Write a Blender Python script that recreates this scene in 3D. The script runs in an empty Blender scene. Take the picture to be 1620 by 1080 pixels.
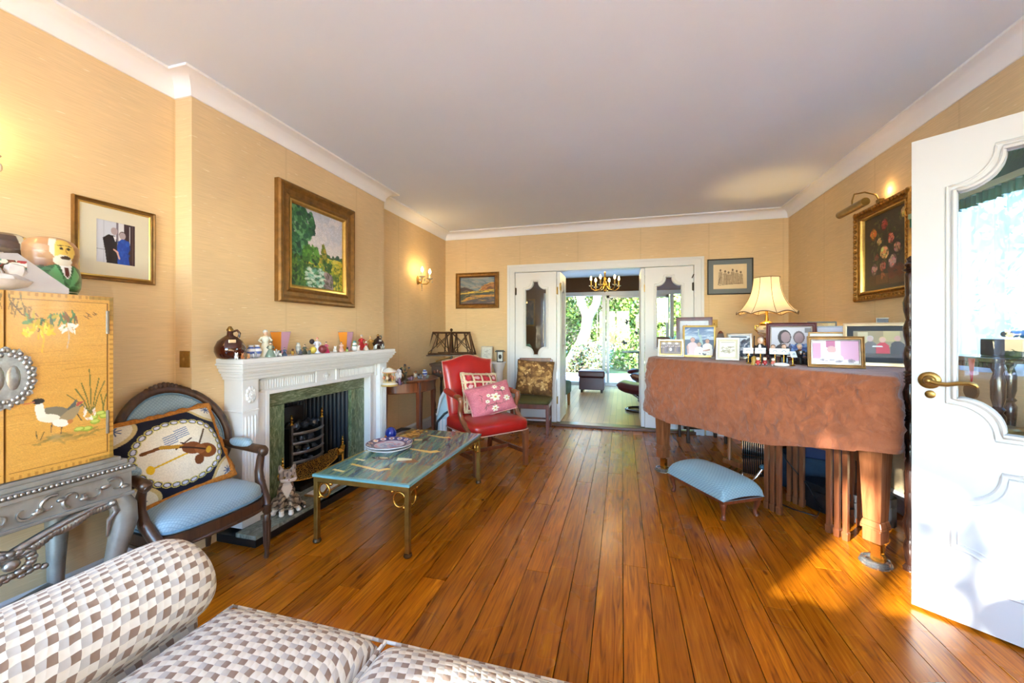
import bpy, math, random
import numpy as np
from mathutils import Vector, Matrix, noise
from mathutils.geometry import tessellate_polygon
PI = math.pi
R = math.radians
scene = bpy.context.scene
COL = scene.collection

# ------------------------------------------------------------------ camera
F = 630.0                     # focal length in pixels of the 1620x1080 frame
YAW = math.atan(174 / 630.0)
CAMZ = 1.2
cam = bpy.data.cameras.new('camera')
cam.sensor_width = 36.0
cam.lens = 36.0 * F / 1620.0
cam.shift_y = -14.0 / 1620.0
cam.clip_start = 0.02
camo = bpy.data.objects.new('camera', cam)
COL.objects.link(camo)
camo.location = (0, 0, CAMZ)
camo.rotation_euler = (PI / 2, 0, YAW)
scene.camera = camo

# ------------------------------------------------------------------ world, sun, exposure
vs = scene.view_settings
vs.view_transform = 'Standard'
vs.look = 'None'
vs.exposure = 0.86
vs.gamma = 1.0
vs.use_curve_mapping = False
SUN_AZ = Vector((0.631, 0.776))
SUN_EL = R(16)
world = bpy.data.worlds.new('sky')
scene.world = world
world.use_nodes = True
wn = world.node_tree
wn.nodes.clear()
sky = wn.nodes.new('ShaderNodeTexSky')
sky.sky_type = 'NISHITA'
sky.sun_disc = False
sky.sun_elevation = R(60)
sky.sun_rotation = math.atan2(-SUN_AZ.x, -SUN_AZ.y)
sky.air_density = 1.0
sky.dust_density = 0.4
hs = wn.nodes.new('ShaderNodeHueSaturation')
hs.inputs['Saturation'].default_value = 1.3
bgn = wn.nodes.new('ShaderNodeBackground')
bgn.inputs['Strength'].default_value = 2.9
wout = wn.nodes.new('ShaderNodeOutputWorld')
wn.links.new(sky.outputs[0], hs.inputs['Color'])
wn.links.new(hs.outputs[0], bgn.inputs['Color'])
wn.links.new(bgn.outputs[0], wout.inputs[0])

sl = bpy.data.lights.new('sun', 'SUN')
sl.energy = 24.0
sl.angle = R(0.9)
sl.color = (1.0, 0.95, 0.86)
so = bpy.data.objects.new('sun', sl)
COL.objects.link(so)
sd = Vector((SUN_AZ.x * math.cos(SUN_EL), SUN_AZ.y * math.cos(SUN_EL), -math.sin(SUN_EL)))
so.rotation_euler = sd.to_track_quat('-Z', 'Y').to_euler()
so.location = (-8, -10, 9)

def portal(name, loc, rot, sx, sy):
    # a sky portal in a window opening: guides sampling, gives no light of its own
    l = bpy.data.lights.new(name, 'AREA')
    l.shape = 'RECTANGLE'
    l.size = sx
    l.size_y = sy
    l.cycles.is_portal = True
    o = bpy.data.objects.new(name, l)
    o.location = loc
    o.rotation_euler = rot
    COL.objects.link(o)
portal('portal_near', (-0.3, -3.47, 1.44), (R(90), 0, 0), 3.6, 1.88)
portal('portal_bay', (-2.5, -2.4, 1.45), (0, R(-90), 0), 1.7, 1.5)
portal('portal_far', (0.35, 9.08, 1.08), (R(-90), 0, 0), 4.2, 2.1)

# ------------------------------------------------------------------ helpers
def at(u, t, z=0.0):
    """a point of the room: image column u, distance t in front of the camera"""
    a = (u - 810.0) / F
    s, c = math.sin(YAW), math.cos(YAW)
    return Vector((t * (-s + a * c), t * (c + a * s), z))

def hz(v, t):
    return CAMZ + t * (526.0 - v) / F

def lin(c):
    c = np.asarray(c, dtype=float)
    return np.where(c <= 0.04045, c / 12.92, ((c + 0.055) / 1.055) ** 2.4)

def rgb(r, g, b):
    return tuple(float(x) for x in lin(np.array([r, g, b]) / 255.0))

MATS = {}
def nmat(name):
    m = bpy.data.materials.new(name)
    m.use_nodes = True
    nt = m.node_tree
    b = nt.nodes['Principled BSDF']
    return m, nt, b

def node(nt, t, **kw):
    n = nt.nodes.new(t)
    for k, v in kw.items():
        setattr(n, k, v)
    return n

def ramp(nt, fac, stops):
    r = nt.nodes.new('ShaderNodeValToRGB')
    e = r.color_ramp.elements
    while len(e) < len(stops):
        e.new(0.5)
    for i, (p, c) in enumerate(stops):
        e[i].position = p
        e[i].color = (*c, 1)
    nt.links.new(fac, r.inputs[0])
    return r.outputs[0]

def tex_noise(nt, scale=(1, 1, 1), sc=5.0, detail=3.0, dist=0.0, coord='Object', rough=0.55):
    tc = node(nt, 'ShaderNodeTexCoord')
    mp = node(nt, 'ShaderNodeMapping')
    mp.inputs['Scale'].default_value = scale
    nt.links.new(tc.outputs[coord], mp.inputs[0])
    n = node(nt, 'ShaderNodeTexNoise')
    n.inputs['Scale'].default_value = sc
    n.inputs['Detail'].default_value = detail
    n.inputs['Roughness'].default_value = rough
    n.inputs['Distortion'].default_value = dist
    nt.links.new(mp.outputs[0], n.inputs['Vector'])
    return n.outputs['Fac']

def bump(nt, b, h, strength=0.2, dist=0.01):
    bn = node(nt, 'ShaderNodeBump')
    bn.inputs['Strength'].default_value = strength
    bn.inputs['Distance'].default_value = dist
    nt.links.new(h, bn.inputs['Height'])
    nt.links.new(bn.outputs[0], b.inputs['Normal'])

def mat(name, col, rough=0.5, metal=0.0, var=0.12, sc=8.0, stretch=(1, 1, 1), bmp=0.0, coat=0.0, spec=None, trans=0.0, sheen=0.0):
    """plain surface with a little procedural mottling"""
    if name in MATS:
        return MATS[name]
    m, nt, b = nmat(name)
    c = np.array(rgb(*col))
    f = tex_noise(nt, stretch, sc, 4.0)
    out = ramp(nt, f, [(0.25, tuple(c * (1 - var))), (0.75, tuple(np.minimum(c * (1 + var), 1.0)))])
    nt.links.new(out, b.inputs['Base Color'])
    b.inputs['Roughness'].default_value = rough
    b.inputs['Metallic'].default_value = metal
    b.inputs['Coat Weight'].default_value = coat
    if coat:
        b.inputs['Coat Roughness'].default_value = 0.08
    if spec is not None:
        b.inputs['Specular IOR Level'].default_value = spec
    if trans:
        b.inputs['Transmission Weight'].default_value = trans
    if sheen:
        b.inputs['Sheen Weight'].default_value = sheen
    if bmp:
        bump(nt, b, f, bmp, 0.004)
    MATS[name] = m
    return m

def wood(name, c0, c1, rough=0.35, coat=0.3, axis=2, sc=1.0):
    if name in MATS:
        return MATS[name]
    m, nt, b = nmat(name)
    st = [14.0 * sc] * 3
    st[axis] = 1.6 * sc
    f = tex_noise(nt, tuple(st), 2.2, 5.0, 0.6)
    out = ramp(nt, f, [(0.3, rgb(*c0)), (0.7, rgb(*c1))])
    nt.links.new(out, b.inputs['Base Color'])
    b.inputs['Roughness'].default_value = rough
    b.inputs['Coat Weight'].default_value = coat
    b.inputs['Coat Roughness'].default_value = 0.12
    bump(nt, b, f, 0.05, 0.002)
    MATS[name] = m
    return m

def vcol(name, rough=0.5, coat=0.0, metal=0.0, spec=0.5, bmp=0.0, bsc=300.0):
    """surface whose painted colours sit on the mesh"""
    if name in MATS:
        return MATS[name]
    m, nt, b = nmat(name)
    a = node(nt, 'ShaderNodeAttribute', attribute_name='Col')
    nt.links.new(a.outputs['Color'], b.inputs['Base Color'])
    b.inputs['Roughness'].default_value = rough
    b.inputs['Coat Weight'].default_value = coat
    b.inputs['Coat Roughness'].default_value = 0.06
    b.inputs['Metallic'].default_value = metal
    b.inputs['Specular IOR Level'].default_value = spec
    if bmp:
        bump(nt, b, tex_noise(nt, (1, 1, 1), bsc, 2.0), bmp, 0.002)
    MATS[name] = m
    return m

def emis(name, col, strength):
    if name in MATS:
        return MATS[name]
    m, nt, b = nmat(name)
    b.inputs['Base Color'].default_value = (*rgb(*col), 1)
    b.inputs['Emission Color'].default_value = (*rgb(*col), 1)
    b.inputs['Emission Strength'].default_value = strength
    MATS[name] = m
    return m

def glass(name, tint=(1, 1, 1), refl=0.08, rough=0.0):
    """thin clear pane: mostly see-through with a Fresnel reflection"""
    if name in MATS:
        return MATS[name]
    m = bpy.data.materials.new(name)
    m.use_nodes = True
    nt = m.node_tree
    nt.nodes.clear()
    o = node(nt, 'ShaderNodeOutputMaterial')
    t = node(nt, 'ShaderNodeBsdfTransparent')
    t.inputs[0].default_value = (*tint, 1)
    g = node(nt, 'ShaderNodeBsdfGlossy')
    g.inputs['Roughness'].default_value = rough
    mx = node(nt, 'ShaderNodeMixShader')
    lw = node(nt, 'ShaderNodeFresnel')
    lw.inputs['IOR'].default_value = 1.0 + refl * 6
    # the far face of the pane reflects nothing more
    ge = node(nt, 'ShaderNodeNewGeometry')
    inv = node(nt, 'ShaderNodeMath', operation='SUBTRACT')
    inv.inputs[0].default_value = 1.0
    nt.links.new(ge.outputs['Backfacing'], inv.inputs[1])
    mu = node(nt, 'ShaderNodeMath', operation='MULTIPLY')
    nt.links.new(lw.outputs[0], mu.inputs[0])
    nt.links.new(inv.outputs[0], mu.inputs[1])
    nt.links.new(mu.outputs[0], mx.inputs[0])
    nt.links.new(t.outputs[0], mx.inputs[1])
    nt.links.new(g.outputs[0], mx.inputs[2])
    nt.links.new(mx.outputs[0], o.inputs[0])
    MATS[name] = m
    return m

def rotm(rx=0, ry=0, rz=0):
    return Matrix.Rotation(rz, 4, 'Z') @ Matrix.Rotation(ry, 4, 'Y') @ Matrix.Rotation(rx, 4, 'X')

def tr(x, y, z):
    return Matrix.Translation((x, y, z))

class MB:
    """collects shapes into one mesh"""
    def __init__(self):
        self.v = []
        self.f = []
        self.c = []
        self.col = None
        self.M = Matrix.Identity(4)

    def add(self, vs_, fs, col=None, M=None):
        n = len(self.v)
        MM = self.M if M is None else self.M @ M
        self.v.extend([tuple(MM @ Vector(p)) for p in vs_])
        self.f.extend([tuple(i + n for i in f) for f in fs])
        c = col if col is not None else self.col
        self.c.extend([c] * len(fs))
        return self

    def box(self, x0, x1, y0, y1, z0, z1, col=None, M=None):
        v = [(x0, y0, z0), (x1, y0, z0), (x1, y1, z0), (x0, y1, z0), (x0, y0, z1), (x1, y0, z1), (x1, y1, z1), (x0, y1, z1)]
        f = [(3, 2, 1, 0), (4, 5, 6, 7), (0, 1, 5, 4), (1, 2, 6, 5), (2, 3, 7, 6), (3, 0, 4, 7)]
        return self.add(v, f, col, M)

    def taper(self, x, y, z0, z1, a0, b0, a1, b1, dx=0, dy=0, col=None, M=None):
        """square tapered post: half sizes a0,b0 below, a1,b1 above"""
        v = [(x - a0, y - b0, z0), (x + a0, y - b0, z0), (x + a0, y + b0, z0), (x - a0, y + b0, z0),
             (x + dx - a1, y + dy - b1, z1), (x + dx + a1, y + dy - b1, z1), (x + dx + a1, y + dy + b1, z1), (x + dx - a1, y + dy + b1, z1)]
        f = [(3, 2, 1, 0), (4, 5, 6, 7), (0, 1, 5, 4), (1, 2, 6, 5), (2, 3, 7, 6), (3, 0, 4, 7)]
        return self.add(v, f, col, M)

    def tube(self, path, rad, n=8, col=None, closed=False, flat=1.0, M=None):
        P = [Vector(p) for p in path]
        m = len(P)
        rs = rad if isinstance(rad, (list, tuple)) else [rad] * m
        vs_, fs = [], []
        prev = None
        for i, p in enumerate(P):
            if closed:
                t = P[(i + 1) % m] - P[i - 1]
            else:
                t = P[min(i + 1, m - 1)] - P[max(i - 1, 0)]
            t.normalize()
            if prev is None:
                ref = Vector((0, 0, 1)) if abs(t.z) < 0.9 else Vector((1, 0, 0))
                a = t.cross(ref).normalized()
            else:
                a = prev - t * prev.dot(t)
                a = a.normalized() if a.length > 1e-6 else prev
            b = t.cross(a)
            prev = a
            for k in range(n):
                th = 2 * PI * k / n
                vs_.append(tuple(p + a * (rs[i] * math.cos(th)) + b * (rs[i] * flat * math.sin(th))))
        for i in range(m if closed else m - 1):
            j = (i + 1) % m
            for k in range(n):
                l = (k + 1) % n
                fs.append((i * n + k, i * n + l, j * n + l, j * n + k))
        if not closed:
            fs.append(tuple(range(n - 1, -1, -1)))
            fs.append(tuple((m - 1) * n + k for k in range(n)))
        return self.add(vs_, fs, col, M)

    def lathe(self, prof, n=16, cx=0, cy=0, z=0, col=None, M=None, cols=None):
        vs_, fs = [], []
        for (r, h) in prof:
            for k in range(n):
                th = 2 * PI * k / n
                vs_.append((cx + r * math.cos(th), cy + r * math.sin(th), z + h))
        for i in range(len(prof) - 1):
            for k in range(n):
                l = (k + 1) % n
                fs.append((i * n + k, i * n + l, (i + 1) * n + l, (i + 1) * n + k))
        fs.append(tuple(range(n - 1, -1, -1)))
        fs.append(tuple((len(prof) - 1) * n + k for k in range(n)))
        k0 = len(self.c)
        self.add(vs_, fs, col, M)
        if cols:
            for i in range(len(prof) - 1):
                for k in range(n):
                    self.c[k0 + i * n + k] = cols[min(i, len(cols) - 1)]
            self.c[k0 + (len(prof) - 1) * n] = cols[0]
            self.c[k0 + (len(prof) - 1) * n + 1] = cols[-1]
        return self

    def ell(self, cx, cy, cz, rx, ry, rz, nu=12, nv=8, col=None, M=None, p=1.0):
        vs_, fs = [(cx, cy, cz - rz)], []
        def pw(x):
            return math.copysign(abs(x) ** p, x)
        for j in range(1, nv):
            ph = -PI / 2 + PI * j / nv
            for k in range(nu):
                th = 2 * PI * k / nu
                vs_.append((cx + rx * pw(math.cos(ph)) * pw(math.cos(th)), cy + ry * pw(math.cos(ph)) * pw(math.sin(th)), cz + rz * pw(math.sin(ph))))
        vs_.append((cx, cy, cz + rz))
        top = len(vs_) - 1
        for k in range(nu):
            l = (k + 1) % nu
            fs.append((0, 1 + l, 1 + k))
            for j in range(nv - 2):
                a, b = 1 + j * nu, 1 + (j + 1) * nu
                fs.append((a + k, a + l, b + l, b + k))
            a = 1 + (nv - 2) * nu
            fs.append((a + k, a + l, top))
        return self.add(vs_, fs, col, M)

    def prism(self, poly, z0, z1, col=None, M=None, holes=()):
        """polygon in xy (with holes) raised from z0 to z1"""
        loops = [list(poly)] + [list(h) for h in holes]
        tri = tessellate_polygon([[Vector((p[0], p[1], 0)) for p in l] for l in loops])
        flat = [p for l in loops for p in l]
        n = len(flat)
        vs_ = [(p[0], p[1], z0) for p in flat] + [(p[0], p[1], z1) for p in flat]
        fs = []
        for t in tri:
            a, b, c = [flat[i] for i in t]
            ar = (b[0] - a[0]) * (c[1] - a[1]) - (b[1] - a[1]) * (c[0] - a[0])
            if abs(ar) < 1e-12:
                continue
            t = tuple(t) if ar > 0 else tuple(reversed(t))
            fs.append(tuple(i + n for i in t))
            fs.append(tuple(reversed(t)))
        k = 0
        for li, l in enumerate(loops):
            m = len(l)
            area = sum(l[i][0] * l[(i + 1) % m][1] - l[(i + 1) % m][0] * l[i][1] for i in range(m))
            ccw = (area > 0) == (li == 0)
            for i in range(m):
                a, b = k + i, k + (i + 1) % m
                fs.append((a, b, b + n, a + n) if ccw else (b, a, a + n, b + n))
            k += m
        return self.add(vs_, fs, col, M)

    def sweep(self, path, prof, closed=True, col=None, M=None):
        """profile (offset to the left of travel, height) swept along a mitred xy path"""
        P = [Vector((p[0], p[1])) for p in path]
        m, n = len(P), len(prof)
        vs_, fs = [], []
        for i in range(m):
            if closed or 0 < i < m - 1:
                d0 = (P[i] - P[i - 1]).normalized()
                d1 = (P[(i + 1) % m] - P[i]).normalized()
            else:
                d0 = d1 = (P[1] - P[0]).normalized() if i == 0 else (P[-1] - P[-2]).normalized()
            n0, n1 = Vector((-d0.y, d0.x)), Vector((-d1.y, d1.x))
            b = n0 + n1
            b = b / max(b.dot(n0), 1e-3)
            for (o, h) in prof:
                q = P[i] + b * o
                vs_.append((q.x, q.y, h))
        for i in range(m if closed else m - 1):
            j = (i + 1) % m
            for k in range(n):
                l = (k + 1) % n
                fs.append((i * n + k, j * n + k, j * n + l, i * n + l))
        if not closed:
            fs.append(tuple(range(n)))
            fs.append(tuple((m - 1) * n + k for k in range(n - 1, -1, -1)))
        return self.add(vs_, fs, col, M)

    def grid(self, fn, nu, nv, wrap_u=False, col=None, M=None):
        """parametric sheet fn(u,v) with u,v in 0..1"""
        vs_, fs = [], []
        cu = nu if wrap_u else nu + 1
        for j in range(nv + 1):
            for i in range(cu):
                vs_.append(tuple(fn(i / nu, j / nv)))
        for j in range(nv):
            for i in range(nu):
                a, b = i, (i + 1) % cu
                fs.append((j * cu + a, j * cu + b, (j + 1) * cu + b, (j + 1) * cu + a))
        return self.add(vs_, fs, col, M)

    def mesh(self, name, smooth=35, uv=None):
        me = bpy.data.meshes.new(name)
        me.from_pydata(self.v, [], self.f)
        if any(c is not None for c in self.c):
            ca = me.color_attributes.new('Col', 'FLOAT_COLOR', 'CORNER')
            tot = np.empty(len(me.polygons), dtype=np.int32)
            me.polygons.foreach_get('loop_total', tot)
            cc = np.array([list(rgb(*c)) + [1.0] if c is not None else [.5, .5, .5, 1] for c in self.c], dtype=np.float32)
            ca.data.foreach_set('color', np.repeat(cc, tot, axis=0).ravel())
        if uv is not None:
            ul = me.uv_layers.new(name='UVMap')
            uvs = [uv(p) for p in self.v]
            for l in me.loops:
                ul.data[l.index].uv = uvs[l.vertex_index]
        if smooth:
            me.shade_smooth()
            me.set_sharp_from_angle(angle=R(smooth))
        return me

    def build(self, name, m, parent=None, smooth=35, uv=None, bevel=0.0, sub=0):
        me = self.mesh(name, smooth, uv)
        return link(name, me, m, parent, bevel, sub)

def link(name, me, m, parent=None, bevel=0.0, sub=0):
    o = bpy.data.objects.new(name, me)
    if m is not None:
        if not me.materials:
            me.materials.append(m)
    COL.objects.link(o)
    if parent is not None:
        o.parent = parent
    if bevel:
        b = o.modifiers.new('edge', 'BEVEL')
        b.width = bevel
        b.segments = 2
        b.limit_method = 'ANGLE'
        b.angle_limit = R(40)
        b.harden_normals = False
    if sub:
        s = o.modifiers.new('sub', 'SUBSURF')
        s.levels = sub
        s.render_levels = sub
    return o

def tag(o, label, cat, group=None, kind=None):
    o['label'] = label
    o['category'] = cat
    if group:
        o['group'] = group
    if kind:
        o['kind'] = kind
    return o

def thing(name, label, cat, loc=(0, 0, 0), rotz=0.0, group=None):
    o = bpy.data.objects.new(name, None)
    o.empty_display_size = 0.1
    COL.objects.link(o)
    o.location = loc
    o.rotation_euler = (0, 0, rotz)
    return tag(o, label, cat, group)

def struct(o, label=None, cat=None):
    o['kind'] = 'structure'
    if label:
        o['label'] = label
    if cat:
        o['category'] = cat
    return o

def light_point(name, loc, e, col, r=0.02, parent=None):
    l = bpy.data.lights.new(name, 'POINT')
    l.energy = e
    l.color = col
    l.shadow_soft_size = r
    o = bpy.data.objects.new(name, l)
    o.location = loc
    COL.objects.link(o)
    if parent is not None:
        o.parent = parent
    return o

# ------------------------------------------------------------------ painting on a grid of vertices
class Canvas:
    """a small picture, x to the right and y down, both 0..1, aspect kept by the caller"""
    def __init__(self, w, h, bg):
        self.w, self.h = w, h
        self.a = np.zeros((h, w, 3))
        self.a[:] = np.array(bg) / 255.0
        self.X, self.Y = np.meshgrid((np.arange(w) + .5) / w, (np.arange(h) + .5) / h)
        self.rng = np.random.default_rng(7)

    def put(self, mask, col, k=1.0):
        c = np.array(col) / 255.0
        m = mask.astype(float)[..., None] * k
        self.a = self.a * (1 - m) + c * m
        return self

    def grad(self, y0, y1, c0, c1, x0=0, x1=1):
        k = np.clip((self.Y - y0) / (y1 - y0), 0, 1)[..., None]
        c = np.array(c0) / 255.0 * (1 - k) + np.array(c1) / 255.0 * k
        m = ((self.Y >= y0) & (self.Y <= y1) & (self.X >= x0) & (self.X <= x1))[..., None]
        self.a = np.where(m, c, self.a)
        return self

    def rect(self, x0, y0, x1, y1, col, k=1.0):
        return self.put((self.X >= x0) & (self.X < x1) & (self.Y >= y0) & (self.Y < y1), col, k)

    def ell(self, cx, cy, rx, ry, col, rot=0.0, k=1.0):
        dx, dy = self.X - cx, self.Y - cy
        c, s = math.cos(rot), math.sin(rot)
        return self.put(((dx * c + dy * s) / rx) ** 2 + ((dy * c - dx * s) / ry) ** 2 <= 1, col, k)

    def poly(self, pts, col, k=1.0):
        ins = np.zeros(self.X.shape, bool)
        n = len(pts)
        for i in range(n):
            x0, y0 = pts[i]
            x1, y1 = pts[(i + 1) % n]
            if y0 == y1:
                continue
            c = (self.Y < y0) != (self.Y < y1)
            ins ^= c & (self.X < x0 + (self.Y - y0) * (x1 - x0) / (y1 - y0))
        return self.put(ins, col, k)

    def line(self, pts, w, col, k=1.0):
        asp = self.h / self.w
        for (x0, y0), (x1, y1) in zip(pts[:-1], pts[1:]):
            dx, dy = x1 - x0, (y1 - y0) * asp
            L = max(dx * dx + dy * dy, 1e-9)
            t = np.clip(((self.X - x0) * dx + (self.Y - y0) * asp * dy) / L, 0, 1)
            d = np.hypot(self.X - x0 - t * dx, (self.Y - y0) * asp - t * dy)
            self.put(d < w, col, k)
        return self

    def dabs(self, n, x0, y0, x1, y1, rx, ry, cols, k=0.8, rot=None, keep=None):
        g = self.rng
        for i in range(n):
            x, y = g.uniform(x0, x1), g.uniform(y0, y1)
            if keep is not None and not keep(x, y):
                continue
            f = g.uniform(.6, 1.4)
            self.ell(x, y, rx * f, ry * f, cols[g.integers(len(cols))], g.uniform(0, PI) if rot is None else rot + g.normal(0, .2), k)
        return self

    def mottle(self, amt=0.06, sc=1):
        z = self.rng.normal(0, amt, (self.h // sc + 1, self.w // sc + 1, 1))
        z = np.repeat(np.repeat(z, sc, 0), sc, 1)[:self.h, :self.w]
        self.a = np.clip(self.a * (1 + z), 0, 1)
        return self

def painted(name, cv, fn, m, parent=None, smooth=60):
    """sheet of one vertex per canvas point; fn(u,v) -> xyz with arrays u right, v down"""
    h, w = cv.h, cv.w
    U, V = np.meshgrid(np.linspace(0, 1, w), np.linspace(0, 1, h))
    x, y, z = fn(U, V)
    x, y, z = [np.broadcast_to(q, U.shape) for q in (x, y, z)]
    co = np.stack([x, y, z], -1).reshape(-1, 3).astype(np.float32)
    i = np.arange((h - 1) * (w - 1))
    r, c = i // (w - 1), i % (w - 1)
    a = r * w + c
    fs = np.stack([a, a + w, a + w + 1, a + 1], 1)
    me = bpy.data.meshes.new(name)
    me.from_pydata(co.tolist(), [], fs.tolist())
    ca = me.color_attributes.new('Col', 'FLOAT_COLOR', 'POINT')
    cc = np.concatenate([lin(np.clip(cv.a, 0, 1)).reshape(-1, 3), np.ones((h * w, 1))], 1).astype(np.float32)
    ca.data.foreach_set('color', cc.ravel())
    me.shade_smooth()
    return link(name, me, m, parent)

def flat_xz(x0, x1, z0, z1, y):
    return lambda U, V: (x0 + (x1 - x0) * U, y + 0 * U, z1 + (z0 - z1) * V)

def copy_tree(o, parent=None):
    c = o.copy()
    COL.objects.link(c)
    c.parent = parent
    for ch in list(o.children):
        copy_tree(ch, c)
    return c
# ------------------------------------------------------------------ room dimensions
XL, XB, XR = -2.37, -2.25, 1.79         # alcove wall, chimney breast face, right wall
YN, YF = -3.3, 5.1                      # window wall behind the camera, far wall
B0, B1 = 1.62, 3.43                     # chimney breast
ZC = 2.58
FAR_Z = 0.03

def wall_mat():
    m, nt, b = nmat('silk_wallpaper')
    base = np.array(rgb(230, 202, 158))
    f1 = tex_noise(nt, (4, 4, 130), 2.0, 3.0)
    f2 = tex_noise(nt, (1, 1, 1), 1.3, 2.0)
    f3 = tex_noise(nt, (9, 9, 110), 1.4, 1.0)
    c1 = ramp(nt, f1, [(0.3, tuple(base * 0.90)), (0.7, tuple(base * 1.06))])
    c2 = ramp(nt, f2, [(0.35, (0.93, 0.93, 0.93)), (0.65, (1.03, 1.02, 1.0))])
    mul = node(nt, 'ShaderNodeMix', data_type='RGBA', blend_type='MULTIPLY')
    mul.inputs[0].default_value = 1.0
    nt.links.new(c1, mul.inputs[6])
    nt.links.new(c2, mul.inputs[7])
    fl = ramp(nt, f3, [(0.735, (0, 0, 0)), (0.775, (1, 1, 1))])
    mx = node(nt, 'ShaderNodeMix', data_type='RGBA')
    nt.links.new(fl, mx.inputs[0])
    nt.links.new(mul.outputs[2], mx.inputs[6])
    mx.inputs[7].default_value = (*rgb(240, 222, 190), 1)
    # joins between the drops of paper
    tc = node(nt, 'ShaderNodeTexCoord')
    sp = node(nt, 'ShaderNodeSeparateXYZ')
    nt.links.new(tc.outputs['Object'], sp.inputs[0])
    ad = node(nt, 'ShaderNodeMath', operation='ADD')
    nt.links.new(sp.outputs[0], ad.inputs[0])
    nt.links.new(sp.outputs[1], ad.inputs[1])
    dv = node(nt, 'ShaderNodeMath', operation='DIVIDE')
    nt.links.new(ad.outputs[0], dv.inputs[0])
    dv.inputs[1].default_value = 0.76
    fr = node(nt, 'ShaderNodeMath', operation='FRACT')
    nt.links.new(dv.outputs[0], fr.inputs[0])
    cr = ramp(nt, fr.outputs[0], [(0.0, (0.90, 0.89, 0.87)), (0.012, (1, 1, 1)), (0.98, (1, 1, 1)), (1.0, (0.93, 0.92, 0.90))])
    m2 = node(nt, 'ShaderNodeMix', data_type='RGBA', blend_type='MULTIPLY')
    m2.inputs[0].default_value = 1.0
    nt.links.new(mx.outputs[2], m2.inputs[6])
    nt.links.new(cr, m2.inputs[7])
    nt.links.new(m2.outputs[2], b.inputs['Base Color'])
    b.inputs['Roughness'].default_value = 0.75
    b.inputs['Specular IOR Level'].default_value = 0.25
    bump(nt, b, f1, 0.12, 0.003)
    return m
M_WALL = wall_mat()
M_WHITE = mat('white_gloss_paint', (226, 227, 228), 0.35, var=0.015, sc=2.0)
M_CEIL = mat('white_ceiling_paint', (230, 239, 252), 0.85, var=0.02, sc=1.5, spec=0.2)
M_COVE = mat('white_coving_paint', (246, 246, 246), 0.6, var=0.01, sc=3.0)
M_BROWNWALL = mat('brown_grasscloth', (96, 66, 40), 0.8, var=0.22, sc=6, stretch=(6, 6, 60))
M_FARCEIL = mat('far_ceiling_paint', (225, 222, 215), 0.85, var=0.02)
M_HALL = mat('hall_paint', (225, 220, 205), 0.8, var=0.03)

def plank_mat():
    m, nt, b = nmat('varnished_pine_boards')
    oi = node(nt, 'ShaderNodeObjectInfo')
    tc = node(nt, 'ShaderNodeTexCoord')
    # each board gets its own piece of grain
    off = node(nt, 'ShaderNodeVectorMath', operation='MULTIPLY_ADD')
    cmb = node(nt, 'ShaderNodeCombineXYZ')
    for k in range(3):
        nt.links.new(oi.outputs['Random'], cmb.inputs[k])
    nt.links.new(cmb.outputs[0], off.inputs[0])
    off.inputs[1].default_value = (31.0, 17.0, 5.0)
    nt.links.new(tc.outputs['Object'], off.inputs[2])
    mp = node(nt, 'ShaderNodeMapping')
    mp.inputs['Scale'].default_value = (26, 1.5, 1)
    nt.links.new(off.outputs[0], mp.inputs[0])
    n = node(nt, 'ShaderNodeTexNoise')
    n.inputs['Scale'].default_value = 1.6
    n.inputs['Detail'].default_value = 5
    n.inputs['Distortion'].default_value = 2.0
    nt.links.new(mp.outputs[0], n.inputs['Vector'])
    c = ramp(nt, n.outputs['Fac'], [(0.30, rgb(122, 62, 4)), (0.46, rgb(172, 98, 12)), (0.60, rgb(188, 112, 16)), (0.78, rgb(218, 148, 34))])
    # slow patches of wear
    n3 = node(nt, 'ShaderNodeTexNoise')
    n3.inputs['Scale'].default_value = 1.7
    n3.inputs['Detail'].default_value = 3
    nt.links.new(off.outputs[0], n3.inputs['Vector'])
    c3 = ramp(nt, n3.outputs['Fac'], [(0.3, (0.86, 0.84, 0.82)), (0.7, (1.08, 1.08, 1.08))])
    # knots
    mk = node(nt, 'ShaderNodeMapping')
    mk.inputs['Scale'].default_value = (5.2, 2.3, 1)
    nt.links.new(off.outputs[0], mk.inputs[0])
    vo = node(nt, 'ShaderNodeTexVoronoi')
    vo.inputs['Scale'].default_value = 1.25
    nt.links.new(mk.outputs[0], vo.inputs['Vector'])
    ck = ramp(nt, vo.outputs['Distance'], [(0.0, (0.28, 0.20, 0.15)), (0.045, (0.42, 0.30, 0.22)), (0.075, (1.0, 1.0, 1.0)), (0.16, (1, 1, 1))])
    # board to board shade
    cb = ramp(nt, oi.outputs['Random'], [(0.0, (0.80, 0.77, 0.73)), (0.6, (1.0, 1.0, 1.0)), (1.0, (1.18, 1.18, 1.15))])
    last = c
    for extra in (c3, ck, cb):
        mm = node(nt, 'ShaderNodeMix', data_type='RGBA', blend_type='MULTIPLY')
        mm.inputs[0].default_value = 1.0
        nt.links.new(last, mm.inputs[6])
        nt.links.new(extra, mm.inputs[7])
        last = mm.outputs[2]
    nt.links.new(last, b.inputs['Base Color'])
    rr = ramp(nt, n3.outputs['Fac'], [(0.3, (0.24, 0.24, 0.24)), (0.7, (0.32, 0.32, 0.32))])
    nt.links.new(rr, b.inputs['Roughness'])
    b.inputs['Coat Weight'].default_value = 0.10
    b.inputs['Coat Roughness'].default_value = 0.14
    b.inputs['Specular IOR Level'].default_value = 0.35
    bump(nt, b, n.outputs['Fac'], 0.05, 0.003)
    return m
M_PLANK = plank_mat()

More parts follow.
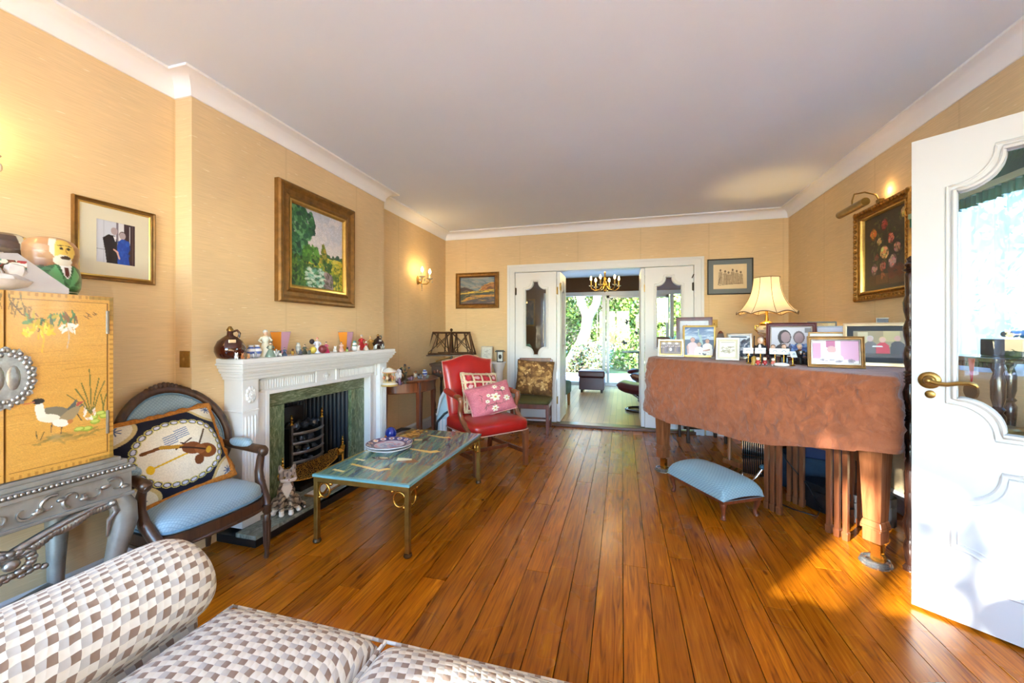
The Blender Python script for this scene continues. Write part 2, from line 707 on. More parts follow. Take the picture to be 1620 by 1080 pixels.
def parquet_mat():
    m, nt, b = nmat('pale_oak_strip_floor')
    tc = node(nt, 'ShaderNodeTexCoord')
    mp = node(nt, 'ShaderNodeMapping')
    mp.inputs['Rotation'].default_value = (0, 0, R(90))
    nt.links.new(tc.outputs['Object'], mp.inputs[0])
    br = node(nt, 'ShaderNodeTexBrick')
    br.inputs['Scale'].default_value = 1.0
    br.inputs['Brick Width'].default_value = 0.9
    br.inputs['Row Height'].default_value = 0.08
    br.inputs['Mortar Size'].default_value = 0.002
    br.inputs['Color1'].default_value = (*rgb(190, 146, 92), 1)
    br.inputs['Color2'].default_value = (*rgb(214, 174, 120), 1)
    br.inputs['Mortar'].default_value = (*rgb(120, 86, 50), 1)
    nt.links.new(mp.outputs[0], br.inputs['Vector'])
    nt.links.new(br.outputs['Color'], b.inputs['Base Color'])
    b.inputs['Roughness'].default_value = 0.28
    return m
M_PARQ = parquet_mat()

# ------------------------------------------------------------------ floor
fl = MB().box(XL - .12, XR + .3, YN - .15, YF + .12, -0.10, -0.016).build('floor', mat('floor_underlay', (22, 12, 6), 0.9), None, 0)
struct(fl, 'varnished orange pine floorboards running towards the double doors', 'floor')
rnd = random.Random(11)
BW = 0.1185
x = 0.005 - 21 * BW
pm = {}
i = 0
while x < XR + 0.05:
    x0, x1 = max(x, XL), min(x + BW, XR)
    if x1 - x0 > 0.02:
        cuts = [YN]
        yy = YN + rnd.uniform(1.2, 3.6)
        while yy < YF - 0.9:
            cuts.append(yy)
            yy += rnd.uniform(2.4, 4.2)
        cuts.append(YF)
        for a, b_ in zip(cuts[:-1], cuts[1:]):
            w, l = x1 - x0 - 0.0034, b_ - a - 0.003
            me = MB().box(-w / 2, w / 2, -l / 2, l / 2, -0.016, 0.0).mesh('plank', 0)
            o = link('plank', me, M_PLANK, fl)
            o.location = ((x0 + x1) / 2, (a + b_) / 2, rnd.uniform(-0.0006, 0.0))
    x += BW

# ------------------------------------------------------------------ walls
w = MB()
BY0, BY1, BZ0, BZ1 = -3.15, -1.65, 0.60, 2.30      # assumed side window, unseen, placed and sized to let the sun patches in
w.box(XL - .12, XL, YN - .15, BY0, 0, ZC)
w.box(XL - .12, XL, BY1, B0, 0, ZC)
w.box(XL - .12, XL, BY0, BY1, 0, BZ0)
w.box(XL - .12, XL, BY0, BY1, BZ1, ZC)
w.box(XL - .12, XL, B1, YF + .12, 0, ZC)
struct(w.build('wall_left', M_WALL, None, 0), 'golden silk-papered wall with two alcoves', 'wall')
w = MB()
w.box(XL - .12, XB, B0, 2.12, 0, ZC)
w.box(XL - .12, XB, 2.99, B1, 0, ZC)
w.box(XL - .12, XB, 2.12, 2.99, 0.78, ZC)
w.box(XL - .32, XL - .30, 2.0, 3.1, 0, 1.0)
struct(w.build('wall_chimney', M_WALL, None, 0), 'golden papered chimney breast behind the fireplace', 'wall')
OX0, OX1, OZ = -1.387, 0.839, 2.0        # doorway to the garden room
w = MB()
w.box(XL, OX0, YF, YF + .12, 0, ZC)
w.box(OX1, XR, YF, YF + .12, 0, ZC)
w.box(OX0, OX1, YF, YF + .12, OZ, ZC)
struct(w.build('wall_back', M_WALL, None, 0), 'golden papered end wall around the double doors', 'wall')
w = MB()
SY0, SY1, SZ0, SZ1 = 1.93, 2.92, 1.02, 2.02   # small window behind the open door
DY0, DY1 = 0.90, 1.745
w.box(XR, XR + .15, YN - .15, DY0, 0, ZC)
w.box(XR, XR + .15, DY0, DY1, 2.05, ZC)
w.box(XR, XR + .15, DY1, SY0, 0, ZC)
w.box(XR, XR + .15, SY0, SY1, 0, SZ0)
w.box(XR, XR + .15, SY0, SY1, SZ1, ZC)
w.box(XR, XR + .15, SY1, YF + .12, 0, ZC)
struct(w.build('wall_right', M_WALL, None, 0), 'golden papered wall behind the piano', 'wall')
w = MB().box(XR + .9, XR + 1.0, DY0 - .6, DY1 + .12, 0, ZC).box(XR + .15, XR + .9, DY0 - .7, DY0 - .6, 0, ZC).box(XR + .15, XR + .9, DY1 + .02, DY1 + .12, 0, ZC)
w.box(XR + .15, XR + 1.0, DY0 - .7, DY1 + .12, ZC - .1, ZC)
struct(w.build('wall_hall', M_HALL, None, 0))
w = MB()
WX0, WX1, WZ0, WZ1 = -2.10, 1.50, 0.50, 2.38  # window behind the camera
w.box(XL, WX0, YN - .15, YN, 0, ZC)
w.box(WX1, XR, YN - .15, YN, 0, ZC)
w.box(WX0, WX1, YN - .15, YN, 0, WZ0)
w.box(WX0, WX1, YN - .15, YN, WZ1, ZC)
struct(w.build('wall_near', M_WALL, None, 0))
struct(MB().box(XL - .12, XR + .15, YN - .15, YF + .12, ZC, ZC + .1).build('ceiling', M_CEIL, None, 0), 'plain white ceiling', 'ceiling')

# coving round the whole room
prof = [(0, 2.480), (0.010, 2.480), (0.012, 2.492)]
for k in range(0, 9):
    th = PI / 2 * k / 8
    prof.append((0.094 - 0.082 * math.cos(th), 2.494 + 0.072 * math.sin(th)))
prof += [(0.096, 2.566), (0.106, 2.566), (0.106, ZC - .0005), (0, ZC - .0005)]
room = [(XL, YN), (XR, YN), (XR, YF), (XL, YF), (XL, B1), (XB, B1), (XB, B0), (XL, B0)]
struct(MB().sweep(room, prof).build('trim_1', M_COVE, None, 28), 'white curved plaster coving round the ceiling', 'coving')
bprof = [(0, 0.001), (0.018, 0.001), (0.018, 0.10), (0.012, 0.108), (0.012, 0.122), (0.004, 0.132), (0, 0.132)]
for nm, pth in (('baseboard_left', [(XB, B0), (XL, B0), (XL, YN)]), ('baseboard_back', [(XL, YF), (XL, B1), (XB, B1), (XB, 3.32)]),
                ('baseboard_end', [(-1.49, YF), (XL, YF)]), ('baseboard_right', [(XR, 1.82), (XR, YF), (0.95, YF)]), ('baseboard_near', [(XL, YN), (XR, YN), (XR, 0.80)])):
    if nm in ('baseboard_left', 'baseboard_back', 'baseboard_end'):
        pass
    struct(MB().sweep(pth, bprof, closed=False).build(nm, M_WHITE, None, 28), 'white painted skirting board', 'skirting')

# ------------------------------------------------------------------ shaped doors
def scoop(x0, x1, z0, z1, r, n=9, step=0.012):
    """rectangle with hollow quarter-round corners"""
    pts = []
    for (cx, cz, a0) in ((x0, z0, 90), (x1, z0, 180), (x1, z1, 270), (x0, z1, 0)):
        seg = []
        for k in range(n + 1):
            a = R(a0 - 90 * k / n)
            seg.append((cx + r * math.cos(a), cz + r * math.sin(a)))
        sx, sz = (1 if cx == x0 else -1), (1 if cz == z0 else -1)
        # little square step where the curve meets the sides
        first, last = seg[0], seg[-1]
        if abs(first[0] - cx) < 1e-6:
            seg = [(cx, first[1] + sz * step)] + [(p[0] + sx * step, p[1] + sz * step) for p in seg] + [(last[0] + sx * step, cz)]
        else:
            seg = [(first[0] + sx * step, cz)] + [(p[0] + sx * step, p[1] + sz * step) for p in seg] + [(cx, last[1] + sz * step)]
        pts += seg
    return pts

XZ = Matrix.Rotation(PI / 2, 4, 'X')      # xy drawing -> xz wall
M_PANE = glass('clear_pane', (0.97, 0.98, 0.98), 0.085)
M_BRASS = mat('aged_brass', (150, 120, 66), 0.35, 0.9, var=0.25, sc=30)
M_DARKIRON = mat('dark_hinge', (60, 52, 42), 0.4, 0.7)

def leaf(name, w_, h_, glz, pan, r, loc, rot, label):
    hole = scoop(glz[0], glz[1], glz[2], glz[3], r)
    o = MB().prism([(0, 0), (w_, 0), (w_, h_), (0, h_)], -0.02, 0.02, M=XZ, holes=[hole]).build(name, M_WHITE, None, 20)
    o.location = loc
    o.rotation_euler = (0, 0, rot)
    struct(o, label, 'door')
    MB().prism(hole, -0.003, 0.003, M=XZ).build('pane', M_PANE, o, 20)
    for s in (-1, 1):
        mo = MB()
        mo.tube([(p[0], s * 0.021, p[1]) for p in hole], 0.009, 6, closed=True)
        mo.tube([(p[0], s * 0.0205, p[1]) for p in scoop(glz[0] - .02, glz[1] + .02, glz[2] - .02, glz[3] + .02, r)], 0.005, 6, closed=True)
        mo.build('glazing_bead', M_WHITE, o, 50)
        if pan:
            pl = scoop(pan[0], pan[1], pan[2], pan[3], pan[4])
            pb = MB().tube([(p[0], s * 0.0205, p[1]) for p in pl], 0.007, 6, closed=True)
            pl2 = scoop(pan[0] + .016, pan[1] - .016, pan[2] + .016, pan[3] - .016, pan[4])
            pb.tube([(p[0], s * 0.0205, p[1]) for p in pl2], 0.004, 6, closed=True)
            pb.build('panel_moulding', M_WHITE, o, 50)
    return o

def hinges(o, x, zs, y=0.0, m=None):
    for z in zs:
        MB().box(x - .012, x + .012, y - .006, y + .006, z - .045, z + .045).tube([(x, y - .008, z - .05), (x, y - .008, z + .05)], .006, 8).build('hinge', m or M_BRASS, o)

# the open door by the piano
E = Vector((1.237, 2.165))
dd = Vector((0.776, -0.63))
H = E + dd * 0.70
M_WHITE_KEEP = M_WHITE
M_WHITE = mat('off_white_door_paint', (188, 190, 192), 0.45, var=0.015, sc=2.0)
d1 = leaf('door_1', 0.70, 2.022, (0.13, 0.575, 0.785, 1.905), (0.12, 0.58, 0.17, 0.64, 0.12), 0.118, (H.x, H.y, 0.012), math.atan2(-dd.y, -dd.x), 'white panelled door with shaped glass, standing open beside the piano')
M_WHITE = M_WHITE_KEEP
ro = MB().lathe([(0.036, 0), (0.036, .004), (0.030, .008), (0.022, .009), (0.018, .014), (0.012, .016), (.012, .034), (.0, .034)], 20, M=tr(0.645, 0.02, 0.985) @ rotm(-PI / 2))
h = ro.build('handle_rose', M_BRASS, d1)
pth = [(0.645, 0.052, 0.985), (0.62, 0.056, 0.976), (0.59, 0.056, 0.974), (0.56, 0.056, 0.982), (0.53, 0.055, 0.985), (0.512, 0.055, 0.978), (0.508, 0.055, 0.970)]
lv = MB().tube(pth, [.011, .010, .0085, .0085, .010, .009, .006], 8).ell(0.645, .05, .985, .015, .015, .015)
lv.build('lever', M_BRASS, h)
MB().lathe([(0.017, 0), (0.017, .003), (0.012, .006), (0.006, .007), (0, .007)], 14, M=tr(0.643, 0.02, 0.925) @ rotm(-PI / 2)).build('keyhole_plate', M_BRASS, d1)
MB().box(0.699, 0.7015, -0.011, 0.011, 0.90, 1.03).build('latch_plate', mat('steel', (170, 170, 170), .3, .9), d1)
hinges(d1, 0.0, (0.25, 1.0, 1.75))
fr = MB()
for y in (DY0, DY1):
    s = 1 if y == DY1 else -1
    fr.box(XR - .012, XR + .15, min(y, y + s * .06), max(y, y + s * .06), 0, 2.11)
fr.box(XR - .012, XR + .15, DY0 - .06, DY1 + .06, 2.05, 2.11)
struct(fr.build('trim_2', M_WHITE, None, 0), 'white door lining beside the open door', 'door frame')

# opening to the garden room: architrave and four folding leaves
ar = MB()
ap = [(0, 0.0), (0, 0.03), (.02, .034), (.06, .022), (.085, .022), (.092, .010), (.10, 0)]
fx0, fx1, fz = OX0 + .02, OX1 - .02, OZ - .005
a0, a1, a2 = -1.464, 0.922, 2.09
for (x0, x1) in ((a0, fx0), (fx1, a1)):
    ar.box(x0, x1, YF - .022, YF, 0, a2)
    s = 1 if x0 == a0 else -1
    e = x0 if s == 1 else x1
    ar.box(min(e - s * .002, e + s * .03), max(e - s * .002, e + s * .03), YF - .034, YF - .001, 0, a2 + .001)
    ar.box(min(e + s * .07, e + s * .08), max(e + s * .07, e + s * .08), YF - .028, YF - .001, 0, fz - .001)
ar.box(fx0, fx1, YF - .022, YF, fz, a2)
ar.box(a0 + .0302, a1 - .0302, YF - .034, YF - .001, a2 - .03, a2 + .001)
ar.box(a0 + .07, a1 - .07, YF - .028, YF, fz + .012, fz + .022)
ar.box(OX0, fx0, YF, YF + .12, 0, OZ)
ar.box(fx1, OX1, YF, YF + .12, 0, OZ)
ar.box(OX0, OX1, YF, YF + .12, fz, OZ)
struct(ar.build('trim_3', M_WHITE, None, 0), 'white moulded architrave round the folding glazed doors', 'architrave')
LW = 0.546
lh = 1.945
lg = (0.128, 0.418, 0.86, 1.83)
lp = (0.10, LW - .10, 0.16, 0.70, 0.10)
zl = 0.045
lf = leaf('door_2', LW, lh, lg, lp, 0.095, (fx0 + .003, YF + .03, zl), 0, 'closed white glazed leaf behind the brocade-cushioned chair')
hinges(lf, 0.005, (0.28, 1.70), -0.022, M_DARKIRON)
rf = leaf('door_3', LW, lh, lg, lp, 0.095, (fx1 - .003 - LW, YF + .03, zl), 0, 'closed white glazed leaf behind the piano end')
hinges(rf, LW - .005, (0.28, 1.70), -0.022, M_DARKIRON)
MB().tube([(LW - .02, -.03, 1.80), (LW + .0, -.035, 1.845)], .006, 6).build('bolt', M_DARKIRON, rf)
lo = leaf('door_4', LW, lh, lg, lp, 0.11, (fx0 + .003 + LW + .024, YF + .045, zl), R(90), 'folded-back white glazed leaf beside the brocade-cushioned chair')
hinges(lo, 0.0, (0.28, 1.70), 0.02)
hinges(lo, 0.0, (1.75,), -0.02)
ro_ = leaf('door_5', LW, lh, lg, lp, 0.11, (fx1 - .003 - LW - .024, YF + .045, zl), R(90), 'folded-back white glazed leaf on the piano side')
hinges(ro_, 0.0, (0.28, 1.70), -0.02)
struct(MB().box(OX0, OX1, YF - .03, YF + .14, 0.0, 0.036).build('trim_4', wood('threshold_wood', (86, 48, 20), (120, 72, 32), axis=0), None, 0, bevel=.006), 'dark wooden threshold strip between the two floors', 'threshold')

# ------------------------------------------------------------------ window behind the camera
fm = MB()
fm.box(WX0, WX1, YN - .12, YN - .04, WZ0, WZ0 + .06).box(WX0, WX1, YN - .12, YN - .04, WZ1 - .06, WZ1)
for k in range(5):
    xx = WX0 + (WX1 - WX0 - .07) * k / 4
    fm.box(xx, xx + .07, YN - .12, YN - .04, WZ0, WZ1)
wo = struct(fm.build('window_1', M_WHITE, None, 0))
MB().box(WX0 - .03, WX1 + .03, YN - .06, YN + .05, WZ0 - .03, WZ0).build('window_sill', M_WHITE, wo)
MB().box(WX0, WX1, YN - .083, YN - .079, WZ0 + .06, WZ1 - .06).build('pane', M_PANE, wo)

fm = MB()
for k in range(4):
    yy = BY0 + (BY1 - BY0 - .06) * k / 3
    fm.box(XL - .10, XL - .04, yy, yy + .06, BZ0, BZ1)
fm.box(XL - .099, XL - .041, BY0, BY1, BZ0, BZ0 + .05).box(XL - .099, XL - .041, BY0, BY1, BZ1 - .05, BZ1)
wo = struct(fm.build('window_4', M_WHITE, None, 0))
MB().box(XL - .072, XL - .068, BY0 + .06, BY1 - .06, BZ0 + .05, BZ1 - .05).build('pane', M_PANE, wo)

# small window behind the open door
fm = MB()
for (y0, y1, z0, z1) in ((SY0, SY0 + .05, SZ0, SZ1), (SY1 - .05, SY1, SZ0, SZ1), (SY0, SY1, SZ0, SZ0 + .05), (SY0, SY1, SZ1 - .05, SZ1), ((SY0 + SY1) / 2 - .02, (SY0 + SY1) / 2 + .02, SZ0, SZ1)):
    fm.box(XR + .05, XR + .11, y0, y1, z0, z1)
wo = struct(fm.build('window_2', M_WHITE, None, 0), 'small window behind the open door, hung with thin voile', 'window')
MB().box(XR + .078, XR + .082, SY0 + .05, SY1 - .05, SZ0 + .05, SZ1 - .05).build('pane', M_PANE, wo)

# ------------------------------------------------------------------ garden room
GX0, GX1, GY1 = -2.5, 2.7, 8.95
struct(MB().box(GX0, GX1, YF + .12, GY1 + .12, -0.05, FAR_Z).build('floor_far', M_PARQ, None, 0), 'pale oak strip floor of the garden room', 'floor')
GW0, GW1, GT = -1.72, 2.45, 2.10
w = MB()
w.box(GX0 - .1, GX0, YF + .12, GY1 + .12, 0, 2.5)
w.box(GX1, GX1 + .1, YF + .12, GY1 + .12, 0, 2.5)
w.box(GX0, GW0, GY1, GY1 + .12, 0, 2.5)
w.box(GW1, GX1, GY1, GY1 + .12, 0, 2.5)
w.box(GW0, GW1, GY1, GY1 + .12, GT, 2.5)
w.box(GX0, XL, YF, YF + .12, 0, 2.5)
w.box(XR + .1, GX1, YF, YF + .12, 0, 2.5)
struct(w.build('wall_far', M_BROWNWALL, None, 0), 'brown textured wall of the garden room above the glass doors', 'wall')
struct(MB().box(GX0, GX1, YF + .12, GY1 + .12, 2.42, 2.52).build('ceiling_far', M_FARCEIL, None, 0), 'white ceiling of the garden room', 'ceiling')
M_ALU = mat('grey_white_aluminium', (205, 210, 216), 0.35, 0.2, var=.03)
fm = MB()
fm.box(GW0, GW1, GY1 + .02, GY1 + .10, FAR_Z, FAR_Z + .075).box(GW0, GW1, GY1 + .01, GY1 + .11, GT - .085, GT)
for xx in (GW0, -0.42, 0.98, GW1 - .07):
    fm.box(xx, xx + .07, GY1 + .02, GY1 + .10, FAR_Z, GT)
for xx in (-0.33, 0.90):
    fm.box(xx, xx + .06, GY1 + .055, GY1 + .095, FAR_Z, GT)
fm.box(-0.33, 0.96, GY1 + .055, GY1 + .095, GT - .14, GT - .05)
wo = struct(fm.build('window_3', M_ALU, None, 0), 'sliding glass garden doors with pale grey frames', 'window')
for (x0, x1) in ((GW0 + .07, -0.42), (-0.27, 0.90), (1.05, GW1 - .07)):
    MB().box(x0, x1, GY1 + .060, GY1 + .064, FAR_Z + .075, GT - .085).build('pane', M_PANE, wo)
MB().box(-0.40, -0.375, GY1 + .0, GY1 + .02, .85, 1.15).build('pull_handle', M_ALU, wo)
fm = MB()
M_STICK = mat('blue_grey_film', (52, 70, 88), .5)
for i, (bx, bz, s) in enumerate(((0.42, 1.60, 1.0), (0.10, 1.42, .8), (0.06, 0.98, 1.0), (0.70, 1.36, .9), (0.30, 1.20, .8), (1.55, 1.2, 1))):
    q = [(-.07, 0), (-.02, .02), (.0, .07), (.025, .02), (.08, .05), (.05, -.01), (.06, -.05), (.01, -.02), (-.03, -.04)]
    b_ = MB().prism([(p[0] * s, p[1] * s) for p in q], -.001, .001, M=tr(bx, GY1 + .056, bz) @ XZ @ rotm(0, 0, i * 1.3))
    tag(b_.build('bird_sticker', M_STICK, None, 0), ['dark bird sticker high on the sliding glass pane', 'pale bird sticker at the middle of the sliding pane', 'dark bird sticker low beside the sliding frame', 'bird sticker near the folded door edge', 'bird sticker below the pale one', 'dark bird sticker seen through the piano-side leaf'][i], 'sticker', 'bird stickers on the garden doors')
# ------------------------------------------------------------------ outside
M_GRASS = mat('lawn', (92, 110, 50), 0.9, var=.3, sc=3)
struct(MB().box(-40, 40, -30, 45, -0.22, -0.12).build('ground', M_GRASS, None, 0), 'garden lawn and ground outside', 'ground')
M_BARK = mat('pale_bark', (158, 140, 118), 0.9, var=.3, sc=14, stretch=(1, 1, .4), bmp=.4)
M_BARK2 = mat('dark_bark', (86, 70, 54), 0.9, var=.3, sc=14, bmp=.4)
M_LEAF = vcol('leaf_colours', 0.55, spec=.3)

def leaves(n, centres, rad, size, pal, seed):
    """small bent leaves scattered in clumps; one mesh"""
    g = np.random.default_rng(seed)
    ci = g.integers(len(centres), size=n)
    C = np.array(centres, dtype=float)[ci]
    d = g.normal(size=(n, 3))
    d /= np.linalg.norm(d, axis=1, keepdims=True)
    rr = np.array(rad)[ci] if hasattr(rad, '__len__') else np.full(n, rad)
    p = C + d * (rr * g.uniform(.35, 1, n) ** .6)[:, None] * np.array([1, 1, .75])
    a = g.normal(size=(n, 3)); a /= np.linalg.norm(a, axis=1, keepdims=True)
    b = np.cross(a, g.normal(size=(n, 3))); b /= np.linalg.norm(b, axis=1, keepdims=True)
    s = size * g.uniform(.6, 1.4, n)[:, None]
    v = np.stack([p - a * s, p + b * s * .5, p + a * s, p - b * s * .5], 1).reshape(-1, 3)
    f = np.arange(4 * n).reshape(n, 4)
    me = bpy.data.meshes.new('leaves')
    me.from_pydata(v.tolist(), [], f.tolist())
    pc = lin(np.array(pal) / 255.0)[g.integers(len(pal), size=n)] * g.uniform(.7, 1.25, (n, 1))
    ca = me.color_attributes.new('Col', 'FLOAT_COLOR', 'CORNER')
    ca.data.foreach_set('color', np.repeat(np.concatenate([pc, np.ones((n, 1))], 1), 4, 0).astype(np.float32).ravel())
    return me

def grow(mb, p, d, r, depth, rnd_, tips, n_seg=4, L=1.0, spread=.6):
    path, rs = [p.copy()], [r]
    for i in range(n_seg):
        d = (d + Vector((rnd_.gauss(0, .12), rnd_.gauss(0, .12), rnd_.gauss(0, .08)))).normalized()
        p = p + d * (L / n_seg)
        path.append(p.copy())
        rs.append(r * (1 - .45 * (i + 1) / n_seg))
    mb.tube(path, rs, 6)
    tips.append(p.copy())
    if depth > 0:
        for k in range(rnd_.choice((2, 3))):
            dn = (d + Vector((rnd_.gauss(0, spread), rnd_.gauss(0, spread), rnd_.gauss(.1, spread * .7)))).normalized()
            grow(mb, path[rnd_.choice((2, 3, n_seg))], dn, rs[-1] * .8, depth - 1, rnd_, tips, n_seg, L * .72, spread)

GREENS = [(112, 138, 48), (150, 170, 72), (84, 112, 40), (186, 196, 104), (70, 96, 44), (134, 150, 84)]
DRY = [(150, 130, 96), (176, 152, 110), (110, 120, 62), (196, 176, 132), (96, 84, 62), (90, 116, 60)]

struct(MB().box(-11, 7, -13, YN - .16, -.12, -.06).box(-11, XL - .14, YN - .16, 1.0, -.12, -.06).build('path_bounce', mat('pale_bounce_gravel', (206, 207, 208), .9, var=.15, sc=30), None, 0))  # unseen pale ground, added to bounce daylight up to the ceiling
# big forked tree seen through the garden doors
tx, ty = -1.20, 14.6
t = thing('forked_tree', 'pale sunlit forked tree trunk in the garden', 'tree', (tx, ty, -.12))
mb = MB()
mb.tube([(-.75, 0, -.1), (-.55, 0, .35), (-.25, 0, .9), (-.06, 0, 1.4), (.0, 0, 1.8), (.02, 0, 2.05)], [.26, .22, .19, .185, .20, .20], 12)
mb.tube([(-.02, 0, 1.9), (-.22, .1, 2.35), (-.40, .1, 3.0), (-.6, .2, 4.6)], [.16, .135, .12, .09], 10)
mb.tube([(.06, 0, 1.9), (.30, .1, 2.35), (.40, .1, 3.0), (.7, .2, 4.8)], [.16, .145, .14, .10], 10)
mb.build('trunk', M_BARK, t, 60)
link('leaves', leaves(2600, [(-1, .3, 4.6), (1.2, .5, 4.7), (0, .8, 5.2), (-1.6, .2, 3.8)], [.8, .9, 1, .7], .07, GREENS, 5), M_LEAF, t)['kind'] = 'stuff'

def bush(name, label, cat, loc, blobs, n, size, pal, seed, stems=True):
    t = thing(name, label, cat, loc)
    o = link('foliage', leaves(n, [b[:3] for b in blobs], [b[3] for b in blobs], size, pal, seed), M_LEAF, t)
    o['kind'] = 'stuff'
    if stems:
        mb = MB()
        for (x, y, z, r) in blobs[:6]:
            mb.tube([(x * .25, y * .25, 0), (x * .6, y * .6, z * .5), (x, y, z)], [.09, .06, .03], 6)
        mb.build('stem', M_BARK2, t, 60)
    return t
R2 = random.Random(3)
def blobs(w_, d_, h_, n, r0, r1):
    return [(R2.uniform(-w_, w_), R2.uniform(-d_, d_), R2.uniform(r0 * .5, h_), R2.uniform(r0, r1)) for _ in range(n)]
bush('evergreen_tree', 'bright green evergreen behind the sliding pane', 'tree', (1.6, 16.2, -.12), blobs(1.6, .8, 5.2, 46, .5, .9), 17000, .085, GREENS, 21)
bush('evergreen_tree', 'green tree seen through the piano-side leaf glass', 'tree', (4.4, 15.8, -.12), blobs(1.8, .8, 5.0, 40, .5, .9), 14000, .085, GREENS, 22)
bush('leafy_shrub', 'yellow-green shrub behind the forked trunk', 'shrub', (-1.2, 17.2, -.12), blobs(1.7, .6, 4.8, 34, .5, .8), 12000, .085, GREENS + DRY[:2], 23)
bush('hedge_shrub', 'tangled twiggy shrub growing beside the folded door leaf', 'shrub', (-3.4, 15.2, -.12), blobs(1.5, .7, 3.8, 34, .4, .8), 11000, .07, DRY + GREENS[:2], 24)
bush('leafy_shrub', 'low grey-green shrub in front of the forked trunk', 'shrub', (-1.9, 13.6, -.12), blobs(1.3, .4, .9, 16, .25, .5), 5000, .055, DRY + [(120, 140, 130), (90, 120, 110)], 25)
bush('hedge_shrub', 'dense hedge shrub behind the patio table', 'shrub', (1.2, 14.6, -.12), blobs(1.4, .5, 1.4, 20, .35, .6), 7000, .07, GREENS + DRY[2:4], 26)
bush('hedge_shrub', 'far hedge filling the view at the garden end', 'shrub', (-5.6, 18.6, -.12), blobs(2.6, .6, 5.2, 50, .7, 1.1), 14000, .12, GREENS[:5] + DRY[:3], 27, False)
bush('hedge_shrub', 'tall hedge at the far end behind the evergreens', 'shrub', (1.6, 19.4, -.12), blobs(5.5, .6, 6.2, 90, .8, 1.2), 26000, .13, GREENS[:5], 28, False)
# twigs in front of the hedge
t = thing('bare_sapling', 'bare twiggy sapling beside the forked trunk', 'tree', (-2.5, 13.0, -.12))
mb, tips = MB(), []
rr = random.Random(8)
for k in range(7):
    grow(mb, Vector((rr.uniform(-.5, .5), rr.uniform(-.2, .2), 0)), Vector((rr.gauss(0, .35), 0, 1)).normalized(), .02, 3, rr, tips, 4, 1.0, .5)
mb.build('branches', M_BARK2, t, 60)
# patio table
t = thing('patio_table', 'round black metal patio table outside the glass doors', 'table', (0.42, 10.6, -.12))
MB().lathe([(0, .82), (.42, .82), (.42, .85), (0, .85)], 28).build('table_top', mat('black_metal', (22, 22, 24), .4, .5), t)
MB().tube([(0, 0, .03), (0, 0, .82)], .03, 10).build('pedestal', MATS['black_metal'], t)
MB().lathe([(0, 0), (.24, 0), (.22, .03), (0, .05)], 20).build('base', MATS['black_metal'], t)
struct(MB().box(-6, 7, GY1 + .12, 12.4, -.12, -.04).build('path_patio', mat('patio_stone', (176, 172, 166), .8, var=.12, sc=4), None, 0), 'pale stone patio outside the glass doors', 'patio')

# winter tree outside the window behind the camera: its branches dapple the sun
t = thing('garden_tree', 'small leafy tree outside the side window', 'tree', (-3.75, -3.5, -.12))
mb, tips = MB(), []
rr = random.Random(5)
mb.tube([(-.9, -.9, 0), (-.8, -.7, 1.0), (-.7, -.5, 1.8)], [.12, .10, .08], 10)
for k in range(9):
    grow(mb, Vector((-.7, -.5, 1.2 + .08 * k)), Vector((rr.uniform(-.3, .25), rr.uniform(-.4, .9), rr.uniform(.4, 1.0))).normalized(), .03, 3, rr, tips, 4, 1.0, .6)
mb.build('branches', M_BARK2, t, 60)
TREE_TIPS = [tuple(p) for p in tips]
link('leaves', leaves(2600, [(rr.uniform(-.5, .5), rr.uniform(-2.0, 1.6), rr.uniform(.3, 4.0)) for _ in range(90)], .13, .055, GREENS, 31), M_LEAF, t)['kind'] = 'stuff'
# ------------------------------------------------------------------ shared furniture surfaces
W_DARK = wood('dark_walnut', (52, 32, 20), (84, 54, 34), .4, .2)
W_MAHO = wood('mahogany', (84, 38, 20), (128, 64, 34), .32, .4)
W_RED = wood('red_mahogany', (96, 52, 30), (142, 82, 48), .3, .4)
W_PIANO = wood('polished_piano_case', (110, 62, 36), (158, 98, 60), .22, .5)
W_EBON = wood('dark_turned_wood', (30, 20, 18), (70, 40, 28), .25, .5)
M_GOLD = mat('gilt_metal', (176, 140, 66), .32, .85, var=.3, sc=25)
M_BRIGHTBRASS = mat('polished_brass', (206, 160, 72), .22, .95, var=.15, sc=20)
M_STEEL = mat('burnished_steel', (120, 116, 112), .35, .9, var=.25, sc=30)
M_CHROME = mat('chrome', (210, 212, 216), .12, 1.0, var=.05)
M_BLACK = mat('black_paint', (18, 18, 20), .45, var=.1)
M_PAINT = vcol('painted_glossy', .3, coat=.25)
M_PAINTM = vcol('painted_matt', .7)
M_PRINT = vcol('print_under_glass', .35, coat=.5)
M_OIL = vcol('oil_paint', .45, bmp=.25, bsc=220)

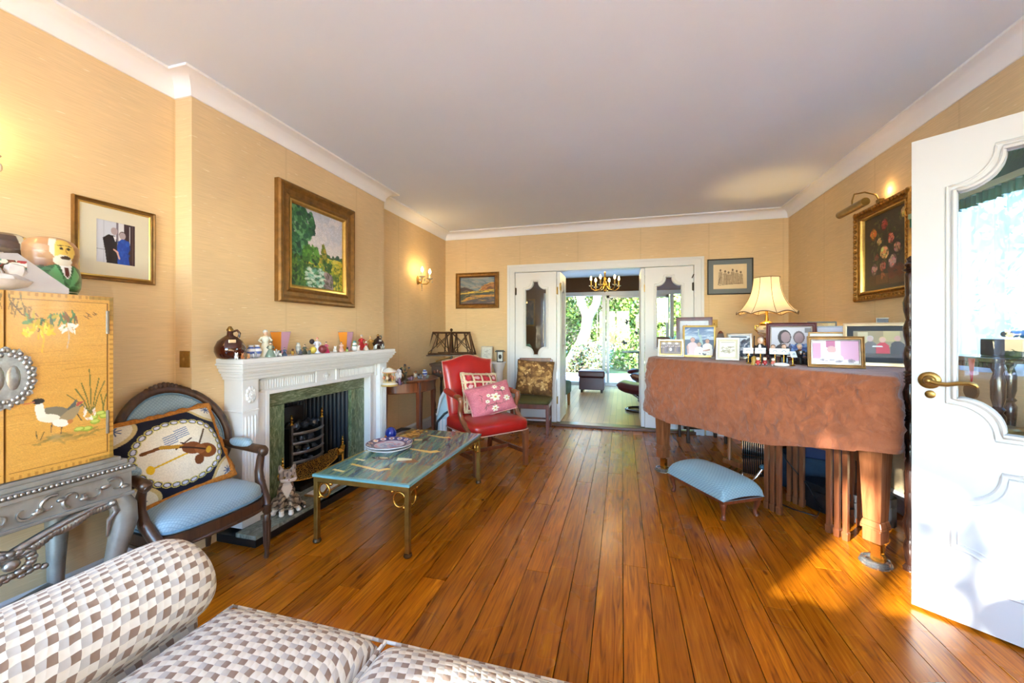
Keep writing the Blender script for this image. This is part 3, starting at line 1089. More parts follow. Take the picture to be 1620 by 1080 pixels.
def damask(name, base, hi, sc=34.0, rough=.55):
    """small diamond-weave upholstery"""
    m, nt, b = nmat(name)
    tc = node(nt, 'ShaderNodeTexCoord')
    sp = node(nt, 'ShaderNodeSeparateXYZ')
    nt.links.new(tc.outputs['Object'], sp.inputs[0])
    yz = node(nt, 'ShaderNodeMath', operation='ADD')
    nt.links.new(sp.outputs[1], yz.inputs[0])
    nt.links.new(sp.outputs[2], yz.inputs[1])
    waves = []
    for op in ('ADD', 'SUBTRACT'):
        s = node(nt, 'ShaderNodeMath', operation=op)
        nt.links.new(sp.outputs[0], s.inputs[0])
        nt.links.new(yz.outputs[0], s.inputs[1])
        k = node(nt, 'ShaderNodeMath', operation='MULTIPLY')
        nt.links.new(s.outputs[0], k.inputs[0])
        k.inputs[1].default_value = sc * PI
        sn = node(nt, 'ShaderNodeMath', operation='SINE')
        nt.links.new(k.outputs[0], sn.inputs[0])
        ab = node(nt, 'ShaderNodeMath', operation='ABSOLUTE')
        nt.links.new(sn.outputs[0], ab.inputs[0])
        waves.append(ab.outputs[0])
    mn = node(nt, 'ShaderNodeMath', operation='MINIMUM')
    nt.links.new(waves[0], mn.inputs[0])
    nt.links.new(waves[1], mn.inputs[1])
    out = ramp(nt, mn.outputs[0], [(0.05, rgb(*base)), (0.5, rgb(*hi))])
    nt.links.new(out, b.inputs['Base Color'])
    b.inputs['Roughness'].default_value = rough
    b.inputs['Sheen Weight'].default_value = .3
    bump(nt, b, mn.outputs[0], .35, .003)
    MATS[name] = m
    return m
M_BLUE = damask('blue_damask', (122, 148, 164), (148, 174, 188), 46.0)
M_BLUEPIPE = mat('blue_braid', (104, 140, 166), .6, var=.2, sc=60)
M_BLUE2 = damask('pale_blue_damask', (112, 148, 162), (140, 174, 184), 40.0)

def soft(mb, voxel=.008, it=4):
    """one continuous skin over overlapping shapes"""
    me = mb.mesh('tmp', 0)
    o = bpy.data.objects.new('tmp', me)
    COL.objects.link(o)
    r = o.modifiers.new('r', 'REMESH')
    r.mode = 'VOXEL'
    r.voxel_size = voxel
    s = o.modifiers.new('s', 'SMOOTH')
    s.iterations = it
    s.factor = .5
    dg = bpy.context.evaluated_depsgraph_get()
    dg.update()
    me2 = bpy.data.meshes.new_from_object(o.evaluated_get(dg))
    bpy.data.objects.remove(o)
    me2.materials.clear()
    me2.shade_smooth()
    return me2

def color_mesh(me, fn):
    ca = me.color_attributes.new('Col', 'FLOAT_COLOR', 'POINT')
    cc = []
    for v in me.vertices:
        cc += list(rgb(*fn(v.co.x, v.co.y, v.co.z))) + [1.0]
    ca.data.foreach_set('color', np.array(cc, dtype=np.float32))
    return me

def arc(cx, cz, r, a0, a1, n, y=0.0, rz=None):
    return [(cx + r * math.cos(R(a0 + (a1 - a0) * k / n)), y, cz + (rz or r) * math.sin(R(a0 + (a1 - a0) * k / n))) for k in range(n + 1)]

# ------------------------------------------------------------------ fireplace
def marble(name, c0, c1, c2, st=(1, 1, 1)):
    m, nt, b = nmat(name)
    f = tex_noise(nt, st, 9.0, 7.0, 2.2, rough=.7)
    out = ramp(nt, f, [(0.3, rgb(*c0)), (0.52, rgb(*c1)), (0.72, rgb(*c2))])
    nt.links.new(out, b.inputs['Base Color'])
    b.inputs['Roughness'].default_value = .22
    MATS[name] = m
    return m
M_MARB = marble('green_marble', (62, 78, 58), (106, 124, 92), (168, 176, 144), (2.5, 2.5, 1))
M_MARBH = marble('green_marble_lintel', (62, 74, 54), (108, 120, 90), (172, 176, 148), (1.5, .8, 5))
M_MARB2 = marble('grey_green_hearth', (88, 96, 90), (132, 140, 130), (178, 184, 172), (2.5, 1, 1))
FY = 2.53
fp = thing('fireplace', 'white carved fireplace surround with green marble slips on the chimney breast', 'fireplace', (XB, FY, 0))
ms = MB()
for (z0, z1, d, hw) in ((.925, .942, .152, .742), (.942, .962, .160, .750), (.962, .972, .176, .760), (.972, .992, .184, .766), (.992, 1.010, .196, .776), (1.010, 1.022, .206, .786), (1.022, 1.050, .200, .780)):
    ms.box(.001, d, -hw, hw, z0, z1)
ms.build('mantel_shelf', M_WHITE, fp, 0, bevel=.004)
for s in (-1, 1):
    p = MB()
    y0, y1 = (-.73, -.625) if s < 0 else (.625, .73)
    p.box(.001, .14, y0, y1, .07, .925)
    p.box(.001, .148, y0 - .008, y1 + .008, .07, .19)
    p.box(.001, .145, y0 - .004, y1 + .004, .735, .745)
    po = p.build('pilaster', M_WHITE, fp, 0, bevel=.003)
    f = MB()
    for k in range(4):
        yy = y0 + .021 + k * .021
        f.tube([(.138, yy, .20), (.1385, yy, .215), (.1385, yy, .70), (.138, yy, .715)], [.002, .008, .008, .002], 8)
    f.build('flutes', M_WHITE, po, 60)
    r_ = MB()
    ym = (y0 + y1) / 2
    for k in range(10):
        a = 2 * PI * k / 10
        r_.ell(.142, ym + .024 * math.cos(a), .835 + .036 * math.sin(a), .009, .012, .016, 8, 6)
        r_.ell(.144, ym + .011 * math.cos(a), .835 + .017 * math.sin(a), .009, .007, .009, 8, 6)
    r_.ell(.146, ym, .835, .011, .009, .011, 8, 6)
    r_.build('rosette', M_WHITE, po, 60)
fz = MB().box(.001, .10, -.625, .625, .825, .925)
for yy in (-.625, -.12, .09, .60):
    fz.box(.001, .112, yy, yy + .025, .815, .925)
fo = fz.build('frieze', M_WHITE, fp, 0, bevel=.002)
for (y0, y1) in ((-.585, -.135), (.13, .585)):
    pn = MB()
    for (a, b_, c, d) in ((y0, y1, .905, .912), (y0, y1, .838, .845), (y0, y0 + .007, .838, .912), (y1 - .007, y1, .838, .912)):
        pn.box(.09, .107, a, b_, c, d)
    n = 22
    for k in range(n):
        yy = y0 + .014 + (y1 - y0 - .028) * (k + .5) / n
        pn.tube([(.1, yy, .848), (.1, yy, .902)], .0075, 6)
    pn.build('reeded_panel', M_WHITE, fo, 50)
ur = MB().lathe([(0, 0), (.016, 0), (.006, .008), (.006, .016), (.020, .026), (.026, .040), (.018, .046), (.010, .054), (.004, .064), (0, .066)], 14, M=tr(.100, -.003, .842) @ Matrix.Diagonal((.5, 1, 1, 1)))
for s in (-1, 1):
    ur.tube([(.102, -.003 + s * .022, .866), (.102, -.003 + s * .036, .872), (.102, -.003 + s * .034, .886), (.102, -.003 + s * .02, .884)], .003, 6)
ur.build('urn_carving', M_WHITE, fo, 60)
inn = MB()
for s in (-1, 1):
    a, b_ = sorted((s * .52, s * .625))
    inn.box(.001, .10, a, b_, .07, .825)
    a, b_ = sorted((s * .518, s * .545))
    inn.box(.101, .112, a, b_, .07, .838)
inn.box(.002, .099, -.519, .519, .816, .8245).box(.1005, .1125, -.517, .517, .812, .8385)
inn.build('inner_frame', M_WHITE, fp, 0, bevel=.004)
for (y0, y1, z0, z1, mm) in ((-.52, -.345, .072, .718, M_MARB), (.345, .52, .072, .718, M_MARB), (-.52, .52, .720, .813, M_MARBH)):
    MB().box(-.02, .05, y0, y1, z0, z1).build('marble_slip', mm, fp, 0, bevel=.002)
def ribs(u, v):
    # splayed cast lining
    P = [(.02, -.345), (-.30, -.22), (-.30, .22), (.02, .345)]
    L = [0, .344, .784, 1.128]
    s = u * 1.128
    k = 0 if s < L[1] else 1 if s < L[2] else 2
    f_ = (s - L[k]) / (L[k + 1] - L[k])
    x_ = P[k][0] + (P[k + 1][0] - P[k][0]) * f_
    y_ = P[k][1] + (P[k + 1][1] - P[k][1]) * f_
    w_ = .006 * abs(math.sin(u * PI * 34)) ** .5
    nx, ny = ((.364, .931), (1, 0), (.364, -.931))[k]
    return (x_ + nx * w_, y_ + ny * w_, .07 + .66 * v)
M_LINING = mat('blue_black_cast_lining', (26, 34, 44), .4, .3, var=.15)
lb = MB().grid(ribs, 340, 1)
lb.box(-.31, .02, -.36, .36, .725, .735)
lb.build('firebox_lining', M_LINING, fp, 50)
hb = MB().box(.001, .285, -.775, .775, .0, .046)
hb.build('hearth_plinth', M_BLACK, fp, 0, bevel=.003)
MB().box(-.31, .29, -.344, .344, .046, .0702).box(.148, .29, -.78, .78, .046, .07).box(.05, .15, -.62, .62, .046, .07).build('hearth_slab', M_MARB2, fp, 0, bevel=.002)

# fire basket
fb = thing('fire_basket', 'brass and steel fire basket with finials standing in the hearth', 'grate', (XB, FY, .07))
YA, YBk, XP = -.214, .083, -.02           # tall posts
finial = [(0, 0), (.011, 0), (.006, .008), (.012, .018), (.006, .026), (.010, .040), (.004, .052), (.008, .060), (0, .070)]
for yy in (YA, YBk):
    p = MB().box(XP - .009, XP + .009, yy - .009, yy + .009, .10, .47).build('post', M_STEEL, fb)
    MB().lathe([(0, 0), (.016, .0), (.016, .006)] + [(r * 1.1, h + .006) for r, h in finial[1:]], 12, XP, yy, .47).build('finial', M_BRIGHTBRASS, p)
for k, z in enumerate((.20, .265, .335, .405)):
    b_ = MB()
    n = 14
    pts = []
    for i in range(n + 1):
        f_ = i / n
        pts.append((XP + .012 + .05 * math.sin(PI * f_), YA + (YBk - YA) * f_, z))
    b_.tube(pts, .008, 6, flat=1.4)
    b_.build('bar', M_STEEL, fb, 60)
bk = MB().box(-.20, XP, YA, YA + .01, .13, .44).box(-.20, XP, YBk - .01, YBk, .13, .44).box(-.21, -.20, YA, YBk, .1, .56).box(-.20, XP + .03, YA, YBk, .10, .13)
bk.build('basket_back', M_BLACK, fb, 0)
ap = []
for i in range(25):
    f_ = i / 24
    yy = -.36 + .56 * f_
    dip = .06 + .07 * (abs(2 * f_ - 1) ** 1.5)
    ap.append((yy, dip))
poly = [(a, b_) for a, b_ in ap] + [(.20, .20), (.10, .205), (YBk, .19), (YA, .19), (-.24, .205), (-.36, .20)]
an = MB()
an.prism(poly, -.003, .003, M=tr(XP + .05, 0, 0) @ Matrix(((0, 0, 1, 0), (1, 0, 0, 0), (0, 1, 0, 0), (0, 0, 0, 1))))
m_ap, nt_, b__ = nmat('pierced_brass')
vv = node(nt_, 'ShaderNodeTexVoronoi', feature='DISTANCE_TO_EDGE')
vv.inputs['Scale'].default_value = 70
tcc = node(nt_, 'ShaderNodeTexCoord')
nt_.links.new(tcc.outputs['Object'], vv.inputs['Vector'])
oo = ramp(nt_, vv.outputs['Distance'], [(0.08, rgb(196, 150, 70)), (0.16, rgb(40, 26, 14))])
nt_.links.new(oo, b__.inputs['Base Color'])
b__.inputs['Metallic'].default_value = .8
b__.inputs['Roughness'].default_value = .3
an.build('pierced_apron', m_ap, fb)
MB().tube([(XP + .055, a, b_ - .002) for a, b_ in ap], .005, 6).build('apron_edge', M_BRIGHTBRASS, fb, 60)
for yy in (-.36, .235):
    q = MB().lathe([(0, .0), (.018, .0), (.012, .03), (.02, .06), (.01, .10), (.012, .16), (.02, .20), (.02, .215), (.012, .22)], 12, XP + .07, yy, 0)
    q.tube([(XP + .05, yy - .035, .165), (XP + .06, yy, .17)], .03, 6)
    po = q.build('front_post', M_BRIGHTBRASS, fb, 50)
    MB().lathe(finial, 12, XP + .07, yy, .22).build('finial', M_BRIGHTBRASS, po)
MB().box(-.19, .05, YA + .01, YBk - .01, .0, .03).build('ash_tray', M_BLACK, fb)
M_COAL = mat('glossy_coal', (54, 56, 62), .22, .2, var=.6, sc=18, bmp=.6)
rc = random.Random(4)
def lump(r, rr_):
    b_ = MB().ell(0, 0, 0, r, r, r * .8, 9, 6)
    b_.v = [tuple(Vector(p) * rr_.uniform(.78, 1.15)) for p in b_.v]
    return b_
for k in range(24):
    lz = k // 6
    i = k % 6
    r0 = .036
    o = lump(r0, rc).build('coal', M_COAL, None, 20)
    o.location = (XB + (-.055 if i % 2 else -.115) + rc.uniform(-.01, .01), FY + YA + .045 + (YBk - YA - .09) * (i // 2 + .5 * (lz % 2) * .8) / 2.4, .07 + .165 + .085 * lz + (.02 if lz == 3 else 0))
    o.rotation_euler = (rc.uniform(0, 6), rc.uniform(0, 6), rc.uniform(0, 6))
    tag(o, 'glossy dark coal lump heaped in the brass fire basket', 'coal', 'coals in the fire basket')

# tabby cat sitting on the hearth
ct = thing('tabby_cat', 'sitting tabby cat with white chest and paws on the hearth', 'cat', (-2.035, 2.035, .07), R(46))
# local: cat faces -Y
cb = MB()
cb.ell(0, .045, .062, .066, .070, .062, 16, 10)
cb.tube([(0, .045, .05), (0, .028, .10), (0, .002, .15), (.002, -.012, .195)], [.058, .054, .046, .036], 14)
cb.ell(.008, -.028, .236, .050, .044, .042, 18, 12)
cb.ell(.014, -.066, .222, .023, .016, .015, 12, 8)
for s in (-1, 1):
    cb.ell(.012 + s * .026, -.040, .222, .024, .024, .020, 10, 8)
    cb.tube([(s * .026, -.012, .15), (s * .027, -.034, .09), (s * .026, -.044, .02)], [.026, .018, .015], 10)
    cb.ell(s * .026, -.058, .013, .017, .024, .013, 10, 6)
    cb.ell(s * .056, .035, .048, .030, .052, .046, 12, 8)
    cb.ell(s * .070, -.012, .013, .017, .026, .013, 10, 6)
    cb.tube([(.006 + s * .030, -.016, .262), (.006 + s * .038, -.014, .288), (.006 + s * .043, -.012, .310)], [.021, .013, .003], 8)
cb.tube([(.03, .105, .03), (.075, .10, .02), (.10, .055, .016), (.105, .0, .014)], [.02, .016, .014, .010], 10)
cm = soft(cb, .0045, 3)
def tabby(x, y, z):
    n = noise.noise(Vector((x * 45, y * 45, z * 45)))
    if z < .032 and y < .0:
        return (242, 238, 232)
    if y < -.02 and .095 < z < .205 and abs(x - .004) < .032 - abs(z - .165) * .45:
        return (246, 244, 240)
    if y < -.052 and z < .231 and z > .2:
        return (242, 234, 226)
    if z > .20:
        st = math.sin(x * 300) * (1 if z > .245 else .3)
        return (74, 60, 52) if st + n > .75 else (150, 130, 112) if n > -.2 else (176, 156, 136)
    st = math.sin((z + .5 * abs(x) + .3 * y + .018 * n) * 185)
    return (60, 48, 42) if st + n * .7 > .35 else (146, 126, 108) if n > -.25 else (190, 172, 150)
color_mesh(cm, tabby)
link('cat_body', cm, vcol('cat_fur', .55, coat=.15), ct)
for s in (-1, 1):
    eo = MB().ell(.011 + s * .021, -.067, .241, .0085, .006, .0075, 12, 8).build('eye', mat('amber_eye', (150, 120, 44), .1, coat=.5), ct)
    MB().ell(.011 + s * .021, -.0725, .241, .003, .002, .0055, 8, 6).build('pupil', M_BLACK, eo)
MB().ell(.014, -.082, .228, .005, .003, .004, 8, 6).build('nose', mat('pink_nose', (170, 110, 100), .4), ct)

# blue and black ornament past the coffee table
t = thing('hearth_ornament', 'small glossy blue and black bird-like ornament on the hearth end', 'ornament', (-2.02, 3.19, .07))
MB().lathe([(0, 0), (.05, 0), (.05, .012), (.02, .03), (.016, .10), (.02, .16), (0, .17)], 14).build('foot', M_BLACK, t)
MB().ell(0, 0, .22, .052, .052, .055, 16, 10).build('body', mat('cobalt_glaze', (20, 50, 150), .15, coat=.5), t)
MB().tube([(.02, .03, .22), (.06, .08, .24), (.10, .16, .225), (.12, .22, .19)], [.03, .03, .024, .006], 10, flat=.5).build('tail', M_BLACK, t)
MB().tube([(-.03, -.04, .2), (.0, -.055, .17), (.03, -.04, .185)], .012, 8).build('beak', mat('orange_glaze', (214, 140, 30), .3), t)
# books lying at the fire's foot
t = thing('paper_tray', 'flat tray of papers lying on the hearth before the basket', 'tray', (-2.06, 2.40, .0712), R(3))
MB().box(-.06, .06, -.13, .13, 0, .012).build('tray', wood('tan_wood', (130, 92, 46), (170, 126, 70)), t)
MB().box(-.05, .05, -.12, .12, .012, .016).build('paper', mat('white_paper', (232, 230, 222), .8), t)
# ------------------------------------------------------------------ gilt lacquer cabinet on silver stand
CX1, CY0, CY1 = -1.95, .53, 1.105
CZ0, CZ1 = .705, 1.342
cab = thing('lacquer_cabinet', 'golden lacquer cabinet painted with birds and flowers on a silver stand', 'cabinet', (-2.15, (CY0 + CY1) / 2, CZ0))
W_SATIN = wood('golden_satinwood', (176, 122, 44), (216, 164, 76), .3, .4)
hw, hh, xf = (CY1 - CY0) / 2, CZ1 - CZ0, CX1 + 2.15
MB().box(-.2, xf - .018, -hw, hw, 0, hh).build('carcass', W_SATIN, cab, 0, bevel=.003)
def banded(c, x0, y0, x1, y1, n, horizontal):
    for k in range(n):
        f0, f1 = k / n, (k + .8) / n
        col = (150, 104, 40) if k % 2 else (206, 158, 76)
        if horizontal:
            c.rect(x0 + (x1 - x0) * f0, y0, x0 + (x1 - x0) * f1, y1, col, .55)
        else:
            c.rect(x0, y0 + (y1 - y0) * f0, x1, y0 + (y1 - y0) * f1, col, .55)
def door_art(mirror):
    W_, H_ = 130, 290
    c = Canvas(W_, H_, (212, 160, 72))
    g = np.random.default_rng(3)
    for k in range(60):
        y = g.uniform(0, 1)
        x = g.uniform(-.2, 1)
        c.line([(x, y), (x + g.uniform(.2, .6), y - g.uniform(0, .02))], .004, (176, 124, 48) if k % 2 else (226, 178, 92), .45)
    c.mottle(.03)
    c.line([(.03, .04), (.93, .04), (.93, .96), (.03, .96)], .006, (120, 80, 30))
    # flowering spray
    c.line([(.04, .06), (.12, .12), (.2, .15), (.3, .14)], .006, (110, 76, 34))
    c.dabs(26, .02, .03, .2, .14, .018, .005, [(120, 84, 36), (96, 80, 40)], .7)
    c.dabs(60, .16, .12, .62, .19, .03, .008, [(72, 116, 60), (96, 140, 76), (56, 96, 64), (190, 160, 40), (130, 84, 40)], .9, keep=lambda x, y: abs(y - .155) < .05 * (1 - abs(x - .4)))
    c.dabs(26, .14, .19, .40, .24, .022, .008, [(238, 196, 40), (246, 214, 80), (226, 176, 30)], .95)
    c.dabs(14, .46, .17, .62, .21, .026, .007, [(244, 232, 220), (236, 214, 200)], .95)
    c.line([(.30, .2), (.31, .26), (.29, .33)], .006, (226, 186, 50), .8)
    c.line([(.53, .2), (.54, .25), (.52, .31)], .006, (200, 180, 160), .8)
    c.dabs(8, .70, .10, .86, .13, .03, .003, [(96, 72, 40)], .8, rot=.2)
    # reeds
    for (x1, y1, xe, ye) in ((.76, .70, .74, .44), (.77, .70, .84, .50), (.75, .70, .66, .52), (.76, .71, .52, .58), (.78, .70, .90, .52), (.74, .7, .60, .55), (.88, .7, .92, .60), (.89, .7, .86, .6)):
        c.line([(x1, y1), ((x1 * .6 + xe * .4), (y1 + ye) / 2), (xe, ye)], .007, (104, 104, 50), .9)
    # two water birds
    c.ell(.42, .675, .14, .036, (124, 116, 96), .1)
    c.poly([(.52, .66), (.62, .605), (.60, .66), (.70, .64), (.55, .70)], (96, 100, 96))
    c.poly([(.62, .63), (.70, .625), (.60, .66)], (180, 80, 70))
    c.ell(.36, .70, .11, .024, (236, 226, 206), .1)
    c.poly([(.24, .60), (.30, .61), (.33, .69), (.25, .69), (.23, .64)], (238, 230, 214))
    c.ell(.26, .597, .055, .016, (50, 46, 44))
    c.line([(.22, .60), (.14, .605)], .008, (196, 110, 70))
    c.ell(.53, .705, .12, .034, (160, 140, 104), -.35)
    c.ell(.46, .735, .075, .022, (240, 232, 218), .1)
    c.ell(.55, .735, .03, .012, (190, 120, 60))
    c.line([(.38, .73), (.37, .78)], .005, (90, 70, 50))
    c.line([(.47, .76), (.46, .80)], .005, (90, 70, 50))
    c.line([(.62, .70), (.66, .74)], .006, (90, 70, 50))
    # lily pads and blossoms
    for (x, y) in ((.78, .735), (.86, .715), (.80, .76), (.72, .795), (.64, .79), (.90, .735)):
        c.ell(x, y, .055, .015, (150, 170, 60))
        c.ell(x - .005, y - .003, .04, .009, (196, 206, 100))
    c.dabs(10, .66, .68, .80, .74, .02, .008, [(244, 238, 228), (226, 200, 190)], .95)
    c.dabs(40, .22, .80, .86, .84, .05, .006, [(150, 130, 60), (120, 110, 56), (176, 140, 70)], .5, rot=0)
    c.line([(.25, .80), (.24, .76)], .005, (90, 80, 40))
    c.line([(.28, .81), (.31, .77)], .005, (90, 80, 40))
    # patterned edge
    banded(c, .0, .0, 1.0, .022, 30, True)
    banded(c, .0, .978, 1.0, 1.0, 30, True)
    banded(c, .955, .0, 1.0, 1.0, 66, False)
    for (x0, y0, x1, y1) in ((.74, 0, 1, .022), (.955, 0, 1, .14), (.74, .978, 1, 1), (.955, .86, 1, 1)):
        c.rect(x0, y0, x1, y1, (122, 100, 44), .55)
    if mirror:
        c.a = c.a[:, ::-1]
    return c
for mir in (True, False):
    y0, y1 = (-hw, -.004) if mir else (.0, hw)
    d = MB().box(xf - .018, xf - .001, y0 + .001, y1, .002, hh - .002).build('door', W_SATIN, cab, 0)
    # from the front (+X) the far door is on the right hand
    cv = door_art(mir)
    painted('door_painting', cv, (lambda y0, y1: lambda U, V: (xf + .0004 + 0 * U, y0 + (y1 - y0) * U, (hh - .004) + (.004 - hh + .004) * V))(y0 + .002, y1 - .001), M_PAINT, d)
    ye = y1 - .02 if not mir else y0 + .02
    for zz in (.10, .49):
        MB().tube([(xf + .002, ye, zz), (xf + .002, ye, zz + .09)], .005, 8).build('hinge', M_STEEL, d)
# pierced lock plate, half on each door
M_SILVER = mat('silvered_metal', (168, 166, 162), .35, .85, var=.3, sc=40, bmp=.4)
def plate(s):
    p = MB()
    pts = []
    n = 22
    for k in range(n + 1):
        a = -PI / 2 + PI * k / n
        r = .098 + .010 * math.sin(k * 2.1)
        pts.append((s * r * math.cos(a) * .72, r * math.sin(a)))
    Mx = tr(xf + .001, -.002, .345) @ Matrix(((0, 0, 1, 0), (1, 0, 0, 0), (0, 1, 0, 0), (0, 0, 0, 1)))
    p.prism(pts if s > 0 else pts[::-1], 0, .003, M=Mx)
    rs_ = random.Random(2)
    for k in range(26):
        a = -PI / 2 + PI * (k + .5) / 26
        r = .078 + .014 * (k % 2)
        p.ell(s * r * .72 * math.cos(a), r * math.sin(a), .004, .007, .009, .005, 6, 4, M=Mx)
    p.ell(s * .018, 0, .002, .03 * .6, .045, .004, 12, 6, M=Mx)
    return p
plate(1).build('lock_plate', M_SILVER, cab, 50)
plate(-1).build('lock_plate', M_SILVER, cab, 50)

# silver carved stand
st = thing('silver_stand', 'silver carved side-table stand with scroll legs under the lacquer cabinet', 'stand', (-2.15, (CY0 + CY1) / 2, 0))
M_SILV = mat('silver_leaf_paint', (148, 146, 140), .42, .35, var=.22, sc=14, bmp=.12)
fr_ = MB()
sh = hw + .04
for (z0, z1, d, e) in ((.672, .690, .0, .0), (.655, .672, .014, .010), (.640, .655, .022, .016), (.555, .640, .012, .008), (.545, .558, .020, .014)):
    fr_.box(-.2, xf + .012 + d, -sh - e, sh + e, z0, z1)
fr_.box(-.2, xf + .01, -sh + .02, sh - .02, .690, CZ0 - .0005)
fr_.build('frame', M_SILV, st, 0, bevel=.003)
eg = MB()
n = 46
for k in range(n):
    yy = -sh + 2 * sh * (k + .5) / n
    eg.ell(xf + .036, yy, .664, .006, .007, .007, 6, 4)
eg.build('beading', M_SILVER, st, 60)
# acanthus scrolls on the rail
sc_ = MB()
for s in (-1, 1):
    for k in range(5):
        yy = s * (.03 + .062 * k)
        pts = []
        for i in range(15):
            a = i / 14 * 4.6
            r = .034 * (1 - i / 18)
            pts.append((xf + .026, yy + s * r * math.cos(a + k), .598 + r * math.sin(a + k) * (1 if k % 2 else -1)))
        sc_.tube(pts, [.007 * (1 - i / 20) for i in range(15)], 6)
        sc_.ell(xf + .026, yy + s * .032, .585 + .02 * (k % 2), .008, .016, .009, 8, 5)
sc_.build('scroll_carving', M_SILVER, st, 60)
# apron swag
ag = MB()
for k in range(60):
    f_ = k / 59 * 2 - 1
    yy = f_ * (sh - .03)
    z = .545 - .085 * (1 - abs(f_)) ** 1.3 - .012 * abs(math.sin(f_ * 9))
    ag.ell(xf + .015, yy, z, .012, .014, .018, 7, 5)
pts = [(xf + .015, f_ * (sh - .02), .548 - .075 * (1 - abs(f_)) ** 1.6) for f_ in np.linspace(-1, 1, 31)]
ag.tube(pts, .013, 8)
for k in range(16):
    a = 2 * PI * k / 16
    ag.ell(xf + .024, .05 * math.cos(a), .44 + .035 * math.sin(a), .012, .016, .012, 7, 5)
ag.ell(xf + .028, 0, .44, .016, .022, .018, 10, 6)
for k in range(10):
    ag.ell(xf + .02, (k - 4.5) * .018, .392 + .004 * (k % 3), .012, .012, .010, 7, 5)
ag.build('carved_apron', M_SILVER, st, 60)
for (sx, sy) in ((1, 1), (1, -1), (-1, 1), (-1, -1)):
    bx, by = (xf - .02 if sx > 0 else -.165), sy * (sh - .03)
    p_ = [(bx + sx * .012, by + sy * .000, .55), (bx + sx * .028, by + sy * .018, .50), (bx + sx * .030, by + sy * .020, .44), (bx + sx * .012, by + sy * .008, .34), (bx - sx * .006, by - sy * .004, .22), (bx - sx * .008, by - sy * .006, .10), (bx + sx * .004, by + sy * .002, .05), (bx + sx * .02, by + sy * .014, .018), (bx + sx * .028, by + sy * .02, .0)]
    lg = MB().tube(p_, [.036, .042, .042, .034, .028, .024, .022, .026, .024], 12)
    lo_ = lg.build('leg', M_SILV, st, 60)
    if sx > 0:
        MB().tube([(bx + .05, by - sy * .03, .53), (bx + .055, by - sy * .02, .50), (bx + .04, by - sy * .035, .47), (bx + .02, by - sy * .03, .40)], [.008, .010, .008, .004], 8).ell(bx + .052, by - sy * .032, .535, .014, .014, .014, 8, 6).build('knee_scroll', M_SILVER, lo_, 60)
# curved X stretcher
xs = MB()
for s in (-1, 1):
    pts = []
    for i in range(17):
        f_ = i / 16
        pts.append((-.165 + (xf - .02 + .165) * f_, s * ((sh - .03) * (1 - 2 * f_)) * (1 - .35 * math.sin(PI * f_)), .135 + .05 * math.sin(PI * f_) - .02 * math.sin(2 * PI * f_)))
    xs.tube(pts, .02, 8, flat=1.2)
xs.ell((xf - .185) / 2, 0, .185, .05, .06, .02, 14, 6)
xs.build('stretcher', M_SILV, st, 60)

# nesting dolls and carving on the cabinet
def doll(name, label, loc, h_, rot, suit, bgc):
    t = thing(name, label, 'doll', loc, rot)
    W_, H_ = 150, 110
    c = Canvas(W_, H_, bgc)
    c.grad(0, 1, tuple(min(255, x + 30) for x in bgc), tuple(int(x * .5) for x in bgc))
    c.dabs(40, 0, 0, 1, .6, .06, .03, [bgc, tuple(min(255, x + 36) for x in bgc)], .4)
    c.rect(0, 0, 1, .10, (92, 52, 30))
    # coat all around the front, bearded head (a third of the turn is the front)
    c.poly([(.30, 1), (.29, .72), (.34, .60), (.44, .53), (.56, .53), (.66, .60), (.71, .72), (.70, 1)], suit)
    c.dabs(60, .30, .58, .70, 1, .02, .05, [suit, tuple(min(255, int(x * 1.5) + 20) for x in suit), tuple(int(x * .55) for x in suit)], .45)
    c.poly([(.46, .53), (.54, .53), (.52, .66), (.50, .72), (.48, .66)], (236, 236, 236))
    c.poly([(.49, .56), (.51, .56), (.515, .66), (.50, .70), (.485, .66)], (90, 40, 34))
    c.poly([(.44, .54), (.40, .66), (.49, .84), (.47, .66)], tuple(min(255, int(x * 1.35) + 26) for x in suit))
    c.poly([(.56, .54), (.60, .66), (.51, .84), (.53, .66)], tuple(min(255, int(x * 1.35) + 26) for x in suit))
    c.ell(.49, .34, .068, .17, (226, 190, 90))
    c.ell(.485, .47, .060, .08, (222, 214, 196))
    c.poly([(.40, .14), (.46, .13), (.435, .26), (.43, .42), (.405, .36)], (206, 206, 190))
    c.ell(.50, .425, .035, .022, (70, 50, 34))
    c.ell(.47, .31, .013, .016, (50, 40, 30))
    c.ell(.515, .31, .013, .016, (50, 40, 30))
    c.line([(.45, .275), (.485, .27)], .004, (70, 60, 40))
    c.line([(.50, .27), (.535, .275)], .004, (70, 60, 40))
    c.line([(.495, .31), (.503, .37)], .004, (176, 130, 60))
    c.line([(.36, .90), (.40, .885), (.45, .90), (.52, .89), (.62, .885)], .004, (230, 230, 220))
    c.line([(.37, .87), (.375, .91), (.39, .86), (.41, .91), (.43, .88)], .004, (230, 230, 220))
    prof = [(.0, 1.0), (.16, .99), (.27, .94), (.335, .84), (.345, .72), (.325, .60), (.335, .50), (.36, .38), (.37, .26), (.36, .14), (.32, .04), (.28, .0)]
    rr_ = np.array([p[0] for p in prof]) * h_
    zz_ = np.array([p[1] for p in prof]) * h_
    k = np.linspace(0, 1, len(prof))
    def fn(U, V):
        r = np.interp(V, k, rr_)
        z = np.interp(V, k, zz_)
        th = -PI / 2 - (U - .5) * -2 * PI
        return r * np.cos(th), r * np.sin(th), z
    painted('painted_body', c, fn, M_PAINT, t)
    MB().lathe([(0, 0), (.285 * h_, 0), (.285 * h_, .004), (0, .005)], 24).build('base', mat('dark_lacquer', (40, 24, 16), .2), t)
    return t
p = at(80, 1.53)
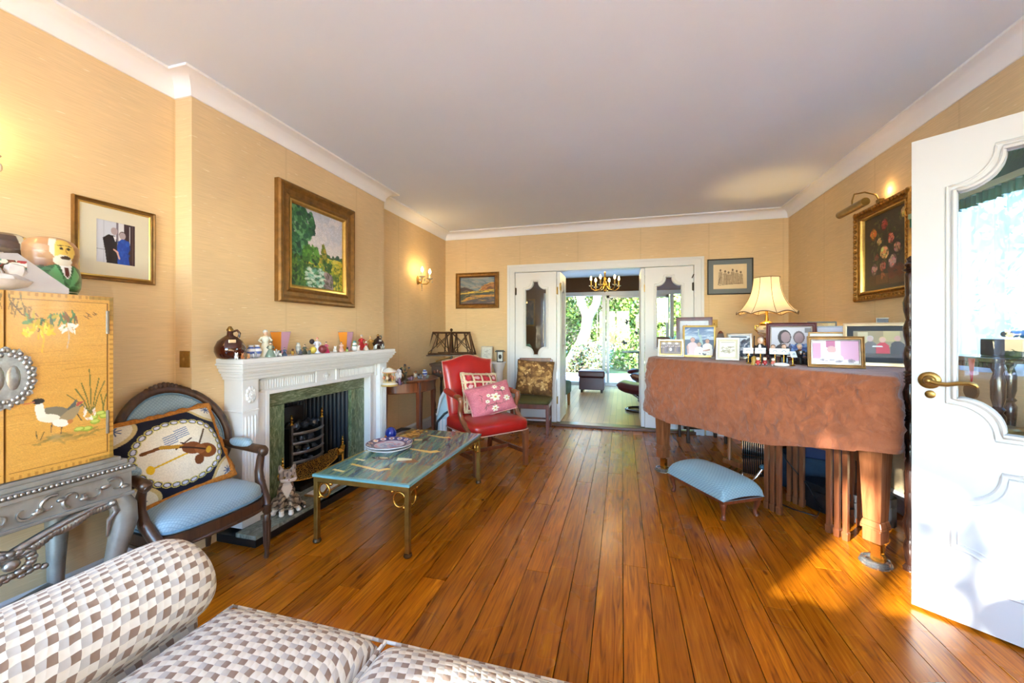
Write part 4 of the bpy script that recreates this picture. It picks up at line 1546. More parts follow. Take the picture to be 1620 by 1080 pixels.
doll('nesting_doll', 'painted wooden doll of a bearded man in a green coat', (p.x, p.y, CZ1), .222, math.atan2(-p.y, -p.x) + PI / 2 + .55, (52, 104, 62), (176, 122, 76))
p = at(6, 1.47)
doll('nesting_doll', 'dark lacquered doll with a gold band at the cabinet edge', (p.x, p.y, CZ1), .225, math.atan2(-p.y, -p.x) + PI / 2 + 1.1, (40, 60, 84), (60, 40, 30))
rk = MB()
g_ = random.Random(9)
for (x, y, z, rx, ry, rz_) in ((0, 0, .035, .05, .075, .035), (.0, .03, .07, .035, .05, .03), (.01, -.05, .05, .03, .05, .045), (0, .07, .03, .03, .05, .03), (-.01, -.02, .10, .025, .04, .03)):
    rk.ell(x, y, z, rx, ry, rz_, 9, 6)
rk.v = [tuple(Vector(q) * g_.uniform(.85, 1.12)) for q in rk.v]
zmin = min(v[2] for v in rk.v)
rk.v = [(a, b_, c - zmin) for a, b_, c in rk.v]
o = rk.build('stone_carving', mat('pale_quartz', (200, 192, 188), .35, var=.25, sc=20), None, 25)
o.location = (-2.02, .845, CZ1)
tag(o, 'pale grey-white stone carving in front of the dolls', 'carving')
t = thing('painted_shard', 'grey folded card with a small painted scene beside the bearded doll', 'ornament', (-1.995, .885, CZ1), R(75))
MB().prism([(-.10, 0), (.10, 0), (.10, .02), (-.02, .13), (-.10, .12)], -.004, .004, M=XZ).build('card', mat('grey_card', (166, 158, 156), .6), t)
cv = Canvas(40, 22, (110, 60, 40)).dabs(40, 0, 0, 1, 1, .1, .14, [(190, 80, 40), (40, 110, 100), (230, 220, 200), (50, 50, 30), (150, 40, 40)], .9)
painted('scene_print', cv, flat_xz(-.075, -.0, .06, .105, -.0045), M_PAINTM, t)
# ------------------------------------------------------------------ blue open armchair
def upholstered_pad(w_, d_, z0, z1, crown, front_bow=0.0, n=26, p=.35):
    """seat pad: rounded plan, domed top, soft edge"""
    mb = MB()
    def plan(th):
        c, s = math.cos(th), math.sin(th)
        x = w_ / 2 * math.copysign(abs(c) ** p, c)
        y = d_ / 2 * math.copysign(abs(s) ** p, s)
        if y < 0:
            y -= front_bow * (1 - (2 * x / w_) ** 2) * (-y / (d_ / 2))
        return x, y
    rings = [(0.965, z0), (1.0, z0 + .015), (1.0, z1 - .03), (.985, z1 - .012), (.94, z1), (.8, z1 + crown * .45), (.55, z1 + crown * .8), (.25, z1 + crown), (.0, z1 + crown)]
    m = 56
    vs_, fs = [], []
    for (k, z) in rings:
        for i in range(m):
            x, y = plan(2 * PI * i / m)
            vs_.append((x * k, y * k, z))
    for r in range(len(rings) - 1):
        for i in range(m):
            j = (i + 1) % m
            fs.append((r * m + i, r * m + j, (r + 1) * m + j, (r + 1) * m + i))
    fs.append(tuple(range(m - 1, -1, -1)))
    return mb.add(vs_, fs)

ac = thing('blue_armchair', 'carved walnut open armchair upholstered in pale blue damask beside the fireplace', 'armchair', (-2.050, 1.485, 0), R(85))
ac.scale = (.82, .80, 1.0)
sw, sdp = .62, .53
upholstered_pad(.60, .50, .325, .392, .038, .03).build('seat', M_BLUE, ac, 60)
pl = []
for i in range(64):
    th = 2 * PI * i / 64
    c, s = math.cos(th), math.sin(th)
    x, y = .302 * math.copysign(abs(c) ** .35, c), .252 * math.copysign(abs(s) ** .35, s)
    if y < 0:
        y -= .03 * (1 - (x / .302) ** 2) * (-y / .252)
    pl.append((x, y, .338))
MB().tube(pl, .006, 6, closed=True).build('seat_braid', M_BLUEPIPE, ac, 60)
rl = MB().prism([(q[0] * 1.03, q[1] * 1.03) for q in pl], .265, .326, holes=[[(q[0] * .85, q[1] * .85) for q in pl]])
rl.tube([(q[0] * 1.035, q[1] * 1.035, .272) for q in pl], .008, 6, closed=True)
rl.build('seat_rail', W_DARK, ac, 40)
for s in (-1, 1):
    lg = MB().lathe([(0, 0), (.012, 0), (.016, .02), (.013, .035), (.017, .06), (.021, .20), (.023, .225), (.017, .235), (.026, .25), (.028, .285), (0, .285)], 12, s * .285, -.255, 0)
    for k in range(8):
        a = 2 * PI * k / 8
        lg.tube([(s * .285 + .0165 * math.cos(a), -.255 + .0165 * math.sin(a), .065), (s * .285 + .021 * math.cos(a), -.255 + .021 * math.sin(a), .20)], .004, 5)
    lg.build('leg', W_DARK, ac, 50)
    MB().tube([(s * .24, .235, .28), (s * .245, .25, .15), (s * .25, .275, 0)], [.024, .021, .017], 10).build('leg', W_DARK, ac, 50)
# back: a broad arched frame with padded panel
def backpt(th, r=1.0):
    x = .315 * r * math.cos(th)
    z = .60 + .305 * r * math.sin(th) if math.sin(th) > 0 else .60 + .24 * r * math.sin(th)
    y = .245 + .10 * (z - .35) - .10 * (x / .315) ** 2
    return (x, y, z)
bf = MB().tube([backpt(2 * PI * k / 48) for k in range(48)], .024, 8, closed=True)
bf.tube([backpt(2 * PI * k / 48, 1.04) for k in range(48)], .012, 6, closed=True)
bo = bf.build('back_frame', W_DARK, ac, 60)
cr = MB()
for k in range(9):
    x = (k - 4) * .022
    z = .905 + .022 * math.cos((k - 4) * .35)
    cr.ell(x, backpt(PI / 2)[1] - .006, z, .016, .018, .018 - abs(k - 4) * .0015, 8, 6)
cr.build('crest_carving', W_DARK, bo, 60)
def pad(u, v):
    th = 2 * PI * u
    r = v * .955
    x, y, z = backpt(th, r)
    return (x, y - .028 * (1 - v ** 3) - .004, z)
MB().grid(pad, 48, 8, wrap_u=True).build('back_pad', M_BLUE, bo, 60)
def padb(u, v):
    x, y, z = backpt(-2 * PI * u, v * .955)
    return (x, y + .015 * (1 - v ** 3), z)
MB().grid(padb, 48, 5, wrap_u=True).build('back_pad', M_BLUE, bo, 60)
MB().tube([(lambda q: (q[0], q[1] - .012, q[2]))(backpt(2 * PI * k / 48, .925)) for k in range(48)], .006, 6, closed=True).build('back_braid', M_BLUEPIPE, bo, 60)
for s in (-1, 1):
    a_ = MB().tube([(s * .285, .215, .585), (s * .30, .10, .575), (s * .315, -.02, .567), (s * .325, -.12, .560), (s * .328, -.165, .556), (s * .322, -.185, .540)], [.019, .021, .023, .025, .028, .022], 10)
    a_.ell(s * .326, -.168, .553, .032, .03, .026, 12, 8)
    ao = a_.build('armrest', W_DARK, ac, 60)
    MB().ell(s * .308, .025, .592, .034, .10, .024, 14, 8, p=.75).build('arm_pad', M_BLUE, ao, 60)
    sp_ = MB().tube([(s * .325, -.155, .55), (s * .328, -.135, .50), (s * .326, -.125, .44), (s * .318, -.145, .385), (s * .305, -.19, .335), (s * .295, -.235, .295), (s * .287, -.252, .265)], [.022, .027, .030, .033, .034, .032, .026], 10, flat=.8)
    for k in range(5):
        sp_.ell(s * (.335 - .006 * k), -.15 - .018 * k, .40 - .022 * k, .012, .012, .022, 7, 5)
    sp_.build('arm_support', W_DARK, ao, 60)

# ------------------------------------------------------------------ cushions
def cushion(name, label, loc, rot, w_, h_, th, cv, back, pipe=None, pipe_r=.006, m=None):
    """leaning pillow: picture on the front (local -Y), plain back"""
    t = thing(name, label, 'cushion', loc)
    t.rotation_euler = rot
    def shape(U, V, s):
        a, b = 2 * U - 1, 2 * V - 1
        pin = 1 - .07 * (1 - np.abs(a) ** 2) * 0
        x = w_ / 2 * a * (1 - .05 * (1 - b ** 2) * np.abs(a) ** 3)
        z = h_ / 2 - h_ * V
        z = z * (1 - .05 * (1 - a ** 2) * np.abs(b) ** 3)
        y = s * th / 2 * ((1 - np.abs(a) ** 3.2) * (1 - np.abs(b) ** 3.2)) ** .55
        y = y + s * .004 * np.sin(a * 7 + b * 4) * (1 - a ** 2) * (1 - b ** 2)
        return x, y, z + h_ / 2
    painted('cover', cv, lambda U, V: shape(U, V, -1), m or M_CLOTHV, t)
    bm = Canvas(24, 24, back)
    painted('back_cover', bm, lambda U, V: shape(1 - U, V, 1), m or M_CLOTHV, t)
    if pipe is not None:
        u = np.linspace(0, 1, 25)[:-1]
        U = np.concatenate([u, np.ones(24), 1 - u, np.zeros(24)])
        V = np.concatenate([np.zeros(24), u, np.ones(24), 1 - u])
        x, y, z = shape(U, V, 0.0)
        r_ = random.Random(1)
        MB().tube(list(zip(x, y, z)), [pipe_r * r_.uniform(.75, 1.3) for _ in x], 8, closed=True).build('piping', pipe, t, 60)
    return t
M_CLOTHV = vcol('printed_cloth', .75, spec=.25, bmp=.15, bsc=400)
M_OCHRE = mat('ochre_fringe', (176, 112, 40), .9, var=.4, sc=90, bmp=.6)
def violin_art():
    c = Canvas(170, 170, (28, 30, 52))
    cream = (232, 226, 208)
    for (x, y) in ((0, 0), (1, 0), (0, 1), (1, 1)):
        c.ell(x, y, .26, .26, (206, 186, 130))
        c.ell(x, y, .225, .225, cream)
        for k in range(8):
            a = 2 * PI * k / 8
            cx, cy = (.07 if x == 0 else .93), (.07 if y == 0 else .93)
            c.line([(cx, cy), (cx + .055 * math.cos(a), cy + .055 * math.sin(a))], .008, (90, 110, 150))
    c.ell(.5, .52, .415, .38, cream)
    for k in range(30):
        a = 2 * PI * k / 30
        x, y = .5 + .41 * math.cos(a), .52 + .375 * math.sin(a)
        c.ell(x, y, .046, .034, (198, 190, 110), a + PI / 2)
        c.ell(x, y, .036, .025, (40, 44, 80), a + PI / 2)
        c.ell(x, y, .028, .017, (206, 212, 230), a + PI / 2)
    # music sheet and bow
    for (x, y) in ((.44, .36), (.56, .31)):
        for k in range(5):
            c.line([(x - .06, y - .05 + .025 * k), (x + .06, y - .07 + .025 * k)], .006, (120, 140, 170))
    c.line([(.46, .48), (.62, .40)], .008, (70, 50, 40))
    c.line([(.66, .52), (.78, .33)], .010, (92, 70, 46))
    c.line([(.52, .42), (.64, .52)], .008, (70, 50, 40))
    # trumpet
    c.line([(.18, .62), (.56, .56)], .010, (216, 176, 40))
    c.ell(.20, .62, .035, .05, (226, 186, 40))
    # violin
    c.line([(.20, .42), (.34, .41)], .018, (120, 74, 36))
    c.ell(.19, .42, .035, .022, (110, 66, 30))
    c.line([(.34, .41), (.60, .49)], .022, (190, 140, 44))
    c.ell(.60, .52, .10, .075, (124, 72, 38), .45)
    c.ell(.74, .60, .11, .09, (130, 74, 36), .45)
    c.ell(.67, .56, .06, .06, (150, 92, 48), .45)
    c.ell(.63, .68, .05, .06, (116, 66, 34), .2)
    c.line([(.50, .47), (.72, .58)], .010, (60, 36, 24))
    c.ell(.76, .60, .03, .045, (206, 160, 50), .6)
    return c.mottle(.03)
cushion('violin_cushion', 'navy and cream cushion printed with a violin, ochre fringe, on the blue armchair', (-2.050, 1.452, .420), (R(-24), R(-4), R(87)), .46, .40, .15, violin_art(), (150, 96, 36), M_OCHRE, .019)

# ------------------------------------------------------------------ chequered sofa in front
def weave_mat():
    m, nt, b = nmat('chequered_weave')
    uvn = node(nt, 'ShaderNodeUVMap', uv_map='UVMap')
    nz = node(nt, 'ShaderNodeTexNoise')
    nz.inputs['Scale'].default_value = 28
    nz.inputs['Detail'].default_value = 1.0
    nt.links.new(uvn.outputs[0], nz.inputs['Vector'])
    ma = node(nt, 'ShaderNodeVectorMath', operation='MULTIPLY_ADD')
    nt.links.new(nz.outputs['Color'], ma.inputs[0])
    ma.inputs[1].default_value = (.011, .011, 0)
    nt.links.new(uvn.outputs[0], ma.inputs[2])
    sp = node(nt, 'ShaderNodeSeparateXYZ')
    nt.links.new(ma.outputs[0], sp.inputs[0])
    def math_(op, a, b_=None):
        n = node(nt, 'ShaderNodeMath', operation=op)
        for i, q in enumerate((a, b_)):
            if q is None:
                continue
            if isinstance(q, (int, float)):
                n.inputs[i].default_value = q
            else:
                nt.links.new(q, n.inputs[i])
        return n.outputs[0]
    s = 1 / .0168
    v = math_('MULTIPLY', sp.outputs[1], s)
    j = math_('FLOOR', v)
    # blocks lean like a twill
    u = math_('ADD', math_('MULTIPLY', sp.outputs[0], s), math_('MULTIPLY', v, .28))
    i = math_('FLOOR', u)
    k = math_('FLOORED_MODULO', math_('ADD', i, math_('MULTIPLY', j, 2.0)), 4.0)
    k2 = math_('FLOORED_MODULO', math_('ADD', i, j), 2.0)
    out = ramp(nt, math_('DIVIDE', math_('ADD', k, .5), 4.0), [(0.0, rgb(146, 122, 104)), (0.25, rgb(226, 218, 202)), (0.5, rgb(228, 222, 208)), (0.75, rgb(192, 186, 178))])
    for n_ in nt.nodes:
        if n_.type == 'VALTORGB':
            n_.color_ramp.interpolation = 'CONSTANT'
    nt.links.new(out, b.inputs['Base Color'])
    b.inputs['Roughness'].default_value = .9
    b.inputs['Sheen Weight'].default_value = .25
    b.inputs['Specular IOR Level'].default_value = .2
    fu = math_('FRACT', u)
    fv = math_('FRACT', v)
    hgt = math_('MULTIPLY', math_('SINE', math_('MULTIPLY', fu, PI)), math_('SINE', math_('MULTIPLY', fv, PI)))
    bump(nt, b, hgt, .22, .004)
    return m
M_WEAVE = weave_mat()
sf = thing('sofa', 'sofa in brown, grey and cream chequered weave with rolled arms', 'sofa', (-.29, .42, 0))
SX0, SX1, SYF = -1.05, .98, .44       # local extents (centre at x -.29)
def arm_part(xc):
    def fn(u, v):
        # u round the section, v along from back to front with a rounded nose
        th = -.62 * PI / 2 * 1.9 + 1.18 * PI * 1.9 / 1.9 * u * 1.6
        th = -0.95 + u * (PI + 1.9)
        yl = -.46 + .88 * v
        k = 1.0
        e = (v - .90) / .10
        if e > 0:
            k = math.sqrt(max(0, 1 - e * e)) * .35 + .65 if e < .999 else 0.0
            yl = -.46 + .88 * (.90 + .10 * math.sin(e * PI / 2))
        rx, rz = .145 * k, .115 * k
        return (xc + rx * math.cos(th), yl, .517 + rz * math.sin(th))
    mb = MB().grid(fn, 40, 44)
    return mb
for xc, nm in ((SX0 + .145, 'arm'), (SX1 - .145, 'arm')):
    mb = arm_part(xc)
    a = mb.build('arm', M_WEAVE, sf, 60, uv=(lambda xc: lambda p: (p[1], .13 * math.atan2(p[0] - xc, p[2] - .53) if p[2] > .3 else p[2]))(xc))
    pn = MB().box(xc - .105, xc + .105, -.46, .39, .06, .49)
    pn.build('arm_panel', M_WEAVE, a, 0, bevel=.02, uv=lambda p: (p[0] + p[1], p[2]))
    pts = []
    fc = MB()
    fc.ell(xc, .385, .517, .118, .028, .098, 24, 10)
    fc.build('arm_front', M_WEAVE, a, 60, uv=lambda p: (p[0], p[2]))
cwid = (SX1 - SX0 - .54) / 3
for k in range(3):
    x0 = SX0 + .27 + k * cwid
    w_, d_, z0, z1 = cwid + .002, .62, .286, .455
    cxm, cym = x0 + cwid / 2, .155
    mb = MB()
    def cush(u, v, s):
        a, b = 2 * u - 1, 2 * v - 1
        q = 1 - max(abs(a), abs(b)) ** 8
        x = cxm + w_ / 2 * a
        y = cym + d_ / 2 * b
        edge = ((1 - abs(a) ** 10) * (1 - abs(b) ** 10)) ** .38
        z = (z0 + z1) / 2 + s * ((z1 - z0) / 2 * edge + .028 * (1 - a * a) * (1 - b * b))
        if s < 0:
            z = max(z, z0)
        return (x, y, z)
    mb.grid(lambda u, v: cush(u, v, 1), 30, 34)
    mb.grid(lambda u, v: cush(1 - u, v, -1), 16, 16)
    cs = mb.build('seat_cushion', M_WEAVE, sf, 60, uv=lambda p: (p[0], p[1] - p[2]))
    ed = []
    for (a, b) in [(i / 12 * 2 - 1, 1) for i in range(13)] + [(1, 1 - i / 12 * 2) for i in range(1, 13)] + [(1 - i / 12 * 2, -1) for i in range(1, 13)] + [(-1, -1 + i / 12 * 2) for i in range(1, 12)]:
        ed.append((cxm + w_ / 2 * a * .988, cym + d_ / 2 * b * .988, (z0 + z1) / 2 + .052))
    MB().tube(ed, .0045, 6, closed=True).build('piping', M_WEAVE, cs, 60, uv=lambda p: (p[0], p[1]))
MB().box(SX0 + .1, SX1 - .1, -.44, .452, .07, .285).build('base', M_WEAVE, sf, 0, bevel=.015, uv=lambda p: (p[0] + p[1], p[2]))
def bk_(u, v):
    th = -.4 + v * (PI + .6)
    return (SX0 + .2 + (SX1 - SX0 - .4) * u, -.33 - .11 * math.cos(th), .62 + .13 * math.sin(th) if th > 0 else .62 + .9 * math.sin(th) * .4)
MB().grid(lambda u, v: (SX0 + .16 + (SX1 - SX0 - .32) * u, -.34 + .11 * math.cos(2 * PI * v), .44 + .17 * math.copysign(abs(math.sin(2 * PI * v)) ** .6, math.sin(2 * PI * v))), 30, 28).build('back', M_WEAVE, sf, 60, uv=lambda p: (p[0], p[2]))
for (x_, y_) in ((SX0 + .12, .40), (SX1 - .12, .40), (SX0 + .12, -.40), (SX1 - .12, -.40)):
    MB().lathe([(0, 0), (.02, 0), (.028, .07), (0, .07)], 12, x_, y_, 0).build('foot', W_DARK, sf)

# ------------------------------------------------------------------ coffee table
ctb = thing('coffee_table', 'low gilt metal coffee table with painted blue-green top', 'coffee table', (-1.395, 2.447, 0))
tx_, ty_ = .305, .557
M_TABGOLD = mat('antique_gilt', (150, 118, 58), .35, .8, var=.35, sc=18, bmp=.15)
fr_ = MB()
fr_.box(-tx_, tx_, -ty_, -ty_ + .026, .350, .378).box(-tx_, tx_, ty_ - .026, ty_, .350, .378).box(-tx_, -tx_ + .026, -ty_ + .026, ty_ - .026, .350, .378).box(tx_ - .026, tx_, -ty_ + .026, ty_ - .026, .350, .378)
fr_.build('frame', M_TABGOLD, ctb, 0, bevel=.003)
for (sx, sy) in ((1, -1), (-1, -1), (1, 1), (-1, 1)):
    cx, cy = sx * (tx_ - .014), sy * (ty_ - .014)
    lg = MB().box(cx - .013, cx + .013, cy - .013, cy + .013, .022, .352).build('leg', M_TABGOLD, ctb, 0, bevel=.002)
    MB().lathe([(0, 0), (.018, 0), (.024, .008), (.02, .022), (0, .024)], 14, cx, cy, 0).build('foot', mat('dark_bronze', (84, 66, 46), .4, .7), lg)
    for ax in (0, 1):
        rg = MB()
        if ax == 0:
            q = [(cx - sx * (.050 + .036 * math.cos(a)), cy, .302 + .040 * math.sin(a)) for a in [2 * PI * k / 24 for k in range(24)]]
            b1, b2 = (cx - sx * .094, cy, .342), (cx - sx * .02, cy, .262)
        else:
            q = [(cx, cy - sy * (.050 + .036 * math.cos(a)), .302 + .040 * math.sin(a)) for a in [2 * PI * k / 24 for k in range(24)]]
            b1, b2 = (cx, cy - sy * .094, .342), (cx, cy - sy * .02, .262)
        rg.tube(q, .006, 8, closed=True).ell(*b1, .011, .011, .011, 10, 6).ell(*b2, .011, .011, .011, 10, 6)
        rg.build('ring', M_BRIGHTBRASS, lg, 60)
def top_art():
    W_, H_ = 130, 240          # x across (-X..+X), y from far end to near end
    c = Canvas(W_, H_, (96, 124, 112))
    c.dabs(520, 0, 0, 1, 1, .10, .014, [(70, 110, 116), (118, 140, 112), (60, 84, 104), (136, 142, 100), (84, 116, 96), (52, 74, 96)], .5, rot=1.2)
    c.dabs(160, .3, 0, 1, 1, .08, .010, [(44, 62, 92), (120, 80, 64), (58, 96, 110), (150, 146, 110)], .5, rot=1.25)
    c.dabs(90, 0, .0, .22, .6, .05, .018, [(176, 140, 60), (120, 116, 60), (96, 76, 44)], .6)
    gold = (222, 176, 104)
    c.poly([(.08, .04), (.20, .02), (.30, .20), (.18, .30), (.10, .26)], (150, 116, 52), .9)
    c.dabs(40, .06, .03, .28, .30, .03, .010, [gold, (120, 84, 40), (206, 160, 80)], .8)
    c.poly([(.36, .13), (.62, .16), (.66, .145), (.72, .17), (.62, .19), (.36, .145)], gold)
    c.poly([(.30, .26), (.40, .25), (.42, .28), (.34, .30)], (216, 204, 160))
    c.poly([(.42, .25), (.50, .26), (.48, .285), (.42, .28)], (50, 44, 34))
    c.poly([(.46, .46), (.72, .48), (.76, .455), (.84, .475), (.76, .52), (.46, .48)], gold)
    c.ell(.34, .68, .10, .028, (110, 84, 64)).ell(.36, .67, .05, .012, (200, 180, 140))
    c.poly([(.52, .645), (.68, .64), (.78, .68), (.70, .72), (.56, .71)], (116, 84, 62))
    c.poly([(.50, .645), (.66, .64), (.68, .665), (.54, .70)], (226, 208, 164))
    c.poly([(.16, .80), (.52, .845), (.58, .815), (.63, .825), (.55, .875), (.16, .82)], gold)
    c.poly([(.10, .72), (.22, .73), (.22, .75), (.10, .74)], (214, 196, 150))
    c.poly([(.10, .90), (.24, .915), (.24, .935), (.10, .92)], (222, 196, 140))
    c.poly([(.70, .74), (.98, .72), (.98, .90), (.70, .93)], (120, 132, 92), .45)
    c.a = np.clip(c.a * 1.22, 0, 1)
    c.rect(0, 0, .03, 1, (150, 124, 60)).rect(.97, 0, 1, 1, (120, 178, 190)).rect(0, 0, 1, .015, (150, 130, 80)).rect(0, .985, 1, 1, (130, 186, 190))
    return c.mottle(.04)
tp = MB().box(-tx_ - .004, tx_ + .004, -ty_ - .004, ty_ + .004, .379, .3925).build('table_top', mat('green_glass_edge', (110, 164, 168), .15, var=.15), ctb, 0)
cv = top_art()
painted('painted_surface', cv, lambda U, V: ((2 * U - 1) * (tx_ + .003), (1 - 2 * V) * (ty_ + .003), .3932 + 0 * U), vcol('painted_table_top', .14, coat=.5), tp)

def plate_(name, label, loc, r, cvs):
    t = thing(name, label, 'plate', loc)
    MB().lathe([(0, 0), (.5 * r, 0), (.52 * r, .006), (.74 * r, .012), (r, .026), (r, .030), (.74 * r, .017), (.5 * r, .012), (0, .012)], 48).build('dish', mat('white_glaze', (228, 226, 222), .15, coat=.4), t, 60)
    if cvs:
        pr = [(0, .0125), (.5, .0125), (.74, .0175), (.985, .0305)]
        def fn(U, V):
            rr_ = V
            return r * .985 * rr_ * np.cos(2 * PI * U), r * .985 * rr_ * np.sin(2 * PI * U), np.interp(rr_, [p[0] for p in pr], [p[1] for p in pr])
        painted('decoration', cvs, fn, M_PAINT, t)
    return t
c = Canvas(160, 40, (206, 206, 220))
c.rect(0, .70, 1, 1, (30, 34, 110))
for k in range(14):
    c.ell((k + .5) / 14, .85, .024, .09, (220, 212, 220))
    c.ell((k + .5) / 14, .85, .012, .05, (170, 90, 70))
c.rect(0, .66, 1, .71, (96, 40, 70)).rect(0, .97, 1, 1, (150, 60, 60))
c.dabs(60, 0, 0, 1, .62, .05, .08, [(226, 170, 190), (150, 170, 210), (110, 140, 190), (236, 226, 232), (214, 140, 160)], .7)
px_ = (-1.545, 2.42)
plate_('plate', 'plain white plate under the blue-rimmed one on the coffee table', (*px_, .3934), .150, None)
plate_('plate', 'decorated plate with blue rim and pink centre on the coffee table', (*px_, .4135), .156, c)
# ------------------------------------------------------------------ red leather armchair
M_REDL = mat('red_leather', (166, 28, 24), .32, var=.22, sc=5, bmp=.06, coat=.12)
M_NAIL = mat('pale_welting', (196, 150, 130), .5)
rcx, rcy, rth = -1.204, 3.474, R(51.5)
rc_ = thing('red_armchair', 'red leather armchair with carved wooden arms beyond the coffee table', 'armchair', (rcx, rcy, 0), rth)
upholstered_pad(.585, .56, .33, .425, .025, .015, p=.22).build('seat', M_REDL, rc_, 60)
pts = []
for i in range(56):
    th = 2 * PI * i / 56
    c, s = math.cos(th), math.sin(th)
    pts.append((.294 * math.copysign(abs(c) ** .22, c), .282 * math.copysign(abs(s) ** .22, s) - (.015 * (1 - (.294 * c / .294) ** 2) if s < 0 else 0), .334))
MB().tube(pts, .005, 6, closed=True).build('seat_welting', M_NAIL, rc_, 60)
def rback(u, v, s):
    # u across, v from bottom to top; camel-backed top
    a = 2 * u - 1
    top = .925 + .055 * math.exp(-(a / .55) ** 2)
    z = .40 + (top - .40) * v
    x = (.245 + .035 * v) * a
    e = ((1 - abs(a) ** 8) * (1 - abs(2 * v - 1) ** 8)) ** .4
    y = .265 + .17 * (z - .42) + s * (.045 * e + (.022 * (1 - a * a) * (1 - (2 * v - 1) ** 2) if s < 0 else 0))
    return (x, y, z)
mb = MB().grid(lambda u, v: rback(u, v, -1), 24, 26).grid(lambda u, v: rback(1 - u, v, 1), 24, 26)
rb_ = mb.build('backrest', M_REDL, rc_, 60)
edge = [(0, k / 20) for k in range(20)] + [(k / 20, 1) for k in range(20)] + [(1, 1 - k / 20) for k in range(21)]
MB().tube([rback(u, v, 0) for u, v in edge], .005, 6).build('back_welting', M_NAIL, rb_, 60)
for s in (-1, 1):
    lg = MB().taper(s * .262, -.25, 0, .335, .019, .019, .023, .023)
    lg.build('leg', W_RED, rc_, 0, bevel=.004)
    MB().taper(s * .235, .315, 0, .40, .017, .019, .02, .022, dx=0, dy=-.05).build('leg', W_MAHO, rc_, 0, bevel=.004)
    MB().box(s * .25 - .011, s * .25 + .011, -.235, .30, .11, .145).build('side_stretcher', W_MAHO, rc_, 0, bevel=.003)
    br = MB()
    br.tube([(s * .235, -.252, .33), (s * .225, -.252, .315), (s * .232, -.252, .298), (s * .24, -.252, .285)], [.016, .012, .010, .005], 6)
    br.build('corner_bracket', W_RED, rc_, 60)
    # padded arm, scrolled end and swept support
    ap_ = MB().tube([(s * .275, .27, .655), (s * .292, .15, .648), (s * .302, .02, .640)], [.026, .029, .026], 10)
    ap_.build('arm_pad', M_REDL, rc_, 60)
    sp_ = MB().tube([(s * .302, .03, .637), (s * .306, -.03, .636), (s * .308, -.065, .625), (s * .306, -.075, .60), (s * .303, -.055, .545), (s * .300, -.045, .50), (s * .297, -.075, .445), (s * .292, -.13, .40), (s * .288, -.185, .365), (s * .284, -.215, .345)],
                    [.022, .024, .026, .024, .021, .021, .022, .024, .026, .024], 10)
    sp_.ell(s * .308, -.066, .63, .026, .022, .022, 10, 8)
    sp_.build('arm_support', W_RED, rc_, 60)
MB().box(-.25, .25, -.01, .012, .112, .143).build('cross_stretcher', W_MAHO, rc_, 0, bevel=.003)
MB().box(-.235, .235, .285, .305, .16, .19).build('rear_stretcher', W_MAHO, rc_, 0, bevel=.003)

def in_chair(x, y, z, cx=rcx, cy=rcy, th=rth):
    return (cx + x * math.cos(th) - y * math.sin(th), cy + x * math.sin(th) + y * math.cos(th), z)
def lattice_art():
    c = Canvas(90, 90, (168, 40, 52))
    c.dabs(160, 0, 0, 1, 1, .03, .03, [(206, 120, 120), (226, 200, 190), (120, 30, 40), (96, 90, 60)], .8)
    for k in range(5):
        q = .04 + .23 * k
        c.line([(q, 0), (q, 1)], .022, (216, 196, 160)).line([(0, q), (1, q)], .022, (216, 196, 160))
    for k in range(4):
        for j in range(4):
            c.ell(.155 + .23 * k, .155 + .23 * j, .05, .05, (214, 170, 170) if (k + j) % 2 else (190, 60, 66))
    return c.mottle(.06)
cushion('lattice_cushion', 'red and cream latticed cushion against the red armchair back', in_chair(.03, .10, .448), (R(-20), R(4), rth), .40, .38, .13, lattice_art(), (150, 50, 50), mat('cream_braid', (206, 186, 150), .8, var=.3, sc=60), .009)
def pink_art():
    c = Canvas(120, 84, (206, 118, 128))
    c.dabs(200, 0, 0, 1, 1, .05, .05, [(214, 130, 138), (198, 108, 120), (206, 122, 130)], .4)
    g = np.random.default_rng(5)
    for k in range(26):
        x, y = g.uniform(.25, .85), g.uniform(.15, .85)
        c.line([(x, y), (x + g.normal(0, .09), y + g.normal(0, .10))], .006, (84, 74, 66), .8)
    for (x, y, r) in ((.55, .52, .11), (.80, .62, .08), (.48, .86, .08), (.78, .30, .06), (.42, .42, .05), (.62, .18, .06), (.36, .60, .05)):
        for k in range(6):
            a = 2 * PI * k / 6
            c.ell(x + r * .55 * math.cos(a), y + r * .75 * math.sin(a), r * .5, r * .32, (234, 226, 204), a)
        c.ell(x, y, r * .25, r * .3, (190, 160, 70))
    return c.mottle(.05)
cushion('pink_cushion', 'pink oblong cushion embroidered with cream flowers on the red armchair', in_chair(.075, -.045, .452), (R(-28), R(-9), rth + R(-6)), .46, .29, .13, pink_art(), (196, 110, 120), mat('pink_braid', (206, 150, 140), .8), .006)

